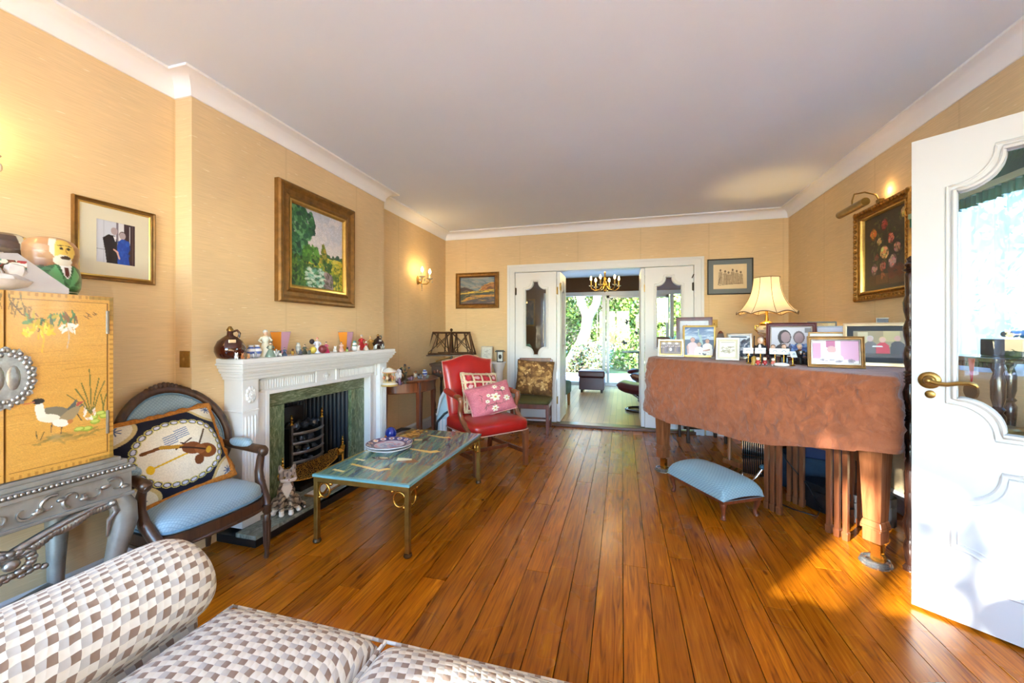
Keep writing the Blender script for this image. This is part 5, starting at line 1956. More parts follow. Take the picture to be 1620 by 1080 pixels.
# ------------------------------------------------------------------ dining chair with brocade cushion
dcx, dcy = -1.065, 4.79
dc = thing('dining_chair', 'mahogany dining chair with olive seat standing against the closed door leaf', 'chair', (dcx, dcy, 0), R(4))
upholstered_pad(.47, .44, .355, .40, .02, 0, p=.25).build('seat', mat('olive_cloth', (84, 80, 40), .8, var=.15, sc=40), dc, 60)
MB().box(-.225, .225, -.205, .205, .30, .356).build('seat_frame', W_MAHO, dc, 0, bevel=.003)
for s in (-1, 1):
    MB().taper(s * .21, -.205, 0, .355, .016, .016, .02, .02).build('leg', W_MAHO, dc, 0, bevel=.003)
    MB().taper(s * .20, .215, 0, .36, .016, .018, .019, .02, dy=-.02).build('leg', W_MAHO, dc, 0, bevel=.003)
    MB().taper(s * .20, .195, .36, .855, .018, .016, .016, .013, dx=s * .01, dy=.06).build('back_post', W_MAHO, dc, 0, bevel=.003)
    MB().box(s * .205 - .008, s * .205 + .008, -.20, .20, .13, .155).build('side_stretcher', W_MAHO, dc, 0)
MB().box(-.20, .20, -.01, .008, .14, .16).build('cross_stretcher', W_MAHO, dc, 0)
MB().box(-.205, .205, .246, .268, .815, .872).build('top_rail', W_MAHO, dc, 0, bevel=.006)
MB().box(-.19, .19, .222, .236, .56, .61).build('mid_rail', W_MAHO, dc, 0)
def brocade_art():
    c = Canvas(90, 90, (124, 88, 52))
    c.dabs(130, 0, 0, 1, 1, .07, .04, [(206, 168, 108), (180, 138, 82), (146, 108, 64), (104, 72, 44)], .8)
    g = np.random.default_rng(2)
    for (x, y) in ((.3, .35), (.68, .3), (.45, .68), (.78, .72), (.18, .75), (.5, .1), (.9, .5)):
        for k in range(16):
            a, r = g.uniform(0, 6.28), g.uniform(.02, .11)
            c.ell(x + r * math.cos(a), y + r * math.sin(a), g.uniform(.02, .045), g.uniform(.012, .025), ((222, 186, 126), (200, 160, 100), (140, 100, 60), (184, 142, 86))[k % 4], a + g.normal(0, .5))
    return c.mottle(.08)
cushion('brocade_cushion', 'brown and gold floral brocade cushion on the dining chair', (dcx + .0, dcy + .06, .424), (R(-14), R(3), R(5)), .46, .43, .15, brocade_art(), (90, 62, 36), mat('brown_cord', (110, 80, 46), .8), .007)

# ------------------------------------------------------------------ half-round side table
dm = thing('half_round_table', 'mahogany half-round side table against the alcove wall', 'side table', (XL + .012, 3.86, 0))
dr = .42
def half(r, n=28):
    return [(r * math.cos(-PI / 2 + PI * k / n), r * math.sin(-PI / 2 + PI * k / n)) for k in range(n + 1)]
MB().prism(half(dr), .690, .712).tube([(x, y, .701) for x, y in half(dr)], .011, 8).build('table_top', W_MAHO, dm, 40)
MB().prism(half(dr - .035), .585, .690).tube([(x, y, .59) for x, y in half(dr - .033)], .006, 6).build('apron', W_RED, dm, 40)
for a in (-78, -26, 26, 78):
    x, y = (dr - .045) * math.cos(R(a)), (dr - .045) * math.sin(R(a))
    lg = MB().taper(x, y, 0, .69, .012, .012, .022, .022)
    lg.box(x - .016, x + .016, y - .016, y + .016, .03, .075)
    lg.build('leg', W_MAHO, dm, 0, bevel=.003)

# carved side cabinet behind the red armchair
sc2 = thing('carved_side_table', 'small dark carved side table behind the red armchair', 'side table', (-1.955, 4.42, 0), R(6))
MB().box(-.235, .235, -.17, .17, .815, .84).box(-.225, .225, -.16, .16, .80, .815).build('table_top', W_DARK, sc2, 0, bevel=.004)
MB().box(-.215, .215, -.15, .15, .68, .80).build('apron', W_DARK, sc2, 0)
cv_ = MB()
for k in range(11):
    cv_.ell(-.18 + .036 * k, -.152, .74 + .012 * math.sin(k * 1.7), .017, .01, .022, 8, 5)
cv_.build('drawer_carving', W_MAHO, sc2, 60)
for (sx, sy) in ((1, 1), (1, -1), (-1, 1), (-1, -1)):
    MB().lathe([(0, 0), (.018, 0), (.022, .04), (.014, .08), (.02, .2), (.014, .28), (.022, .33), (.022, .36), (.014, .40), (.02, .52), (.014, .60), (.024, .66), (.024, .68), (0, .68)], 10, sx * .19, sy * .125, 0).build('leg', W_DARK, sc2, 50)
MB().box(-.20, .20, -.14, .14, .26, .285).build('shelf', W_RED, sc2, 0)
# white and blue curved ornament leaning below it
t = thing('curved_ornament', 'white and pale blue curved ornament with black rim beside the red chair', 'ornament', (-1.865, 4.05, 0), R(30))
MB().prism([(-.10, 0), (.08, 0), (.10, .30), (.13, .52), (.10, .66), (.02, .62), (-.07, .46), (-.11, .25)], -.02, .02, M=XZ).build('panel', mat('pale_blue_panel', (176, 200, 206), .5, var=.1), t, 30, bevel=.004)
MB().tube([(.10, -.024, .66), (.0, -.03, .60), (-.07, -.03, .48), (-.11, -.03, .30)], [.02, .03, .03, .012], 8, flat=.6).build('white_crest', M_WHITE, t, 60)
MB().tube([(.13, -.024, .46), (.06, -.03, .36), (-.03, -.03, .31), (-.11, -.026, .22), (-.12, -.024, .05)], .013, 8).build('black_rim', M_BLACK, t, 60)
for k in range(5):
    MB().box(-.08 + .035 * k, -.055 + .035 * k, -.028, -.02, .03, .25).build('white_slat', M_WHITE, t)
# two-sided wooden music stand
msx = at(714, 5.18)
mu = thing('music_stand', 'dark wooden two-sided music stand with latticed desks', 'music stand', (msx.x, msx.y, 0), R(14))
MB().lathe([(0, .10), (.03, .10), (.02, .16), (.024, .3), (.016, .34), (.022, .6), (.016, .66), (.022, .8), (.014, .86), (.014, 1.20), (.022, 1.205), (.01, 1.215), (.02, 1.235), (.012, 1.252), (0, 1.256)], 12).build('column', W_DARK, mu, 50)
for k in range(3):
    a = 2 * PI * k / 3 + .5
    MB().tube([(.02 * math.cos(a), .02 * math.sin(a), .16), (.10 * math.cos(a), .10 * math.sin(a), .13), (.16 * math.cos(a), .16 * math.sin(a), .04), (.19 * math.cos(a), .19 * math.sin(a), .012)], [.02, .018, .014, .012], 8).build('foot', W_DARK, mu, 60)
for s in (-1, 1):
    d = bpy.data.objects.new('desk', None)
    COL.objects.link(d)
    d.parent = mu
    def P(x, f_):
        # f 0 at top, 1 at the bottom edge
        return (x, s * (.016 + .13 * f_), 1.20 - .29 * f_)
    wt, wb = .235, .30
    def bar(name, a, b_, r=.010):
        MB().tube([P(*a), P(*b_)], r, 4, flat=1.0).build(name, W_DARK, d, 0)
    bar('top_rail', (-wt - .012, 0), (wt + .012, 0), .013)
    bar('bottom_rail', (-wb, .93), (wb, .93), .012)
    for f_ in (-1, 0, 1):
        bar('stile', (f_ * wt, 0), (f_ * wb, 1.0), .014)
    for f_ in (-.5, .5):
        bar('inner_stile', ((f_ - .22) * wt, 0), ((f_ - .30) * wb, .93), .009)
        bar('inner_stile', ((f_ + .22) * wt, 0), ((f_ + .30) * wb, .93), .009)
        bar('lattice_bar', ((f_ - .42) * wt, .05), ((f_ + .42) * wb, .9), .005)
        bar('lattice_bar', ((f_ + .42) * wt, .05), ((f_ - .42) * wb, .9), .005)
    q = MB()
    y0 = s * (.016 + .13)
    q.box(-wb, wb, min(y0, y0 + s * .04), max(y0, y0 + s * .04), .905, .918)
    q.build('ledge', W_DARK, d, 0)
MB().tube([(0, 0, .88), (-.10, -.03, .862), (-.19, -.06, .83)], .009, 8).build('brass_arm', M_BRASS, mu, 60)

# pale pedestal with framed certificate and lantern behind the chair
pd = thing('pedestal_table', 'narrow white pedestal behind the red armchair', 'pedestal', (-1.63, 4.93, 0))
MB().box(-.16, .16, -.10, .10, .80, .822).build('top', M_WHITE, pd, 0, bevel=.004)
MB().lathe([(0, 0), (.10, 0), (.10, .02), (.06, .06), (.05, .3), (.055, .7), (.08, .78), (.08, .80), (0, .80)], 18, .09, 0, 0).build('column', M_WHITE, pd, 50)
MB().box(-.14, .0, -.08, .08, .0, .03).box(-.10, -.06, -.02, .02, .03, .80).build('strut', M_WHITE, pd, 0)
ln = thing('lantern', 'small black and white lantern box with overhanging lid beside the chair back', 'lantern', (-1.515, 4.90, .8225), R(20))
MB().box(-.042, .042, -.042, .042, 0, .012).box(-.062, .062, -.062, .062, .132, .142).box(-.05, .05, -.05, .05, .142, .152).build('lid_and_base', M_BLACK, ln, 0)
MB().box(-.036, .036, -.036, .036, .012, .132).build('panes', mat('frosted_pane', (206, 214, 210), .3), ln, 0)
for sx in (-1, 1):
    for sy in (-1, 1):
        MB().box(sx * .036 - .005, sx * .036 + .005, sy * .036 - .005, sy * .036 + .005, .012, .132).build('corner_post', M_BLACK, ln, 0)
MB().ell(0, -.038, .07, .02, .006, .03, 8, 6).build('dark_motif', M_BLACK, ln)
# ------------------------------------------------------------------ grand piano under a brown cloth
PT = .985
pdir = Vector((-.612, .791))                       # along the straight side, near end to far end
pnor = Vector((-.791, -.612))                      # out towards the room
L0 = Vector((1.264, 2.486))
L1 = Vector((.343, 3.676))
def ppt(s, o):
    q = L0 + (L1 - L0) * s + pnor * o
    return (q.x, q.y)
outline = [ppt(-.085, .095), ppt(1.075, .095), (.36, 4.02), (.62, 4.32), (1.02, 4.48), (1.44, 4.46), (1.64, 4.15), (1.67, 3.5), (1.66, 3.05), (1.70, 2.84), (1.40, 2.62), (1.315, 2.42)]
pn = thing('grand_piano', 'polished mahogany grand piano hidden under a brown cloth', 'piano')
def smooth_poly(P, n=3, keep=()):
    """corner cutting of a closed polygon"""
    P = [Vector(p) for p in P]
    for _ in range(n):
        Q = []
        m = len(P)
        for i in range(m):
            a, b_ = P[i], P[(i + 1) % m]
            k = min(.25, .05 / max((b_ - a).length, 1e-6)) if (b_ - a).length > .6 else .25
            Q += [a + (b_ - a) * k, a + (b_ - a) * (1 - k)]
        P = Q
    return [tuple(p) for p in P]
def inset(P, d):
    P = [Vector(p) for p in P]
    m = len(P)
    out = []
    ar = sum(P[i].x * P[(i + 1) % m].y - P[(i + 1) % m].x * P[i].y for i in range(m))
    sg = 1 if ar > 0 else -1
    for i in range(m):
        d0 = (P[i] - P[i - 1]).normalized()
        d1_ = (P[(i + 1) % m] - P[i]).normalized()
        n_ = Vector((-(d0.y + d1_.y), d0.x + d1_.x)).normalized() * sg
        out.append(tuple(P[i] + n_ * d))
    return out
OUT = smooth_poly(outline)
MB().prism(inset(OUT, .02), .64, PT - .012).build('case', W_PIANO, pn, 20)
rot_p = math.atan2(pdir.y, pdir.x)
M_CRYST = mat('caster_glass', (214, 220, 220), .08, var=.05, trans=.92, coat=.5)
LEGS = [(L0.x, L0.y), (L1.x, L1.y), (1.30, 3.86)]
for (x, y) in LEGS:
    Mx = tr(x, y, 0) @ rotm(0, 0, rot_p)
    lg = MB()
    lg.taper(0, 0, .125, .19, .040, .040, .040, .040, M=Mx)
    lg.taper(0, 0, .19, .205, .047, .047, .047, .047, M=Mx)
    lg.taper(0, 0, .205, .235, .047, .047, .039, .039, M=Mx)
    lg.taper(0, 0, .235, .64, .038, .038, .052, .052, M=Mx)
    lo_ = lg.build('leg', W_PIANO, pn, 0, bevel=.004)
    q = MB()
    q.lathe([(0, .125), (.03, .125), (.022, .112), (0, .108)], 12, M=Mx)
    for s in (-1, 1):
        q.box(-.03, .012, s * .016 - .004, s * .016 + .004, .035, .112, M=Mx)
    q.tube([(0, -.012, .042), (0, .012, .042)], .03, 18, M=Mx @ tr(-.012, 0, .0))
    q.build('caster', M_BRIGHTBRASS, lo_, 40)
ly = MB()
ly.box(-.03, .03, -.11, .11, .12, .16)
for s in (-.07, .07):
    ly.tube([(0, s, .16), (0, s, .64)], .016, 10)
lyo = ly.build('pedal_lyre', W_PIANO, pn, 40)
lyo.location = (.90, 3.60, 0)
lyo.rotation_euler = (0, 0, R(38))
for s in (-.05, 0, .05):
    MB().tube([(0, s, .1), (-.08, s, .06)], .008, 8).build('pedal', M_BRASS, lyo)
for i, (x, y) in enumerate(LEGS[:2]):
    o = MB().lathe([(0, 0), (.062, 0), (.07, .012), (.06, .032), (.048, .034), (.040, .014), (0, .012)], 20).build('caster_cup', M_CRYST, None, 40)
    o.location = (x, y, .0005)
    tag(o, ['clear glass cup under the near piano caster', 'clear glass cup under the far piano caster'][i], 'caster cup', 'caster cups')

# the cloth
def cloth():
    P = [Vector(p) for p in OUT]
    m = len(P)
    # resample
    L = [0]
    for i in range(m):
        L.append(L[-1] + (P[(i + 1) % m] - P[i]).length)
    N = 640
    pts = []
    for k in range(N):
        d = L[-1] * k / N
        i = 0
        while L[i + 1] < d:
            i += 1
        f_ = (d - L[i]) / max(L[i + 1] - L[i], 1e-9)
        pts.append(P[i] + (P[(i + 1) % m] - P[i]) * f_)
    cen = Vector((1.05, 3.4))
    vs_, fs = [], []
    rows = 60
    nrm = []
    for k in range(N):
        d = (pts[(k + 2) % N] - pts[k - 2]).normalized()
        n_ = Vector((d.y, -d.x))
        if n_.dot(pts[k] - cen) < 0:
            n_ = -n_
        nrm.append(n_)
    def hem(p):
        s = (p - L0).dot(L1 - L0) / (L1 - L0).length_squared
        front = (p - L0).dot(pnor) > .02
        if front:
            return float(np.interp(s, [-.1, 0, .12, .3, .5, .7, .85, 1.0, 1.1], [.615, .60, .565, .515, .49, .485, .475, .495, .52]))
        return .56
    top_in = 6
    for r in range(top_in):       # top sheet, from the middle out to the edge
        k_ = r / (top_in - 1)
        for k in range(N):
            p = cen + (pts[k] - cen) * (k_ * .985)
            w_ = noise.noise(Vector((p.x * 3, p.y * 3, 2.0)))
            vs_.append((p.x, p.y, PT + .002 + .0015 * w_))
    for r in range(1, rows + 1):
        v = r / rows
        for k in range(N):
            p, n_ = pts[k], nrm[k]
            h = hem(p) + .006 * math.sin(k * .072)
            z = PT - (PT - h) * v
            a = k / N * L[-1]
            big = noise.noise(Vector((a * 3.2, v * 1.2, 5.0)))
            mid = noise.noise(Vector((a * 9 + z * 5, z * 6, 9.0)))
            fine = noise.noise(Vector((a * 24 - z * 14, z * 20 + a * 9, 3.0)))
            ridge = (1 - abs(noise.noise(Vector((a * 7 + z * 9, z * 8 - a * 2, 21.0))))) ** 6 + .7 * (1 - abs(noise.noise(Vector((a * 11 - z * 13, z * 9 + a * 3, 31.0))))) ** 6
            zone = .35 + .65 * max(0.0, min(1.0, noise.noise(Vector((a * 1.6, z * 1.5, 44.0))) * 2 + .6))
            off = .014 + .016 * v + (.026 * big * v + .010 * mid + .004 * fine + .012 * ridge * zone)
            if v < .12:
                off *= v / .12 * .9 + .1
            off = max(off, .003)
            q = p + n_ * off
            vs_.append((q.x, q.y, z + (0.003 * (1 - v) if v < .05 else 0)))
    R_ = top_in + rows
    for r in range(R_ - 1):
        for k in range(N):
            l = (k + 1) % N
            fs.append((r * N + k, r * N + l, (r + 1) * N + l, (r + 1) * N + k))
    mb = MB().add(vs_, fs)
    return mb
mc, ntc, bc = nmat('rust_brown_cloth')
f1 = tex_noise(ntc, (1, 1, 1), 10, 5, 1.5)
f2 = tex_noise(ntc, (1, 1, 1), 240, 2)
o_ = ramp(ntc, f1, [(0.3, rgb(136, 78, 50)), (0.7, rgb(164, 98, 66))])
ntc.links.new(o_, bc.inputs['Base Color'])
bc.inputs['Roughness'].default_value = .8
bc.inputs['Sheen Weight'].default_value = .3
bc.inputs['Specular IOR Level'].default_value = .2
bn1 = node(ntc, 'ShaderNodeBump'); bn1.inputs['Strength'].default_value = .55; bn1.inputs['Distance'].default_value = .02
f3 = tex_noise(ntc, (1, 1, .6), 17, 4, 2.2)
ntc.links.new(f3, bn1.inputs['Height'])
bn2 = node(ntc, 'ShaderNodeBump'); bn2.inputs['Strength'].default_value = .15; bn2.inputs['Distance'].default_value = .002
ntc.links.new(f2, bn2.inputs['Height']); ntc.links.new(bn1.outputs[0], bn2.inputs['Normal'])
ntc.links.new(bn2.outputs[0], bc.inputs['Normal'])
co = cloth().build('piano_cloth', mc, None, 80)
tag(co, 'rust-brown creased cloth draped over the grand piano', 'cloth')

# ------------------------------------------------------------------ blue footstool
A_, B_, C_ = Vector((.617, 2.82)), Vector((.843, 2.956)), Vector((.381, 3.218))
fc = (B_ + C_) / 2
frot = math.atan2(B_.y - A_.y, B_.x - A_.x)
fs_ = thing('footstool', 'long pale blue damask footstool with cabriole legs before the piano', 'footstool', (fc.x, fc.y, 0), frot)
fsw, fsd = .335, .565
def fst(u, v, s):
    a, b = 2 * u - 1, 2 * v - 1
    e = ((1 - abs(a) ** 9) * (1 - abs(b) ** 9)) ** .5
    z = .135 + (.082 * e + .045 * (1 - a * a) * (1 - .6 * b * b)) if s > 0 else .135
    k = 1 - .015 * (1 - e)
    return (fsw / 2 * a * k, fsd / 2 * b * k, z)
MB().grid(lambda u, v: fst(u, v, 1), 32, 40).grid(lambda u, v: fst(1 - u, v, -1), 8, 8).build('padded_top', M_BLUE2, fs_, 60)
per = [(fsw / 2 * a, fsd / 2 * b, .138) for a, b in ((-1, -1), (1, -1), (1, 1), (-1, 1))]
MB().box(-fsw / 2 + .012, fsw / 2 - .012, -fsd / 2 + .012, fsd / 2 - .012, .112, .136).build('frame', W_MAHO, fs_, 0)
for (sx, sy) in ((1, -1), (-1, -1), (1, 1), (-1, 1)):
    x, y = sx * .125, sy * .235
    d = Vector((sx, sy)).normalized()
    p_ = [(x, y, .125), (x + d.x * .016, y + d.y * .016, .10), (x + d.x * .012, y + d.y * .012, .07), (x + d.x * .002, y + d.y * .002, .04), (x + d.x * .004, y + d.y * .004, .018), (x + d.x * .012, y + d.y * .012, .0)]
    lg = MB().tube(p_, [.026, .022, .016, .012, .014, .016], 10)
    lg.ell(x + d.x * .010, y + d.y * .010, .010, .018, .018, .010, 10, 6)
    lg.build('leg', W_MAHO, fs_, 60)

# ------------------------------------------------------------------ nest of tables under the piano
nd = Vector((.66, -.751))                 # along the front of the nest
nb = Vector((.751, .66))                  # towards the back
base = Vector((1.003, 3.01))
NEST = ['front table of the nest standing under the piano', 'middle table of the nest standing under the piano', 'rear table of the nest standing under the piano']
def nest_table(w_, d_, h_, loc, label):
    t = thing('nest_table', label, 'side table', (*loc, 0), math.atan2(nd.y, nd.x), 'nest of tables under the piano')
    MB().box(-.02, w_ + .02, -.02, d_ + .02, h_ - .016, h_).build('top', W_RED, t, 0, bevel=.004)
    MB().box(.0, w_, .0, .012, h_ - .06, h_ - .016).box(0, w_, d_ - .012, d_, h_ - .06, h_ - .016).build('rail', W_RED, t, 0)
    for (x, y) in ((0, 0), (w_, 0), (0, d_), (w_, d_)):
        lg = MB().taper(x, y, .05, h_ - .016, .0125, .0125, .0135, .0135)
        lg.taper(x, y, .0, .045, .014, .014, .017, .017).taper(x, y, .045, .052, .017, .017, .0135, .0135)
        lg.build('leg', W_RED, t, 0, bevel=.002)
for k in range(3):
    q = base + Vector((-.021, .038)) * (2 * k) * .55
    nest_table(.37, .26, .59 - .022 * k, q + nb * (.0), NEST[k])

# ------------------------------------------------------------------ things stored below
v = thing('instrument_case', 'black rounded instrument case under the piano', 'case', (1.44, 3.10, 0), R(-35))
def vc(u, w_, r, z0, z1):
    return None
body = [(.22 * math.cos(2 * PI * k / 28) * (1.0 if math.cos(2 * PI * k / 28) > 0 else 1.15), .13 * math.sin(2 * PI * k / 28)) for k in range(28)]
MB().prism(body, .01, .135).build('case_body', mat('black_case', (24, 26, 30), .45, var=.2), v, 40, bevel=.02)
MB().prism([(a * 1.01, b * 1.01) for a, b in body], .136, .185).build('case_lid', MATS['black_case'], v, 40, bevel=.02)
for s in (-.10, .06):
    MB().box(s, s + .025, -.139, -.131, .115, .15).build('latch', M_CHROME, v)
MB().tube([(-.08, -.135, .10), (-.06, -.16, .10), (.02, -.16, .10), (.04, -.135, .10)], .006, 8).build('carry_handle', M_BLACK, v)
o = MB().box(-.24, .24, -.10, .10, 0, .27).build('storage_bag', mat('slate_blue_cloth', (58, 80, 100), .8, var=.2, sc=12), None, 0, bevel=.03)
o.location = (1.42, 3.52, 0)
o.rotation_euler = (0, 0, R(-30))
tag(o, 'slate blue soft bag behind the instrument case', 'bag')
o = MB().box(-.16, .16, -.11, .11, 0, .25).build('box_file', mat('navy_box', (30, 50, 100), .5, var=.1), None, 0, bevel=.006)
o.location = (1.42, 3.52, .271)
o.rotation_euler = (0, 0, R(-26))
tag(o, 'dark blue box on top of the soft bag under the piano', 'box')
# chrome heater
hp = at(1196, 3.05)
ht = thing('electric_heater', 'small chrome wire heater leaning beside the nest of tables', 'heater', (hp.x, hp.y, 0), R(-28))
gm = MB()
for k in range(13):
    x = -.085 + .17 * k / 12
    gm.tube([(x, -.01, .10), (x, -.03, .25), (x, -.02, .40), (x, .0, .43)], .0025, 5)
gr = gm.build('grille', M_CHROME, ht, 60)
gr['kind'] = 'stuff'
MB().box(-.095, .095, .0, .05, .10, .44).build('back_shell', mat('dark_reflector', (60, 58, 60), .2, .9), ht, 0, bevel=.01)
for z in (.11, .26, .42):
    MB().tube([(-.095, -.012 - .015 * (z == .26), z), (.095, -.012 - .015 * (z == .26), z)], .004, 6).build('cross_wire', M_CHROME, ht)
for s in (-1, 1):
    MB().tube([(s * .09, .03, .12), (s * .10, .0, .05), (s * .10, -.08, .008), (s * .10, .10, .008)], .007, 8).build('foot', M_CHROME, ht, 60)
MB().ell(.05, -.04, .19, .02, .02, .02, 10, 8).build('knob', mat('teal_plastic', (60, 110, 130), .3), ht)
MB().tube([(.05, -.04, .18), (.02, -.07, .12), (-.01, -.09, .08)], [.014, .012, .006], 8).build('bracket', M_CHROME, ht, 60)
# cable loops
o = MB().tube([(1.08, 3.30, .42), (1.12, 3.24, .30), (1.22, 3.16, .16), (1.26, 3.06, .04), (1.22, 3.02, .008), (1.12, 3.10, .006), (1.05, 3.2, .006)], .004, 6).build('cable', M_BLACK, None, 60)
tag(o, 'thin black cable looping down under the piano', 'cable')

# dark stool by the end wall, seen below the cloth
sx_ = at(1106, 4.35)
t = thing('piano_stool', 'dark wooden stool standing behind the piano', 'stool', (sx_.x + .05, sx_.y + .12, 0), R(12))
MB().box(-.24, .24, -.17, .17, .46, .50).build('seat', W_DARK, t, 0, bevel=.01)
MB().box(-.23, .23, -.16, .16, .41, .46).build('rail', W_DARK, t, 0)
for (a, b) in ((1, 1), (1, -1), (-1, 1), (-1, -1)):
    MB().lathe([(0, 0), (.018, 0), (.022, .05), (.015, .1), (.02, .2), (.014, .26), (.024, .34), (.024, .41), (0, .41)], 10, a * .2, b * .13, 0).build('leg', W_DARK, t, 50)
MB().box(-.2, .2, -.012, .012, .12, .15).build('stretcher', W_DARK, t, 0)

# ------------------------------------------------------------------ turned post and shelf stand by the open door
pz = thing('turned_post', 'tall dark turned wooden post between the piano and the open door', 'stand post', (1.405, 2.475, 0))
prof = [(0, 0), (.020, 0), (.024, .012), (.016, .03)]
z = .03
rp = random.Random(12)
while z < 1.50:
    k = rp.choice((0, 1, 2))
    if k == 0:
        for _ in range(4):
            prof += [(.015, z), (.022, z + .008), (.015, z + .016)]
            z += .017
    elif k == 1:
        prof += [(.014, z), (.021, z + .05), (.023, z + .09), (.015, z + .13)]
        z += .135
    else:
        prof += [(.016, z), (.018, z + .10), (.016, z + .11)]
        z += .115
zt = z
prof += [(.012, zt), (.026, zt + .012), (.012, zt + .024), (.02, zt + .04), (.010, zt + .055), (.013, zt + .07), (0, zt + .085)]
sc_f = 1.588 / (zt + .085)
MB().lathe([(r * 1.3, h * sc_f) for r, h in prof], 14).build('post', W_EBON, pz, 40)
MB().lathe([(0, 0), (.03, 0), (.028, .014), (0, .016)], 18).build('foot', W_EBON, pz)

et = thing('shelf_stand', 'dark open shelf stand with turned columns behind the open door', 'shelf', (1.60, 2.235, 0))
ex, ey = .155, .18
for z in (.16, .68, 1.075):
    q = MB().box(-ex, ex, -ey, ey, z, z + .022)
    q.build('shelf', W_EBON, et, 0, bevel=.004)
for k in range(18):
    MB().box(-ex - .001, -ex + .012, -ey + 2 * ey * k / 18 + .003, -ey + 2 * ey * (k + 1) / 18 - .003, 1.055, 1.075).build('dentil', W_EBON, et, 0)
for (sx, sy) in ((1, 1), (1, -1), (-1, 1), (-1, -1)):
    x, y = sx * (ex - .022), sy * (ey - .022)
    for (z0, z1) in ((0, .16), (.182, .68), (.702, 1.075)):
        h_ = z1 - z0
        pr = [(0, 0), (.016, 0), (.022, .06 * h_), (.015, .10 * h_), (.021, .30 * h_), (.023, .42 * h_), (.014, .47 * h_), (.022, .50 * h_), (.014, .53 * h_), (.021, .62 * h_), (.022, .80 * h_), (.014, .90 * h_), (.022, .95 * h_), (.016, h_), (0, h_)]
        MB().lathe(pr, 12, x, y, z0).build('column', W_EBON, et, 45)
def book(name, label, loc, sx, sy, sz, col, rot=0):
    t = thing(name, label, 'book', loc, rot)
    MB().box(-sx / 2, sx / 2, -sy / 2, sy / 2, 0, .003).box(-sx / 2, sx / 2, -sy / 2, sy / 2, sz - .003, sz).box(-sx / 2, -sx / 2 + .004, -sy / 2, sy / 2, 0, sz).build('cover', col, t, 0)
    MB().box(-sx / 2 + .004, sx / 2 - .004, -sy / 2 + .004, sy / 2 - .004, .003, sz - .003).build('pages', mat('paper_pages', (232, 228, 216), .8), t, 0)
ez = .702
book('book', 'blue book lowest in the shelf stand pile', (1.615, 2.225, ez), .19, .27, .028, mat('blue_cover', (30, 90, 160), .4), R(-4))
book('book', 'white and green book in the shelf stand pile', (1.615, 2.225, ez + .0285), .18, .25, .024, mat('white_cover', (222, 232, 226), .4), R(5))
o = MB().lathe([(0, 0), (.06, 0), (.066, .006), (.066, .030), (.06, .036), (.05, .038), (0, .038)], 28).build('round_tin', mat('gilt_tin', (176, 140, 84), .3, .6, var=.3, sc=30), None, 40)
o.location = (1.60, 2.24, ez + .053)
tag(o, 'round gilt tin on top of the books in the shelf stand', 'tin')
md = thing('medal', 'round bronze medal on a red ribbon hanging from the shelf stand', 'medal', (1.4365, 2.16, 1.09), R(-90))
MB().prism([(-.016, 0), (.016, 0), (.003, -.10), (-.003, -.10)], -.002, .0, M=XZ).build('ribbon', mat('red_ribbon', (170, 30, 40), .6), md)
MB().lathe([(0, -.004), (.036, -.004), (.036, .004), (0, .004)], 28, M=tr(0, 0, -.138) @ rotm(PI / 2)).build('disc', mat('bronze', (130, 96, 60), .35, .8), md)
o = MB().box(-.07, .07, -.10, .10, 0, .075).build('keepsake_box', mat('dark_box', (36, 30, 30), .35), None, 0, bevel=.004)
o.location = (1.63, 2.20, 1.0975)
tag(o, 'dark box on top of the shelf stand', 'box')
t = thing('torch', 'blue torch lying on the dark box behind the door glass', 'torch', (1.625, 2.20, 1.1735), R(25))
MB().tube([(-.06, 0, .02), (.02, 0, .02), (.03, 0, .02), (.05, 0, .02)], [.014, .014, .020, .020], 14).build('torch_body', mat('blue_plastic', (24, 70, 140), .3), t, 40)
MB().tube([(-.085, 0, .02), (-.06, 0, .02)], .012, 12).build('tail_cap', M_BLACK, t, 40)
# ------------------------------------------------------------------ framed pictures
M_FGOLD = mat('bronze_gilt_frame', (132, 94, 44), .4, .45, var=.35, sc=22, bmp=.12)
M_FGOLD2 = mat('carved_gilt_frame', (150, 104, 40), .42, .6, var=.5, sc=45, bmp=.8)
M_FBRIGHT = mat('bright_gilt_edge', (206, 168, 92), .3, .8, var=.15, sc=30)
M_FSILV = mat('silver_frame', (176, 168, 156), .3, .8, var=.2, sc=30)
M_FDARK = wood('dark_frame_wood', (58, 30, 20), (92, 50, 32), .35, .3)
M_FBLACK = mat('black_frame', (30, 28, 28), .35)
M_FRED = wood('burgundy_frame', (70, 22, 26), (104, 36, 38), .3, .4)
M_GILT = mat('gilt_photo_frame', (178, 146, 78), .32, .7, var=.2, sc=30)
M_BOARD = mat('mount_board', (214, 208, 186), .85, var=.02)
M_BACKB = mat('frame_backing', (70, 54, 40), .8)

def fprof(fw, d, style):
    if style == 'flat':
        return [(0, 0), (0, d), (.12 * fw, d * 1.05), (.88 * fw, d), (fw, d * .7), (fw, 0)]
    if style == 'ogee':
        return [(0, 0), (0, d * .75), (.1 * fw, d), (.25 * fw, d), (.45 * fw, d * .62), (.7 * fw, d * .55), (.85 * fw, d * .72), (fw, d * .5), (fw, 0)]
    return [(0, 0), (0, d * .6), (.15 * fw, d), (.5 * fw, d * .95), (fw, d * .45), (fw, 0)]

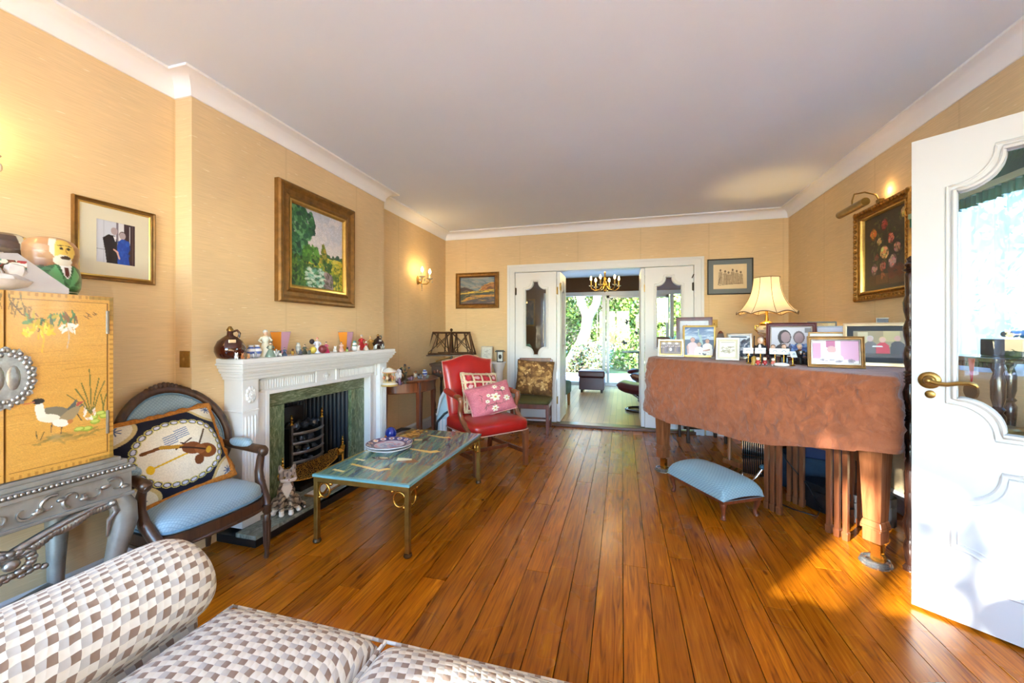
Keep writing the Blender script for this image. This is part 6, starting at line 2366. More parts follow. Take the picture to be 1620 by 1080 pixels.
def picture(name, label, loc, rotz, w_, h_, fw, d, fm, cv, style='flat', mount=None, fillet=None, lean=0.0, easel=False, cat='picture', group=None, pm=None, roll=0.0):
    t = thing(name, label, cat, loc, rotz, group)
    t.rotation_euler = (lean, roll, rotz)
    rect = [(-w_ / 2, 0), (w_ / 2, 0), (w_ / 2, h_), (-w_ / 2, h_)]
    fo = MB().sweep(rect, fprof(fw, d, style), M=XZ).build('frame', fm, t, 25)
    x0, x1, z0, z1 = -w_ / 2 + fw, w_ / 2 - fw, fw, h_ - fw
    MB().box(x0 - .003, x1 + .003, -.004, -.001, z0 - .003, z1 + .003).build('backing', M_BACKB, t, 0)
    if fillet:
        r2 = [(x0, z0), (x1, z0), (x1, z1), (x0, z1)]
        MB().sweep(r2, [(-.002, 0), (-.002, d * .62), (fillet[0] * .5, d * .66), (fillet[0], d * .4), (fillet[0], 0)], M=XZ).build('fillet', fillet[1], fo, 25)
        x0, x1, z0, z1 = x0 + fillet[0], x1 - fillet[0], z0 + fillet[0], z1 - fillet[0]
    if mount:
        col, mw = mount
        mx = [(x0, z0), (x1, z0), (x1, z1), (x0, z1)]
        ins = [(x0 + mw, z0 + mw), (x1 - mw, z0 + mw), (x1 - mw, z1 - mw), (x0 + mw, z1 - mw)]
        MB().prism(mx, .0065, .008, M=XZ, holes=[ins]).build('mount', col, t, 0)
        x0, x1, z0, z1 = x0 + mw, x1 - mw, z0 + mw, z1 - mw
    painted('image', cv, flat_xz(x0, x1, z0, z1, -.006), pm or M_PRINT, t)
    if easel:
        MB().box(-.02, .02, 0, .003, .02, h_ * .75).build('easel_back', M_BACKB, t, 0)
        MB().tube([(0, .003, h_ * .7), (0, h_ * .32, .004)], .006, 4).build('easel_strut', M_BACKB, t, 0)
    return t

def person(c, x, y, s, suit, skin=(176, 160, 160), hair=None, w_=1.0):
    """small standing figure: centre of the head x,y and head radius s"""
    asp = c.w / c.h
    c.poly([(x - 2.3 * s * w_, y + 9 * s * asp), (x - 2.1 * s * w_, y + 2.4 * s * asp), (x - .9 * s, y + 1.2 * s * asp), (x + .9 * s, y + 1.2 * s * asp), (x + 2.1 * s * w_, y + 2.4 * s * asp), (x + 2.3 * s * w_, y + 9 * s * asp)], suit)
    if hair:
        c.ell(x, y - .25 * s * asp, s * 1.15, s * 1.15 * asp, hair)
    c.ell(x, y, s, s * 1.2 * asp, skin)

# couple on the left wall
c = Canvas(90, 110, (186, 190, 206))
c.rect(0, 0, .5, 1, (196, 200, 214)).rect(.18, 0, .20, 1, (176, 180, 196)).rect(.5, 0, .56, 1, (120, 112, 124)).rect(.56, 0, .70, 1, (214, 214, 222)).rect(.70, 0, 1, 1, (58, 38, 44)).rect(.84, .05, .87, .5, (190, 190, 196)).rect(.92, 0, .95, 1, (90, 70, 70))
c.rect(0, .68, .3, .70, (150, 154, 170))
c.poly([(.16, .42), (.30, .32), (.46, .33), (.52, .45), (.54, 1), (.26, 1), (.22, .72)], (30, 28, 36))
c.poly([(.42, .34), (.50, .36), (.48, .48)], (236, 236, 240))
c.ell(.45, .22, .085, .088, (168, 152, 156))
c.poly([(.56, .45), (.66, .36), (.82, .42), (.86, .60), (.80, .72), (.86, 1), (.54, 1), (.52, .6)], (26, 70, 168))
c.dabs(40, .55, .45, .84, 1, .03, .05, [(20, 58, 150), (40, 90, 190)], .5)
c.ell(.665, .28, .095, .085, (70, 50, 48))
c.ell(.66, .30, .085, .085, (164, 150, 156))
c.line([(.44, .66), (.54, .72)], .022, (206, 160, 150)).line([(.52, .70), (.58, .86)], .022, (206, 160, 150))
picture('framed_photograph', 'framed photograph of a couple, man in black suit and woman in blue dress', (XL + .001, 1.35, 1.447), R(90), .325, .372, .020, .020, M_FGOLD, c, 'ogee', mount=(M_BOARD, .060), fillet=(.006, M_FBRIGHT))

# landscape above the fireplace
c = Canvas(120, 130, (196, 200, 214))
c.grad(0, .6, (186, 192, 210), (222, 216, 220))
c.dabs(60, .3, 0, 1, .5, .12, .04, [(206, 206, 220), (190, 198, 216), (226, 220, 226)], .4)
c.rect(.40, .60, 1, .66, (60, 92, 64))
c.dabs(60, .62, .54, 1, .64, .03, .03, [(44, 76, 56), (60, 96, 60), (50, 84, 70)], .9)
c.poly([(.86, .62), (.90, .50), (.94, .62)], (44, 76, 60))
c.rect(0, .62, 1, 1, (70, 110, 46))
c.grad(.60, .80, (206, 186, 40), (130, 150, 40), .35, 1)
c.dabs(160, .30, .58, 1, .72, .05, .012, [(214, 196, 50), (190, 170, 40), (150, 164, 50), (226, 206, 90)], .8, rot=0)
c.dabs(140, .55, .42, .68, .64, .022, .02, [(104, 122, 40), (140, 140, 50), (176, 150, 60), (80, 104, 40)], .9, keep=lambda x, y: abs(x - .605) < (y - .36) * .26)
c.dabs(420, 0, 0, .42, .66, .035, .028, [(34, 84, 66), (52, 116, 76), (24, 62, 56), (84, 146, 96), (110, 170, 120), (40, 96, 60)], .85, keep=lambda x, y: x < .36 + .10 * math.sin(y * 9) - max(0, .12 - y))
c.dabs(120, .22, .42, .50, .66, .03, .025, [(70, 130, 50), (96, 156, 60), (60, 110, 46)], .85, keep=lambda x, y: (x - .36) ** 2 / .02 + (y - .56) ** 2 / .012 < 1)
c.dabs(300, 0, .62, .75, 1, .03, .02, [(40, 84, 40), (60, 110, 44), (28, 60, 36), (96, 136, 50)], .85)
c.ell(.45, .86, .17, .13, (70, 120, 100)).dabs(120, .28, .74, .62, 1, .016, .04, [(190, 214, 210), (110, 180, 160), (60, 130, 80), (40, 90, 60), (226, 236, 226)], .7, rot=1.57)
c.dabs(160, .62, .76, .92, 1, .03, .012, [(150, 130, 140), (176, 150, 150), (120, 100, 110), (90, 80, 70)], .8, keep=lambda x, y: abs(x - (.68 + .12 * (y - .7))) < .05 + .35 * (y - .74))
c.dabs(120, .82, .68, 1, 1, .03, .02, [(120, 140, 40), (176, 166, 40), (70, 100, 40), (206, 190, 60)], .8)
c.mottle(.05)
picture('landscape_painting', 'oil painting of a riverside path with green trees, in a wide bronze-gilt frame', (XB + .001, 2.547, 1.412), R(90), .79, .83, .105, .045, M_FGOLD, c, 'ogee', fillet=(.022, M_FBRIGHT), pm=M_OIL)

# hills on the end wall
c = Canvas(90, 70, (96, 116, 130))
c.dabs(140, 0, 0, 1, .5, .12, .03, [(92, 116, 136), (120, 136, 146), (146, 150, 156), (84, 104, 120), (160, 146, 130)], .6, rot=.3)
c.poly([(0, .40), (.12, .36), (.22, .40), (.34, .46), (.46, .50), (0, .54)], (60, 48, 58))
c.poly([(.55, .50), (.72, .32), (.84, .24), (1, .22), (1, .52), (.55, .52)], (122, 84, 56))
c.line([(.56, .49), (.74, .31), (.86, .23), (1, .21)], .014, (190, 150, 80))
c.dabs(40, .62, .30, 1, .50, .07, .03, [(150, 96, 56), (96, 70, 56), (176, 120, 70)], .7, rot=-.4)
c.rect(0, .52, 1, 1, (70, 76, 60))
c.poly([(0, .58), (.3, .54), (1, .46), (1, .55), (.4, .60), (0, .64)], (206, 176, 70))
c.poly([(0, .66), (.3, .60), (1, .56), (1, .66), (.4, .68), (.1, .78), (0, .78)], (52, 66, 58))
c.poly([(.02, .90), (.2, .76), (.5, .68), (1, .66), (1, .74), (.5, .78), (.1, .92)], (196, 140, 60))
c.poly([(0, 1), (.1, .90), (.5, .80), (1, .74), (1, 1)], (78, 74, 80))
c.dabs(90, 0, .5, 1, 1, .10, .014, [(214, 170, 70), (60, 70, 60), (100, 80, 70), (150, 116, 96), (70, 84, 96)], .5, rot=-.2)
picture('hill_painting', 'dark framed oil painting of hills hung on the end wall beside the doors', (-1.897, YF - .001, 1.53), 0, .62, .485, .055, .03, M_FGOLD, c, 'ogee', fillet=(.010, M_FDARK), pm=M_OIL)

# ink drawing
c = Canvas(110, 80, (226, 206, 168))
c.rect(0, .97, 1, 1, (200, 180, 140))
ink = (92, 74, 58)
for k, x in enumerate((.22, .36, .46, .58, .70, .82)):
    hgt = .24 + .05 * (k % 3)
    c.ell(x, hgt, .03, .05, ink, 0, .8)
    c.poly([(x - .05, .80), (x - .04, hgt + .06), (x + .04, hgt + .06), (x + .06, .80)], (190, 166, 130), .8)
    for q in range(6):
        c.line([(x - .05 + .02 * q, hgt + .08), (x - .06 + .025 * q, .80)], .005, ink, .6)
c.line([(.18, .84), (.5, .80), (.88, .78)], .008, ink, .6)
c.line([(.22, .5), (.15, .82)], .010, ink, .8)
picture('ink_drawing', 'framed ink drawing of a group of figures in a blue-grey mount beside the lamp', (1.199, YF - .001, 1.640), 0, .476, .412, .012, .018, M_FBLACK, c, 'flat', mount=(mat('blue_grey_mount', (116, 126, 132), .85, var=.03), .052))

# flower still life on the right-hand wall
c = Canvas(120, 150, (44, 42, 40))
c.dabs(160, 0, 0, 1, 1, .12, .10, [(48, 46, 44), (38, 36, 36), (58, 52, 46)], .4)
c.rect(.12, .80, .98, .94, (72, 50, 36)).rect(.28, .80, .56, .92, (96, 66, 44)).rect(.58, .84, .98, .95, (84, 62, 48))
c.dabs(24, .60, .72, .86, .86, .06, .03, [(110, 50, 42), (90, 40, 36)], .6)
c.dabs(80, .15, .08, .85, .72, .03, .012, [(70, 80, 44), (54, 66, 40), (90, 92, 56)], .8)
for (x, y, r, a_, b_) in ((.22, .24, .09, (214, 120, 40), (236, 170, 90)), (.48, .16, .085, (150, 44, 44), (206, 110, 100)), (.62, .36, .08, (190, 80, 60), (236, 200, 170)), (.36, .36, .06, (214, 180, 110), (236, 216, 160)),
                          (.48, .52, .11, (226, 190, 110), (244, 224, 170)), (.76, .50, .08, (190, 130, 110), (220, 170, 150)), (.66, .66, .10, (206, 150, 150), (232, 200, 196)), (.44, .70, .08, (170, 96, 80), (206, 140, 120)),
                          (.24, .72, .085, (196, 150, 150), (226, 196, 190)), (.30, .56, .06, (120, 66, 54), (150, 90, 76)), (.44, .82, .06, (150, 90, 60), (176, 116, 80)), (.90, .10, .08, (206, 180, 110), (226, 206, 140))):
    g = c.rng
    c.ell(x, y, r * .95, r * .78, tuple(int(v * .55) for v in a_), g.uniform(0, 3))
    for k in range(26):
        q, d = g.uniform(0, 6.28), r * g.uniform(.1, .85)
        f_ = g.uniform(0, 1) * (.4 + .6 * (math.cos(q - 3.9) * .5 + .5))
        cc = tuple(int((a_[i] * (1 - f_) + b_[i] * f_) * g.uniform(.8, 1.12)) for i in range(3))
        cc = tuple(min(255, q_) for q_ in cc)
        c.ell(x + d * math.cos(q), y + d * .8 * math.sin(q), r * g.uniform(.14, .34), r * g.uniform(.08, .2), cc, q + 1.57 + g.normal(0, .3), .9)
c.mottle(.06)
fl_ = picture('flower_painting', 'dark still life of flowers in a carved gilt frame on the piano wall', (XR - .001, 3.395, 1.436), R(-90), .63, .685, .062, .05, M_FGOLD2, c, 'ogee', fillet=(.012, M_FBRIGHT), pm=M_OIL)
cvg = MB()
for k in range(64):
    q = k / 64 * 4
    s, f_ = int(q), q - int(q)
    x, z = ((-.295 + .59 * f_, .02), (.295, .02 + .645 * f_), (.295 - .59 * f_, .665), (-.295, .665 - .645 * f_))[s]
    cvg.ell(x, -.046, z, .014 + .008 * (k % 16 == 0), .012, .014 + .008 * (k % 16 == 0), 7, 5)
cvg.build('frame_carving', M_FGOLD2, fl_, 60)['kind'] = 'stuff'
# picture light
pl = thing('picture_light', 'brass picture light on a curved arm above the flower painting', 'picture light', (XR - .06, 3.36, 2.118))
MB().tube([(.0, 0, 0), (-.02, -.0, .045), (-.10, -.03, .06), (-.17, -.05, .045), (-.185, -.055, .0), (-.185, -.055, -.03)], .005, 8).build('arm', M_BRASS, pl, 60)
MB().box(-.01, .02, -.02, .02, -.012, .012).build('clip', M_BRASS, pl)
def shade_(u, v):
    a = .30 * PI + 1.40 * PI * u
    return (-.185 + .026 * math.cos(a), -.055 - .16 + .32 * v, -.055 + .026 * math.sin(a))
MB().grid(shade_, 14, 1).tube([(-.185, -.215, -.055), (-.185, -.212, -.055)], .026, 14).tube([(-.185, .105, -.055), (-.185, .108, -.055)], .026, 14).build('shade', M_BRASS, pl, 60)
MB().tube([(-.18, -.20, -.058), (-.18, .09, -.058)], .009, 8).build('bulb', emis('warm_bulb_soft', (255, 200, 120), 3.0), pl)
light_point('picture_glow', (.035, .0, .07), 0.35, (1.0, .62, .25), .02, pl)

# ------------------------------------------------------------------ photographs standing on the piano
PZ = PT + .0045
def facing(p):
    return math.atan2(-p.x, p.y)
def stand(label, u, t_, w_, h_, fw, fm, cv, style='flat', mount=None, fillet=None, lean=-9, turn=0.0, d=.014, z=None):
    p = at(u, t_)
    return picture('standing_photograph', label, (p.x, p.y, z or PZ), facing(p) + R(turn), w_, h_, fw, d, fm, cv, style, mount, fillet, lean=R(lean), easel=True, cat='photo frame', group='photographs on the piano')
def crowd(w_, h_, bg, cols, n=8):
    c = Canvas(w_, h_, bg)
    g = np.random.default_rng(w_ + n)
    for k in range(n):
        person(c, (k + .5) / n + g.normal(0, .01), .38 + g.uniform(-.05, .08), .34 / n, cols[k % len(cols)])
    return c.mottle(.05)
# dark red frame at the back
c = crowd(60, 72, (120, 126, 150), [(70, 80, 120), (150, 150, 170), (60, 60, 80)], 9)
c.rect(0, 0, 1, .16, (206, 210, 222))
c.dabs(60, 0, .1, 1, .8, .04, .05, [(80, 90, 130), (180, 184, 200), (120, 80, 90)], .6)
stand('large dark-red framed group photograph at the back of the piano', 1098, 3.72, .31, .355, .032, M_FRED, c, mount=(mat('pale_mount', (214, 218, 224), .8), .022), lean=-5)
# family by a tall statue
c = Canvas(84, 96, (96, 130, 170))
c.grad(0, .5, (60, 92, 140), (206, 218, 230))
c.dabs(40, 0, .1, 1, .5, .16, .03, [(220, 228, 236), (150, 176, 206), (90, 120, 160)], .5, rot=0)
c.rect(0, .45, 1, 1, (70, 92, 120))
c.poly([(.50, .62), (.52, .40), (.47, .30), (.46, .12), (.49, .12), (.50, .28), (.56, .32), (.60, .42), (.64, .62)], (150, 180, 180))
c.ell(.555, .31, .035, .04, (150, 180, 180))
c.ell(.475, .10, .02, .025, (190, 210, 200))
person(c, .28, .46, .075, (226, 190, 196), (196, 150, 140), (120, 100, 90), 1.1)
person(c, .78, .50, .07, (236, 232, 226), (186, 140, 120), (60, 50, 46), 1.1)
person(c, .50, .62, .07, (236, 236, 232), (186, 150, 130), (70, 56, 50))
c.line([(.10, .68), (.12, .92)], .03, (190, 150, 140)).line([(.84, .80), (.66, .84)], .03, (190, 140, 120))
c.dabs(8, .45, .88, .85, .98, .06, .03, [(40, 40, 46), (210, 206, 200)], .8)
stand('gold framed photograph of three people before a tall statue', 1106, 3.42, .258, .275, .016, M_GILT, c)
# small frame with a butterfly
c = crowd(60, 40, (120, 104, 100), [(90, 80, 84), (130, 110, 100), (110, 96, 110)], 10)
c.rect(0, 0, 1, .25, (150, 136, 130)).ell(.16, .12, .08, .08, (226, 226, 226)).ell(.45, .10, .09, .08, (226, 226, 226)).ell(.8, .12, .08, .08, (226, 226, 226)).ell(.5, .62, .07, .14, (214, 214, 220))
stand('small silver and gilt framed group photograph at the far end of the piano', 1061, 3.46, .212, .155, .020, M_FSILV, c, 'ogee', fillet=(.006, M_GILT))
bp = at(1064, 3.462)
t = thing('butterfly_clip', 'tiny blue butterfly perched on the small silver frame', 'butterfly', (bp.x, bp.y + .016, PZ + .155), facing(bp))
MB().ell(0, 0, .012, .003, .003, .014, 6, 5).build('body', M_BLACK, t)
for s in (-1, 1):
    MB().prism([(0, .004), (s * .026, .030), (s * .030, .016), (s * .014, .008), (s * .02, -.004), (0, .002)], -.001, .001, M=XZ).build('wing', mat('butterfly_blue', (30, 120, 160), .4), t)
# sketch and black and white picture
c = Canvas(44, 60, (226, 222, 206))
c.dabs(50, .15, .35, .9, .75, .10, .02, [(140, 130, 96), (110, 100, 76), (170, 160, 130)], .6, rot=-.2)
c.rect(.1, .06, .9, .10, (150, 146, 120))
stand('silver framed pale sketch in front of the wooden metronome', 1151, 3.02, .158, .172, .014, M_FSILV, c, mount=(M_BOARD, .012), turn=-6)
c = Canvas(50, 60, (206, 212, 220))
c.dabs(70, 0, .2, 1, 1, .08, .06, [(40, 60, 90), (190, 200, 210), (80, 96, 120), (226, 230, 234), (30, 40, 60)], .8)
c.rect(.1, .05, .85, .12, (70, 80, 96))
stand('silver framed blue-grey photograph behind the pale sketch', 1169, 3.22, .182, .205, .016, M_FSILV, c, turn=-8)
# metronome
p = at(1140, 3.26)
t = thing('metronome', 'dark wooden pyramid metronome behind the pale sketch', 'metronome', (p.x, p.y, PZ), facing(p))
MB().taper(0, 0, .012, .205, .062, .062, .02, .02).build('case', W_DARK, t, 0, bevel=.003)
MB().box(-.068, .068, -.068, .068, 0, .014).build('plinth', W_DARK, t, 0)
MB().taper(0, 0, .205, .225, .022, .022, .006, .006).build('cap', W_MAHO, t, 0)
# two figures, burgundy frame
c = Canvas(70, 60, (206, 206, 216))
c.rect(.84, .04, 1, .2, (120, 120, 126))
c.ell(.34, .36, .17, .26, (44, 36, 42)).ell(.37, .36, .12, .19, (158, 132, 136))
c.poly([(.0, 1), (.1, .72), (.26, .56), (.48, .56), (.58, .74), (.60, 1)], (50, 40, 46))
c.poly([(.26, .56), (.48, .56), (.44, .68), (.30, .68)], (206, 196, 200))
c.ell(.70, .36, .14, .22, (96, 84, 92)).ell(.70, .38, .11, .18, (158, 132, 140))
c.poly([(.46, 1), (.52, .72), (.62, .58), (.80, .58), (.92, .72), (.96, 1)], (58, 104, 190))
c.dabs(40, .5, .62, .92, 1, .04, .04, [(96, 140, 210), (40, 76, 150), (130, 170, 220)], .7)
stand('burgundy framed photograph of two people in head-coverings beside the lamp', 1251, 3.02, .32, .292, .030, M_FRED, c, 'ogee', fillet=(.006, M_FSILV), lean=-12)
# black frame; the lamp's yellow light is painted into its print
c = Canvas(30, 50, (206, 160, 60)).dabs(30, 0, 0, 1, 1, .2, .1, [(220, 176, 80), (190, 140, 50), (226, 200, 130)], .5)
stand('narrow black framed print behind the burgundy frame', 1300, 3.22, .19, .30, .010, M_FBLACK, c, lean=-6)
c = Canvas(60, 46, (196, 196, 214)).rect(.0, .55, 1, 1, (150, 150, 176)).rect(.66, .12, .76, .28, (40, 44, 60)).dabs(20, 0, .4, 1, .7, .1, .05, [(176, 176, 200), (214, 214, 226)], .6)
stand('dark rimmed pale blue photograph standing behind the others', 1326, 3.00, .27, .262, .008, M_FDARK, c, lean=-6)
c = Canvas(40, 36, (232, 230, 222)).dabs(20, 0, .3, 1, 1, .1, .08, [(206, 200, 190), (190, 180, 170)], .5)
stand('plain pale photograph in a brown frame behind the pink one', 1318, 2.66, .27, .215, .010, M_FGOLD, c, lean=-8)
c = Canvas(70, 46, (226, 206, 214))
c.rect(.62, 0, 1, 1, (206, 156, 186)).rect(.0, .1, .18, .8, (196, 140, 170)).rect(.3, .0, .5, .3, (176, 90, 130))
c.ell(.42, .40, .10, .16, (196, 150, 150)).poly([(.12, 1), (.2, .66), (.34, .52), (.52, .52), (.66, .7), (.7, 1)], (236, 226, 216))
c.rect(0, .86, 1, 1, (214, 206, 206)).dabs(16, .2, .84, .9, .96, .05, .03, [(120, 110, 120), (240, 240, 240)], .7)
stand('gilt framed pink-tinted photograph of a seated figure at the piano edge', 1322, 2.38, .272, .190, .022, M_FGOLD, c, 'ogee', fillet=(.006, M_FSILV), lean=-10, turn=8)
c = Canvas(84, 60, (110, 96, 70))
c.rect(0, 0, 1, .6, (150, 132, 96)).rect(.1, .05, .3, .5, (196, 180, 140)).rect(.6, .02, .9, .4, (180, 160, 110))
person(c, .10, .36, .055, (50, 46, 48), (170, 140, 130))
person(c, .34, .30, .06, (96, 90, 90), (190, 160, 150), (190, 186, 180))
person(c, .58, .34, .06, (190, 40, 60), (206, 160, 140), (200, 170, 110))
person(c, .86, .28, .06, (56, 48, 44), (196, 150, 130))
c.line([(.40, .58), (.56, .58)], .02, (230, 226, 220))
c.rect(0, .84, 1, 1, (60, 48, 40))
stand('large silver framed photograph of four people, one in red, with dark mount', 1390, 2.50, .345, .275, .022, mat('champagne_frame', (196, 172, 134), .28, .75), c, mount=(mat('charcoal_mount', (48, 50, 54), .7), .030), lean=-9, turn=4)
c = Canvas(20, 30, (40, 40, 60))
stand('dark frame half hidden behind the large silver one', 1417, 2.74, .2, .315, .008, M_FDARK, c, lean=-4)

# brass switch plates
def switch(label, loc, rz):
    t = thing('switch_plate', label, 'switch', loc, rz)
    MB().box(-.036, .036, -.006, 0, -.045, .045).build('plate', M_BRASS, t, 0, bevel=.002)
    MB().ell(0, -.008, 0, .006, .008, .010, 8, 6).build('toggle', M_BRASS, t)
switch('square brass switch plate on the side of the chimney breast', (-2.296, B0 - .0005, 1.055), 0)
switch('brass switch plate on the end wall behind the photographs', (1.035, YF - .0005, 1.305), 0)
# ------------------------------------------------------------------ table lamp
lp = at(1213, 3.72)
la = thing('table_lamp', 'lit brass and painted china table lamp with a cream bell shade', 'lamp', (lp.x, lp.y, PZ))
la.scale = (1.12, 1.12, 1.12)
MB().box(-.055, .055, -.055, .055, 0, .03).box(-.045, .045, -.045, .045, .03, .045).build('base', M_BRIGHTBRASS, la, 0, bevel=.004)
MB().lathe([(0, .045), (.034, .045), (.03, .055), (.014, .07), (.012, .10), (.02, .115), (.012, .125), (.018, .135), (0, .135)], 18).build('stem', M_BRIGHTBRASS, la, 50)
c = Canvas(100, 50, (206, 196, 176))
c.dabs(90, 0, .15, 1, .9, .03, .06, [(150, 120, 70), (120, 60, 50), (90, 100, 70), (226, 216, 196), (176, 146, 90)], .7)
c.rect(0, 0, 1, .1, (170, 130, 60)).rect(0, .9, 1, 1, (150, 110, 50))
def urn(U, V):
    z = .255 - .12 * V
    r = np.interp(V, [0, .15, .35, .6, .85, 1], [.050, .060, .072, .066, .042, .020])
    return r * np.cos(-2 * PI * U), r * np.sin(-2 * PI * U), z
painted('china_urn', c, urn, M_PAINT, la)
MB().lathe([(.052, .252), (.056, .262), (.04, .275), (.016, .285), (.010, .33), (.010, .40), (0, .40)], 18).build('neck', M_BRIGHTBRASS, la, 50)
for s in (-1, 1):
    MB().tube([(s * .055, 0, .235), (s * .085, 0, .25), (s * .088, 0, .215), (s * .06, 0, .19)], .006, 8).build('handle', M_BRIGHTBRASS, la, 60)
m_sh = bpy.data.materials.new('cream_silk_shade')
m_sh.use_nodes = True
nt = m_sh.node_tree
nt.nodes.clear()
o_ = node(nt, 'ShaderNodeOutputMaterial')
d_ = node(nt, 'ShaderNodeBsdfDiffuse')
t_ = node(nt, 'ShaderNodeBsdfTranslucent')
nz = tex_noise(nt, (1, 1, 1), 9, 3)
cr = ramp(nt, nz, [(.3, rgb(232, 218, 190)), (.7, rgb(244, 232, 208))])
nt.links.new(cr, d_.inputs[0])
nt.links.new(cr, t_.inputs[0])
mx = node(nt, 'ShaderNodeMixShader')
mx.inputs[0].default_value = .26
nt.links.new(d_.outputs[0], mx.inputs[1])
nt.links.new(t_.outputs[0], mx.inputs[2])
nt.links.new(mx.outputs[0], o_.inputs[0])
def shade(u, v):
    th = 2 * PI * u
    k = (u * 8) % 1.0
    panel = math.cos(PI / 8) / math.cos((k - .5) * PI / 4)
    r = .098 + .018 * v + .112 * v ** 2.6
    r *= (.35 + .65 * panel)
    z = .645 - .305 * v + (.022 * math.sin(PI * k) * v ** 6)
    return (r * math.cos(th), r * math.sin(th), z)
so_ = MB().grid(shade, 96, 24, wrap_u=True).build('shade', m_sh, la, 60)
MB().tube([shade(k / 96, 1.0) for k in range(96)], .004, 6, closed=True).build('bottom_braid', mat('brown_braid', (120, 96, 66), .8), so_, 60)
MB().tube([shade(k / 96, 0.0) for k in range(96)], .003, 6, closed=True).build('top_braid', MATS['brown_braid'], so_, 60)
for k in range(8):
    MB().tube([shade(k / 8, v / 12) for v in range(13)], .0022, 5).build('seam', MATS['brown_braid'], so_, 60)
MB().ell(0, 0, .435, .028, .028, .04, 12, 8).build('bulb', emis('lamp_bulb', (255, 206, 120), 30), la)
light_point('lamp_glow', (0, 0, .435), 38, (1.0, .66, .25), .035, la)

# ------------------------------------------------------------------ wall sconces
def sconce(label, y, watts):
    t = thing('wall_sconce', label, 'wall light', (XL, y, 1.83), 0, 'crystal wall sconces')
    MB().ell(.006, 0, 0, .010, .028, .055, 14, 8).ell(.014, 0, -.03, .014, .016, .02, 10, 6).build('backplate', M_BRASS, t, 60)
    for s in (-1, 1):
        MB().tube([(.012, 0, -.01), (.05, s * .03, -.045), (.09, s * .075, -.04), (.115, s * .095, .0), (.115, s * .095, .015)], .006, 8).build('arm', M_BRIGHTBRASS, t, 60)
        pa = MB().lathe([(0, 0), (.012, 0), (.034, .012), (.038, .018), (.02, .014), (0, .014)], 16, .115, s * .095, .012).build('drip_pan', M_CRYS, t, 50)
        MB().lathe([(0, 0), (.010, 0), (.010, .055), (0, .056)], 12, .115, s * .095, .026).build('candle_tube', mat('ivory_tube', (236, 226, 200), .5), t)
        MB().lathe([(0, 0), (.009, .004), (.015, .022), (.012, .042), (.004, .06), (0, .064)], 12, .115, s * .095, .082).build('bulb', emis('flame_bulb', (255, 214, 140), 40), t, 60)
        light_point('sconce_glow', (.115, s * .095, .118), watts, (1.0, .66, .28), .014, t)
        for k in range(5):
            a = 2 * PI * k / 5
            MB().ell(.115 + .034 * math.cos(a), s * .095 + .034 * math.sin(a), -.012, .006, .006, .016, 6, 5).build('crystal_drop', M_CRYS, pa, 0)
    MB().tube([(.03, 0, .0), (.06, 0, .03), (.075, 0, .075), (.055, 0, .095), (.045, 0, .07)], .006, 8).build('scroll', M_CRYS, t, 60)
    for k in range(4):
        MB().ell(.06, 0, -.055 - .022 * k, .010 - .0015 * k, .010 - .0015 * k, .012, 6, 5).build('crystal_pendant', M_CRYS, t, 0)
M_CRYS = mat('cut_crystal', (236, 226, 206), .05, 0, var=.05, trans=.55)
sconce('lit two-candle crystal sconce above the half-round table', 4.31, 13.0)
sconce('lit crystal sconce beside the framed couple, above the cabinet', .80, 3.5)

# ------------------------------------------------------------------ figurines
def atX(u, X, z=0.0):
    a = (u - 810.0) / F
    s, c = math.sin(YAW), math.cos(YAW)
    t_ = X / (-s + a * c)
    return Vector((X, t_ * (c + a * s), z)), t_

SKIN = (226, 186, 160)
def lady(h, skirt, top, hair, arm=None):
    m = MB()
    m.lathe([(0, 0), (.30 * h, 0), (.31 * h, .03 * h), (.24 * h, .22 * h), (.14 * h, .42 * h), (.085 * h, .52 * h)], 14, col=skirt)
    m.lathe([(.085 * h, .50 * h), (.12 * h, .62 * h), (.12 * h, .70 * h), (.05 * h, .76 * h), (0, .77 * h)], 12, col=top)
    m.ell(0, 0, .86 * h, .075 * h, .075 * h, .09 * h, 10, 8, col=SKIN)
    m.ell(0, .015 * h, .90 * h, .085 * h, .085 * h, .085 * h, 10, 8, col=hair)
    for s in (-1, 1):
        m.tube([(s * .11 * h, 0, .70 * h), (s * .20 * h, -.06 * h, .58 * h), (s * .12 * h, -.15 * h, .52 * h)], [.04 * h, .034 * h, .026 * h], 6, col=arm or top)
    return m
def beast(h, body, head, ear=None):
    m = MB()
    m.ell(0, .10 * h, .36 * h, .26 * h, .40 * h, .30 * h, 10, 8, col=body)
    m.ell(0, -.28 * h, .70 * h, .19 * h, .20 * h, .20 * h, 10, 8, col=head)
    m.ell(0, -.46 * h, .64 * h, .09 * h, .10 * h, .08 * h, 8, 6, col=head)
    for s in (-1, 1):
        m.ell(s * .13 * h, -.24 * h, .90 * h, .06 * h, .03 * h, .10 * h, 6, 5, col=ear or head)
        m.tube([(s * .14 * h, -.14 * h, .3 * h), (s * .14 * h, -.18 * h, 0)], .075 * h, 6, col=body)
        m.tube([(s * .15 * h, .32 * h, .3 * h), (s * .15 * h, .34 * h, 0)], .085 * h, 6, col=body)
    m.tube([(0, .46 * h, .40 * h), (0, .60 * h, .55 * h)], .05 * h, 6, col=body)
    return m
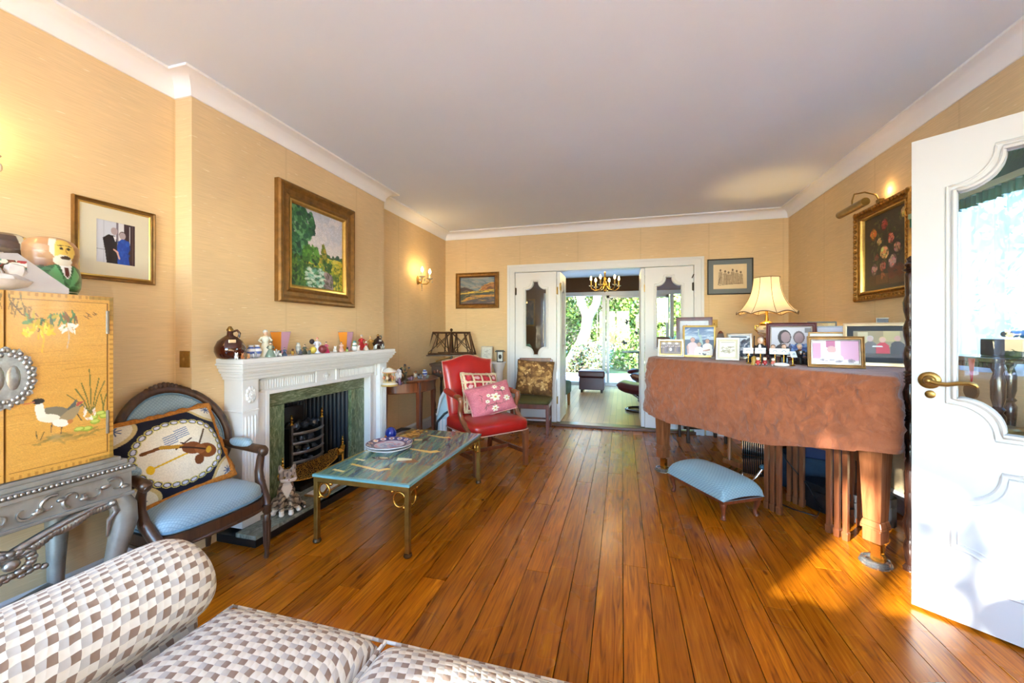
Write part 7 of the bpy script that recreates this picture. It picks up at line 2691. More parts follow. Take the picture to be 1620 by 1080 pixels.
def birdie(h, body, wing, beak=(210, 150, 60)):
    m = MB()
    m.ell(0, .05 * h, .42 * h, .26 * h, .42 * h, .32 * h, 10, 8, col=body)
    m.ell(0, -.26 * h, .80 * h, .17 * h, .17 * h, .18 * h, 8, 7, col=wing)
    m.tube([(0, -.42 * h, .80 * h), (0, -.56 * h, .77 * h)], [.06 * h, .01 * h], 6, col=beak)
    for s in (-1, 1):
        m.ell(s * .22 * h, .12 * h, .46 * h, .06 * h, .34 * h, .20 * h, 8, 6, col=wing)
        m.tube([(s * .1 * h, 0, .14 * h), (s * .1 * h, -.05 * h, 0)], .05 * h, 6, col=beak)
    m.tube([(0, .42 * h, .45 * h), (0, .70 * h, .52 * h)], [.12 * h, .04 * h], 6, col=wing)
    return m
def pot(h, r, c0, c1, c2):
    m = MB()
    m.lathe([(0, 0), (.5 * r, 0), (.55 * r, .05 * h), (.9 * r, .30 * h), (r, .50 * h), (.85 * r, .72 * h), (.5 * r, .86 * h), (.6 * r, .97 * h), (.62 * r, h), (.4 * r, h)], 16, cols=[c0, c1, c2, c1, c2, c1, c0, c0, c0])
    return m
def snowman(h, body, hat, scarf):
    m = MB()
    m.ell(0, 0, .28 * h, .30 * h, .28 * h, .28 * h, 12, 8, col=body)
    m.ell(0, 0, .66 * h, .20 * h, .19 * h, .19 * h, 10, 8, col=body)
    m.lathe([(0, 0), (.24 * h, 0), (.24 * h, .03 * h), (.16 * h, .04 * h), (.13 * h, .18 * h), (0, .19 * h)], 12, 0, 0, .80 * h, col=hat)
    m.tube([(.2 * h * math.cos(a), .2 * h * math.sin(a), .52 * h) for a in [2 * PI * k / 12 for k in range(12)]], .045 * h, 6, closed=True, col=scarf)
    m.tube([(0, -.18 * h, .66 * h), (0, -.30 * h, .65 * h)], [.035 * h, .005 * h], 6, col=(226, 130, 50))
    return m
def crystals(h, col, n, seed, spread=.4):
    m = MB()
    g = random.Random(seed)
    m.ell(0, 0, .12 * h, .45 * h, .40 * h, .12 * h, 9, 5, col=tuple(int(v * .6) for v in col))
    for k in range(n):
        a, r = g.uniform(0, 2 * PI), g.uniform(0, spread) * h
        l = g.uniform(.5, 1.0) * h * (1 - .6 * r / h)
        x, y = r * math.cos(a), r * math.sin(a)
        q = g.uniform(.75, 1.25)
        cc = tuple(min(255, int(v * q)) for v in col)
        m.tube([(x * .6, y * .6, .05 * h), (x, y, .75 * l), (x * 1.08, y * 1.08, l)], [.10 * h, .10 * h, .004], 6, col=cc)
    return m
def figure(mb, name, label, cat, loc, rz=0.0, m=None, group=None, smooth=45):
    zmin = min(v[2] for v in mb.v)
    mb.v = [(a, b_, c - zmin) for a, b_, c in mb.v]
    o = mb.build(name, m or M_PAINT, None, smooth)
    o.location = loc
    o.rotation_euler = (0, 0, rz)
    tag(o, label, cat, group)
    return o
MZ = 1.0503
G_M = 'ornaments on the mantelpiece'
def on_mantel(mb, name, label, cat, u, X, rz=None, m=None, smooth=45):
    p, _ = atX(u, X)
    return figure(mb, name, label, cat, (p.x, p.y, MZ), R(50) if rz is None else rz, m, G_M, smooth)

def jug(label, u, X, s, dark):
    p, _ = atX(u, X)
    t = thing('glass_jug', label, 'jug', (p.x, p.y, MZ), R(60), G_M)
    mg = mat('dark_amber_glass' if dark else 'brown_glass', (40, 12, 10) if dark else (62, 22, 12), .06, 0, var=.2, coat=.6)
    MB().lathe([(0, 0), (.045 * s, 0), (.066 * s, .012 * s), (.078 * s, .045 * s), (.077 * s, .07 * s), (.062 * s, .105 * s), (.035 * s, .128 * s), (.017 * s, .14 * s), (.014 * s, .165 * s), (0, .165 * s)], 28).build('flask', mg, t, 60)
    MB().tube([(.012 * s, 0, .160 * s), (.035 * s, 0, .168 * s), (.048 * s, 0, .150 * s), (.042 * s, 0, .126 * s)], .007 * s, 8).build('handle', mg, t, 60)
    MB().lathe([(0, .163 * s), (.017 * s, .163 * s), (.018 * s, .172 * s), (.012 * s, .182 * s), (.008 * s, .19 * s), (0, .193 * s)], 14).build('stopper', M_BRASS, t, 50)
    MB().tube([(.018 * s * math.cos(a), .02 * s * math.sin(a) - .012 * s, .136 * s - .012 * s * (1 - math.sin(a)) / 2) for a in [2 * PI * k / 16 for k in range(16)]], .0018, 5, closed=True).build('chain', M_FSILV, t, 60)
    MB().box(-.018 * s, .018 * s, -.066 * s, -.062 * s, .095 * s, .115 * s).build('tag', M_FSILV, t, 0, bevel=.003)
jug('round brown glass jug with brass stopper and silver tag on the mantelpiece', 364, -2.145, .97, False)
jug('smaller dark glass jug at the far end of the mantelpiece', 598, -2.17, .72, True)
def angular_vase(label, u, X, s):
    p, _ = atX(u, X)
    t = thing('angular_vase', label, 'vase', (p.x, p.y, MZ), R(4), G_M)
    a0, a1, h_ = .022 * s, .042 * s, .155 * s
    cols = [(222, 140, 40), (206, 160, 186), (214, 120, 60), (186, 150, 190)]
    q0 = [(-a0, -a0), (a0, -a0), (a0, a0), (-a0, a0)]
    q1 = [(-a1, -a1), (a1, -a1), (a1, a1), (-a1, a1)]
    b_ = MB()
    for k in range(4):
        l = (k + 1) % 4
        b_.add([(*q0[k], 0), (*q0[l], 0), (*q1[l], h_), (*q1[k], h_)], [(0, 1, 2, 3)], cols[k])
    b_.add([(*q, 0) for q in q0], [(3, 2, 1, 0)], (150, 110, 110))
    b_.add([(x * .93, y * .93, h_ * .98) for x, y in q1], [(0, 1, 2, 3)], (96, 84, 116))
    b_.build('facets', M_PAINTM, t, 0)
    MB().tube([(x, y, h_) for x, y in q1], .002, 4, closed=True).build('rim', mat('lilac_rim', (150, 140, 170), .5), t, 0)
angular_vase('tapered orange and lilac vase behind the white figurine', 444, -2.205, 1.0)
angular_vase('tapered orange and lilac vase nearer the red-dressed figurine', 547, -2.205, 1.0)
D = on_mantel
D(beast(.040, (226, 226, 230), (236, 236, 238)), 'mouse_figurine', 'tiny white mouse figurine before the brown jug', 'figurine', 374, -2.072)
D(beast(.036, (176, 110, 66), (190, 126, 80)), 'squirrel_figurine', 'tiny brown squirrel figurine beside the white mouse', 'figurine', 384, -2.072)
D(beast(.032, (196, 140, 90), (206, 160, 110)), 'bear_figurine', 'tiny tan bear figurine next to the brown squirrel', 'figurine', 393, -2.070)
D(pot(.075, .024, (226, 228, 236), (70, 96, 170), (226, 228, 236)), 'delft_vase', 'small blue and white vase nearer the brown jug', 'vase', 397, -2.13)
D(pot(.075, .024, (226, 228, 236), (84, 110, 180), (230, 232, 238)), 'delft_vase', 'small blue and white vase nearer the white lady', 'vase', 407, -2.13)
D(crystals(.045, (170, 176, 186), 7, 3), 'crystal_ornament', 'small cut-crystal ornament before the blue and white vases', 'ornament', 404, -2.07)
D(lady(.172, (228, 226, 208), (222, 222, 206), (206, 206, 200)), 'lady_figurine', 'tall white porcelain lady figurine on the mantelpiece', 'figurine', 420, -2.15)
D(lady(.098, (120, 140, 126), (170, 180, 160), (60, 70, 64), (90, 104, 96)), 'lady_figurine', 'grey-green crinoline figurine before the tall white lady', 'figurine', 428, -2.085)
D(crystals(.050, (206, 210, 210), 8, 5), 'crystal_ornament', 'clear crystal ornament before the near orange vase', 'ornament', 437, -2.07)
D(beast(.042, (232, 232, 228), (60, 54, 52), (50, 46, 46)), 'cow_figurine', 'black and white cow figurine below the near orange vase', 'figurine', 443, -2.065)
D(lady(.056, (70, 96, 140), (90, 120, 160), (96, 110, 120)), 'boy_figurine', 'small blue-coated figurine beside the black and white cow', 'figurine', 450, -2.09)
D(birdie(.045, (176, 140, 60), (96, 60, 44)), 'duck_figurine', 'brown and gold duck figurine in the middle of the mantel', 'figurine', 463, -2.085)
D(pot(.080, .018, (176, 178, 170), (206, 206, 198), (170, 172, 168)), 'glass_bottle', 'clear grey glass bottle on the mantelpiece', 'bottle', 472, -2.16)
D(lady(.070, (66, 76, 68), (86, 98, 88), (60, 66, 60), (80, 90, 82)), 'glass_figure', 'dark green glass figure beside the grey bottle', 'figurine', 482, -2.12)
D(crystals(.040, (90, 92, 108), 7, 8), 'crystal_ornament', 'smoky dark crystal ornament before the grey bottle', 'ornament', 475, -2.075)
D(crystals(.036, (130, 132, 126), 6, 9), 'crystal_ornament', 'grey crystal ornament before the clown figure', 'ornament', 489, -2.075)
m_ = lady(.118, (206, 214, 232), (226, 226, 236), (206, 120, 100), (206, 214, 236))
m_.ell(.03, -.03, .03, .03, .03, .03, 8, 6, col=(120, 40, 50)).ell(-.03, -.02, .025, .026, .026, .025, 8, 6, col=(226, 206, 90)).ell(-.035, 0, .085, .018, .018, .02, 8, 6, col=(40, 34, 44))
D(m_, 'clown_figurine', 'blue and white clown group figurine in mid-mantel', 'figurine', 502, -2.13)
D(lady(.085, (206, 40, 104), (206, 90, 130), (40, 34, 40)), 'lady_figurine', 'figurine in a bright pink crinoline beside the clown', 'figurine', 516, -2.10)
D(beast(.050, (236, 236, 238), (240, 240, 240)), 'horse_figurine', 'white horse figurine past the pink-dressed lady', 'figurine', 530, -2.10)
D(lady(.080, (222, 176, 166), (226, 190, 180), (150, 96, 70), (226, 180, 166)), 'seated_figurine', 'pale pink seated figurine before the far orange vase', 'figurine', 540, -2.11)
D(beast(.038, (150, 170, 96), (60, 70, 60)), 'frog_figurine', 'small green frog figurine before the far orange vase', 'figurine', 549, -2.08)
D(snowman(.085, (230, 234, 234), (90, 150, 140), (70, 120, 110)), 'snowman_figurine', 'white snowman figurine with green hat beside the red lady', 'figurine', 561, -2.10)
D(lady(.135, (186, 26, 34), (196, 40, 44), (196, 190, 190), (186, 30, 36)), 'lady_figurine', 'figurine in a full red dress near the mantel end', 'figurine', 572, -2.15)
D(beast(.048, (232, 216, 206), (236, 226, 220)), 'cat_figurine', 'cream cat figurine before the red-dressed lady', 'figurine', 567, -2.07)
D(lady(.078, (226, 216, 210), (190, 60, 60), (230, 230, 226)), 'lady_figurine', 'small white-skirted figurine between red dress and gilt statuette', 'figurine', 579, -2.09)
D(lady(.122, (160, 116, 44), (176, 134, 60), (190, 150, 80), (170, 126, 50)), 'gilt_statuette', 'slim gilt statuette near the far mantel end', 'statuette', 586, -2.15, m=M_PAINT)
D(crystals(.050, (196, 198, 190), 9, 14), 'crystal_ornament', 'silvery crystal ornament before the dark jug', 'ornament', 594, -2.075)
D(crystals(.048, (186, 186, 182), 9, 15), 'crystal_ornament', 'silvery crystal ornament at the far mantel corner', 'ornament', 605, -2.085)

# on the half-round table
TZ = .7125
G_T = 'ornaments on the half-round table'
def on_table(mb, name, label, cat, u, X, rz=None, smooth=45):
    p, _ = atX(u, X)
    return figure(mb, name, label, cat, (p.x, p.y, TZ), R(40) if rz is None else rz, None, G_T, smooth)
ca = MB()
ca.lathe([(0, 0), (.075, 0), (.078, .015), (.06, .03), (.055, .04), (0, .04)], 20, cols=[(226, 220, 206), (196, 160, 90), (226, 220, 206), (206, 180, 130), (226, 220, 206)])
for k in range(6):
    a = 2 * PI * k / 6
    ca.tube([(.045 * math.cos(a), .045 * math.sin(a), .04), (.045 * math.cos(a), .045 * math.sin(a), .12)], .004, 6, col=(206, 170, 90))
    ca.ell(.045 * math.cos(a), .045 * math.sin(a), .075, .014, .014, .018, 8, 6, col=((226, 200, 170), (190, 120, 80))[k % 2])
ca.lathe([(0, .12), (.066, .12), (.068, .128), (.04, .15), (.012, .165), (0, .175)], 18, cols=[(190, 130, 84), (206, 150, 100), (236, 230, 220), (236, 230, 220), (196, 150, 90)])
on_table(ca, 'carousel_music_box', 'cream and gilt carousel music box on the half-round table', 'music box', 616, -2.06)
fl2 = MB()
for k in range(14):
    a = 2 * PI * k / 14
    fl2.ell(.035 * math.cos(a), .02 * math.sin(a), .085 + .03 * math.sin(2 * a), .018, .012, .022, 7, 5, col=(232, 234, 242))
fl2.lathe([(0, 0), (.03, 0), (.012, .02), (.012, .08), (0, .08)], 10, col=(206, 210, 220))
on_table(fl2, 'flower_ornament', 'white porcelain flower ornament beside the carousel', 'ornament', 627, -2.10)
on_table(crystals(.07, (96, 74, 104), 12, 21, .6), 'amethyst_geode', 'dark purple amethyst lump at the front of the half-round table', 'crystal', 632, -2.00)
tw = MB()
g_ = random.Random(3)
tw.lathe([(0, 0), (.035, 0), (.03, .015), (.012, .03), (0, .03)], 10, col=(70, 60, 50))
for k in range(16):
    a, r = g_.uniform(0, 6.28), g_.uniform(.01, .05)
    z = g_.uniform(.07, .16)
    tw.tube([(0, 0, .02), (r * .5 * math.cos(a), r * .5 * math.sin(a), z * .6), (r * math.cos(a), r * math.sin(a), z)], .0025, 5, col=(90, 76, 56))
    tw.ell(r * math.cos(a), r * math.sin(a), z, .012, .012, .008, 6, 5, col=g_.choice([(96, 110, 80), (60, 70, 90), (120, 96, 60), (50, 50, 70)]))
on_table(tw, 'gem_tree', 'little wire gem tree with dark stones on the half-round table', 'ornament', 641, -2.13)
on_table(lady(.12, (110, 84, 66), (130, 90, 60), (90, 60, 44)), 'brown_statuette', 'brown statuette at the back of the half-round table', 'statuette', 633, -2.22)
on_table(crystals(.055, (150, 120, 150), 10, 23, .6), 'amethyst_cluster', 'mauve crystal cluster beside the gem tree', 'crystal', 650, -2.07)
on_table(crystals(.042, (90, 90, 80), 8, 24, .5), 'stone_house', 'grey stone crystal piece at the table front', 'crystal', 641, -1.985)
on_table(birdie(.085, (226, 220, 206), (120, 76, 56)), 'bird_figurine', 'white-breasted bird figurine on the half-round table', 'figurine', 657, -2.12)
on_table(crystals(.060, (120, 124, 140), 11, 25, .6), 'quartz_cluster', 'blue-grey crystal cluster on the half-round table', 'crystal', 665, -2.05)
on_table(pot(.075, .03, (196, 196, 206), (50, 80, 180), (214, 216, 226)), 'blue_white_pot', 'round blue and white pot at the back of the half-round table', 'pot', 672, -2.13)
on_table(crystals(.044, (110, 112, 104), 8, 26, .5), 'pyrite_lump', 'small dark glittering stone at the table end', 'crystal', 676, -2.0)

# ------------------------------------------------------------------ miniature orchestra on the piano
G_O = 'miniature musicians on the piano'
def musician(h, hair, inst):
    m = MB()
    blk = (26, 26, 32)
    m.ell(0, .0, .50 * h, .17 * h, .13 * h, .22 * h, 10, 8, col=blk)
    m.ell(0, .02 * h, .26 * h, .19 * h, .16 * h, .12 * h, 10, 8, col=blk)
    m.box(-.17 * h, .17 * h, -.10 * h, .18 * h, 0, .18 * h, col=(40, 26, 22))
    for s in (-1, 1):
        m.tube([(s * .09 * h, -.05 * h, .28 * h), (s * .10 * h, -.28 * h, .27 * h), (s * .10 * h, -.30 * h, .02 * h)], .06 * h, 7, col=blk)
        m.ell(s * .10 * h, -.35 * h, .03 * h, .045 * h, .09 * h, .03 * h, 7, 5, col=(14, 14, 16))
        m.tube([(s * .16 * h, 0, .62 * h), (s * .22 * h, -.10 * h, .46 * h), (s * .08 * h, -.24 * h, .50 * h)], [.055 * h, .05 * h, .04 * h], 7, col=blk)
        m.ell(s * .07 * h, -.26 * h, .51 * h, .035 * h, .035 * h, .035 * h, 6, 5, col=SKIN)
    m.poly = None
    m.ell(0, -.115 * h, .60 * h, .05 * h, .03 * h, .10 * h, 7, 6, col=(236, 236, 238))
    m.ell(0, -.01 * h, .83 * h, .105 * h, .11 * h, .13 * h, 10, 8, col=SKIN)
    m.ell(0, .03 * h, .88 * h, .115 * h, .11 * h, .11 * h, 10, 8, col=hair)
    m.ell(0, -.12 * h, .82 * h, .02 * h, .03 * h, .025 * h, 6, 5, col=(214, 160, 140))
    if inst == 'cello':
        m.ell(.02 * h, -.30 * h, .30 * h, .14 * h, .06 * h, .20 * h, 10, 8, col=(110, 56, 28))
        m.tube([(.02 * h, -.28 * h, .45 * h), (.05 * h, -.20 * h, .85 * h)], .022 * h, 6, col=(60, 34, 22))
    elif inst == 'violin':
        m.ell(-.10 * h, -.22 * h, .68 * h, .09 * h, .13 * h, .035 * h, 8, 6, col=(126, 64, 30))
        m.tube([(-.12 * h, -.32 * h, .67 * h), (-.18 * h, -.5 * h, .64 * h)], .015 * h, 5, col=(60, 34, 22))
    elif inst == 'bass':
        m.ell(-.20 * h, -.06 * h, .36 * h, .13 * h, .07 * h, .22 * h, 10, 8, col=(96, 50, 28))
        m.tube([(-.20 * h, -.06 * h, .55 * h), (-.20 * h, -.02 * h, 1.02 * h)], .022 * h, 6, col=(50, 30, 22))
    else:
        m.tube([(.0, -.12 * h, .78 * h), (.0, -.36 * h, .55 * h)], [.015 * h, .03 * h], 6, col=(190, 150, 70))
    return m
def on_piano(mb, name, label, cat, u, t_, turn=0.0, group=None):
    p = at(u, t_)
    return figure(mb, name, label, cat, (p.x, p.y, PZ), facing(p) + R(turn), None, group)
on_piano(musician(.185, (150, 130, 110), 'bass'), 'musician_figurine', 'tallest black-suited musician figurine with a double bass', 'figurine', 1203, 2.84, -10, G_O)
on_piano(musician(.130, (120, 84, 60), 'violin'), 'musician_figurine', 'black-suited musician figurine partly behind the middle music stands', 'figurine', 1223, 2.78, 0, G_O)
on_piano(musician(.135, (90, 60, 44), 'horn'), 'musician_figurine', 'black-suited musician figurine with a brass horn', 'figurine', 1240, 2.74, 8, G_O)
on_piano(musician(.140, (176, 176, 170), 'violin'), 'musician_figurine', 'grey-haired black-suited violinist figurine', 'figurine', 1265, 2.66, 25, G_O)
on_piano(musician(.130, (70, 52, 44), 'cello'), 'musician_figurine', 'dark-haired musician figurine nearest the pink photograph', 'figurine', 1282, 2.60, 25, G_O)
on_piano(musician(.095, (60, 44, 36), 'violin'), 'musician_figurine', 'small musician figurine behind the first music stand', 'figurine', 1186, 2.84, -15, G_O)
SL = ['miniature music stand nearest the pale sketch', 'miniature music stand in front of the double-bass player', 'miniature music stand before the second musician', 'miniature music stand beside the white pebble', 'brass miniature music stand before the grey-haired violinist']
for i, (u, t_, hh_, tn) in enumerate(((1184, 2.72, .100, -14), (1203, 2.70, .100, -6), (1226, 2.66, .098, 0), (1240, 2.62, .098, 6), (1254, 2.52, .085, 60))):
    p = at(u, t_)
    t = thing('miniature_stand', SL[i], 'music stand', (p.x, p.y, PZ), facing(p) + R(tn), G_O)
    MB().lathe([(0, 0), (.017, 0), (.012, .005), (.003, .008), (.0025, hh_ - .03), (0, hh_ - .03)], 10).build('stem', M_BRIGHTBRASS, t, 50)
    MB().box(-.031, .031, -.001, .001, -.02, .02, M=tr(0, -.004, hh_ - .012) @ rotm(R(-18))).build('sheet', mat('white_enamel', (226, 230, 232), .4), t, 0)
    MB().tube([(.011 * math.cos(a), -.0075 - .0, hh_ - .016 + .010 * math.sin(a)) for a in [PI * k / 8 for k in range(9)]], .0016, 5).build('lyre_motif', mat('grey_enamel', (130, 140, 150), .4), t, 60)
def imp(h, red):
    m = MB()
    m.ell(0, 0, .30 * h, .24 * h, .20 * h, .28 * h, 9, 7, col=red)
    m.ell(0, -.02 * h, .72 * h, .19 * h, .18 * h, .2 * h, 9, 7, col=(236, 214, 196))
    m.ell(0, .02 * h, .86 * h, .18 * h, .17 * h, .12 * h, 8, 6, col=(70, 40, 30))
    for s in (-1, 1):
        m.tube([(s * .15 * h, -.05 * h, .15 * h), (s * .2 * h, -.40 * h, .06 * h)], .08 * h, 6, col=(230, 226, 226))
        m.ell(s * .2 * h, -.46 * h, .07 * h, .08 * h, .09 * h, .07 * h, 6, 5, col=(40, 20, 20))
    return m
on_piano(imp(.060, (176, 40, 44)), 'child_figurine', 'small red and white child figurine on a tray, nearest the sketch', 'figurine', 1199, 2.56)
on_piano(imp(.060, (150, 36, 40)), 'child_figurine', 'small red and white child figurine before the middle music stands', 'figurine', 1210, 2.55)
on_piano(imp(.056, (206, 110, 90)), 'child_figurine', 'small orange-red figurine beside the white pebble', 'figurine', 1223, 2.53, 30)
p = at(1194, 2.62)
on_piano(MB().lathe([(0, 0), (.022, 0), (.014, .02), (.018, .045), (.008, .055), (0, .06)], 12, col=(176, 140, 60)), 'brass_bell', 'tiny brass bell among the music stands', 'bell', 1193, 2.60)
o = MB().ell(0, 0, .013, .042, .026, .013, 18, 10).build('white_pebble', mat('white_stone', (226, 228, 230), .3, var=.03), None, 60)
p = at(1236, 2.46)
o.location = (p.x, p.y, PZ)
o.rotation_euler = (0, 0, facing(p))
tag(o, 'smooth white oval pebble at the piano edge', 'pebble')

# framed certificate behind the red armchair
c = Canvas(40, 30, (214, 212, 200)).dabs(30, .1, .15, .9, .85, .2, .01, [(170, 166, 160), (150, 146, 140)], .7, rot=0)
picture('certificate', 'small pale framed certificate behind the red armchair back', (-1.715, 4.955, .8225), R(4), .155, .20, .012, .012, M_FSILV, c, 'flat', mount=(M_BOARD, .010), lean=R(-10), easel=False, cat='picture')
# ------------------------------------------------------------------ garden room furniture
M_PLUM = mat('plum_leather', (74, 26, 34), .35, var=.15, sc=6, coat=.15)
ot = thing('storage_ottoman', 'square plum leather ottoman with a lid in front of the garden doors', 'ottoman', (-.57, 8.05, FAR_Z))
MB().box(-.24, .24, -.21, .21, .06, .30).build('body', M_PLUM, ot, 0, bevel=.012)
MB().box(-.255, .255, -.225, .225, .305, .43).build('lid', M_PLUM, ot, 0, bevel=.025)
for (a, b) in ((1, 1), (1, -1), (-1, 1), (-1, -1)):
    MB().taper(a * .19, b * .16, 0, .06, .018, .018, .024, .024).build('foot', W_EBON, ot, 0)
fo_ = thing('recliner_footstool', 'plum leather footstool on a curved wooden base beside the right door leaf', 'footstool', (.25, 6.25, FAR_Z), R(-10))
def fcush(u, v, s):
    a, b = 2 * u - 1, 2 * v - 1
    e = ((1 - abs(a) ** 6) * (1 - abs(b) ** 6)) ** .4
    return (.30 * a, .24 * b, .335 + .06 * a * a + s * .075 * e)
MB().grid(lambda u, v: fcush(u, v, 1), 18, 16).grid(lambda u, v: fcush(1 - u, v, -1), 18, 16).build('cushion', M_PLUM, fo_, 60)
MB().tube([(-.24, 0, .30), (-.10, 0, .26), (.0, 0, .20), (.03, 0, .10), (.0, 0, .035)], [.03, .035, .04, .036, .034], 10, flat=.7).build('curved_support', W_EBON, fo_, 60)
MB().tube([(.19 * math.cos(a), .19 * math.sin(a), .02) for a in [2 * PI * k / 28 for k in range(28)]], .019, 8, closed=True).build('ring_base', W_EBON, fo_, 60)
rc2 = thing('recliner_chair', 'plum leather recliner behind the right door leaf', 'armchair', (.52, 7.1, FAR_Z), R(-25))
MB().grid(lambda u, v: (lambda q: (q[0] * 1.05, q[1] * 1.2, q[2] + .05))(fcush(u, v, 1)), 18, 16).grid(lambda u, v: (lambda q: (q[0] * 1.05, q[1] * 1.2, q[2] + .05))(fcush(1 - u, v, -1)), 18, 16).build('seat', M_PLUM, rc2, 60)
MB().ell(0, .34, .74, .29, .09, .36, 16, 12, p=.6).build('backrest', M_PLUM, rc2, 60)
for s in (-1, 1):
    MB().ell(s * .36, .02, .50, .06, .26, .05, 12, 8).build('armrest', M_PLUM, rc2, 60)
    MB().tube([(s * .36, .2, .48), (s * .34, .1, .2), (s * .2, 0, .08), (0, 0, .06)], .025, 8).build('support', W_EBON, rc2, 60)
MB().tube([(.25 * math.cos(a), .25 * math.sin(a), .02) for a in [2 * PI * k / 28 for k in range(28)]], .02, 8, closed=True).tube([(-.25, 0, .025), (.25, 0, .025)], .02, 8).build('ring_base', W_EBON, rc2, 60)
M_GREENC = mat('dark_green_cloth', (58, 84, 58), .8, var=.15, sc=20)
ga = thing('green_armchair', 'dark green upholstered chair just inside the garden room', 'armchair', (-1.12, 6.14, FAR_Z), R(90 - 6))
upholstered_pad(.74, .62, .22, .40, .03, 0, p=.2).build('seat', M_GREENC, ga, 60)
def gb(u, v, s):
    a = 2 * u - 1
    e = ((1 - abs(a) ** 8) * (1 - abs(2 * v - 1) ** 8)) ** .4
    z = .38 + .60 * v
    return (.37 * a, .28 + .14 * v + s * .05 * e, z)
MB().grid(lambda u, v: gb(u, v, -1), 16, 16).grid(lambda u, v: gb(1 - u, v, 1), 16, 16).build('backrest', M_GREENC, ga, 60)
for (a, b) in ((1, 1), (1, -1), (-1, 1), (-1, -1)):
    MB().taper(a * .33, b * .26, 0, .23, .018, .018, .026, .026).build('leg', wood('honey_wood', (150, 96, 44), (186, 128, 64)), ga, 0)
# chandelier
cp = at(957, 6.75)
ch = thing('chandelier', 'brass chandelier with lit candle bulbs in the garden room', 'chandelier', (cp.x, cp.y, 0))
MB().tube([(0, 0, 2.42), (0, 0, 2.24)], .006, 6).build('chain', M_BRIGHTBRASS, ch)
MB().lathe([(0, 1.88), (.012, 1.89), (.022, 1.91), (.012, 1.93), (.04, 1.97), (.05, 2.0), (.03, 2.04), (.014, 2.08), (.022, 2.12), (.012, 2.18), (.018, 2.22), (0, 2.24)], 16).build('stem', M_BRIGHTBRASS, ch, 50)
for k in range(6):
    a = 2 * PI * k / 6 + .25
    ca_, sa_ = math.cos(a), math.sin(a)
    ao = MB().tube([(.03 * ca_, .03 * sa_, 2.0), (.09 * ca_, .09 * sa_, 1.93), (.17 * ca_, .17 * sa_, 1.91), (.23 * ca_, .23 * sa_, 1.95), (.235 * ca_, .235 * sa_, 1.985)], .007, 8).build('arm', M_BRIGHTBRASS, ch, 60)
    MB().lathe([(0, 0), (.02, .0), (.04, .010), (.04, .014), (0, .012)], 14, .235 * ca_, .235 * sa_, 1.985).build('drip_pan', M_BRIGHTBRASS, ao)
    MB().lathe([(0, 0), (.011, 0), (.011, .085), (0, .086)], 10, .235 * ca_, .235 * sa_, 1.997).build('candle_tube', mat('amber_tube', (226, 190, 110), .5), ao)
    MB().lathe([(0, 0), (.010, .004), (.018, .025), (.014, .048), (.004, .07), (0, .074)], 10, .235 * ca_, .235 * sa_, 2.083).build('bulb', emis('chandelier_bulb', (255, 214, 140), 25), ao, 60)
light_point('chandelier_glow', (0, 0, 2.30), 8, (1, .72, .38), .15, ch)
# white shelves, picture and mirror strip seen through the closed leaf
bs = thing('white_bookcase', 'white open bookcase seen through the closed door leaf', 'bookcase', (GX0 + .16, 8.1, FAR_Z))
MB().box(-.15, .15, -.55, -.52, 0, 1.9).box(-.15, .15, .52, .55, 0, 1.9).box(-.15, -.13, -.55, .55, 0, 1.9).build('carcass', M_WHITE, bs, 0)
for z in (.02, .40, .78, 1.15, 1.52, 1.88):
    MB().box(-.13, .15, -.52, .52, z, z + .02).build('shelf', M_WHITE, bs, 0)
c = Canvas(30, 40, (70, 50, 34)).dabs(30, 0, 0, 1, 1, .1, .1, [(96, 70, 44), (50, 36, 26), (120, 90, 60)], .6)
picture('dark_print', 'dark framed print on the brown garden-room wall', (-2.10, GY1 - .001, 1.35), 0, .36, .62, .035, .02, M_FGOLD, c)

# ------------------------------------------------------------------ voile, green pelmet and tree at the small window
m_v = bpy.data.materials.new('voile')
m_v.use_nodes = True
nt = m_v.node_tree
nt.nodes.clear()
o_ = node(nt, 'ShaderNodeOutputMaterial')
a_ = node(nt, 'ShaderNodeBsdfTransparent')
b_ = node(nt, 'ShaderNodeBsdfTranslucent')
b_.inputs[0].default_value = (.50, .55, .64, 1)
d_ = node(nt, 'ShaderNodeBsdfDiffuse')
d_.inputs[0].default_value = (.70, .74, .80, 1)
m1 = node(nt, 'ShaderNodeMixShader')
m1.inputs[0].default_value = .5
nt.links.new(b_.outputs[0], m1.inputs[1])
nt.links.new(d_.outputs[0], m1.inputs[2])
m2 = node(nt, 'ShaderNodeMixShader')
nf = tex_noise(nt, (1, 3, .3), 3.0, 2)
mr = ramp(nt, nf, [(.3, (.60, .60, .60)), (.7, (.80, .80, .80))])
nt.links.new(mr, m2.inputs[0])
nt.links.new(a_.outputs[0], m2.inputs[1])
nt.links.new(m1.outputs[0], m2.inputs[2])
nt.links.new(m2.outputs[0], o_.inputs[0])
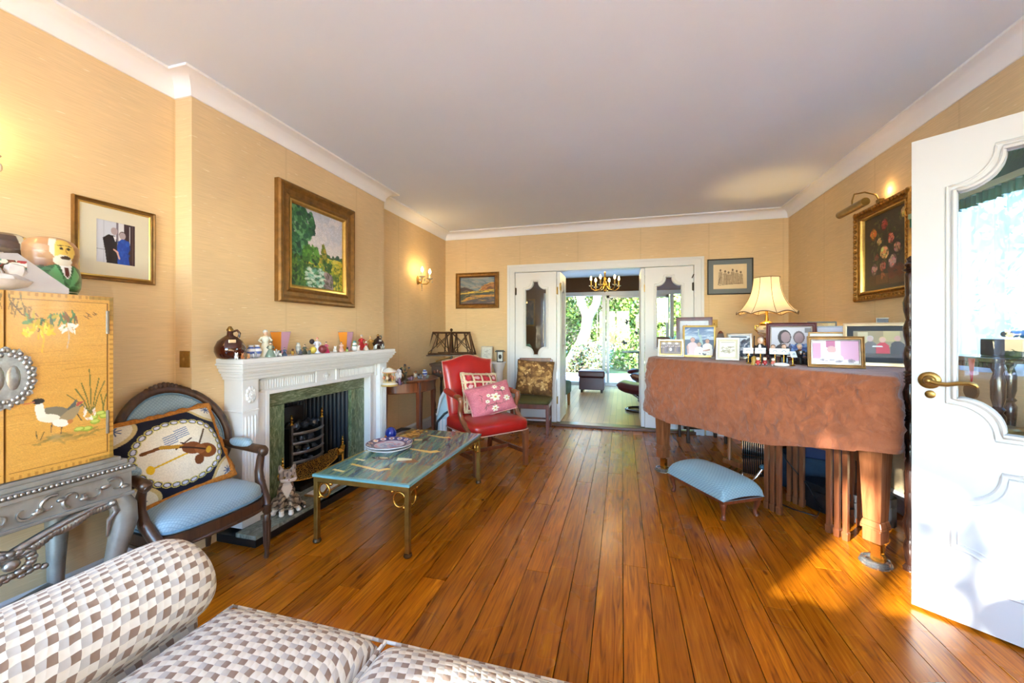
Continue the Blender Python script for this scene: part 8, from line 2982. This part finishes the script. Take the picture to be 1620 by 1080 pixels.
vo = MB().grid(lambda u, v: (XR - .028 + .016 * math.sin(u * 74 + .5 * math.sin(v * 3)) + .008 * math.sin(u * 23), SY0 - .03 + (SY1 - SY0 + .06) * u, 1.90 - .90 * v), 150, 12).build('voile_curtain', m_v, None, 60)
tag(vo, 'thin white voile curtain at the small window behind the open door', 'curtain')
pe = thing('green_pelmet', 'green fan-pleated pelmet with a frill above the voile curtain', 'pelmet', (XR - .06, (SY0 + SY1) / 2, 1.89))
pw = (SY1 - SY0) / 2 + .07
M_GREENP = mat('bottle_green_silk', (44, 110, 84), .5, var=.15, sc=30, sheen=.3)
MB().grid(lambda u, v: (-.02 - .012 * abs(math.sin(u * PI * 60)) * v, pw * math.cos(PI * u) * (.12 + .88 * v), .02 + .17 * math.sin(PI * u) * v), 360, 6).build('fan_pleats', M_GREENP, pe, 60)
MB().tube([(-.02, pw * math.cos(PI * k / 40), .02 + .17 * math.sin(PI * k / 40)) for k in range(41)], .008, 6).build('top_cord', M_GREENP, pe, 60)
MB().box(-.045, -.01, -pw, pw, .0, .030).build('band', mat('sage_band', (166, 190, 160), .6, var=.1), pe, 0)
MB().grid(lambda u, v: (-.03 - .010 * math.sin(u * 210), -pw + 2 * pw * u, .0 - .055 * v - .004 * math.sin(u * 150)), 300, 3).build('frill', M_GREENP, pe, 60)
MB().box(-.03, .06, -pw, pw, .02, .026).build('board', M_WHITE, pe, 0)
t = thing('bare_tree', 'bare branched tree outside the small window', 'tree', (5.5, 6.6, -.12))
mb, tips = MB(), []
rr = random.Random(19)
for k in range(12):
    grow(mb, Vector((rr.uniform(-1.2, .9), rr.uniform(-.5, .5), rr.uniform(.2, .9))), Vector((rr.gauss(0, .45), rr.gauss(0, .3), 1)).normalized(), .05, 4, rr, tips, 4, 1.3, .55)
mb.build('branches', M_BARK2, t, 60)
bush('dimming_shrub', 'blue-green shrub added behind the bare tree to dim the small window', 'shrub', (7.2, 9.6, -.12), blobs(2.2, 1.0, 4.4, 46, .5, .9), 9000, .10, [(96, 120, 110), (130, 150, 140), (70, 96, 84), (160, 176, 170)], 41, False)  # added foliage that darkens the sky behind the voile
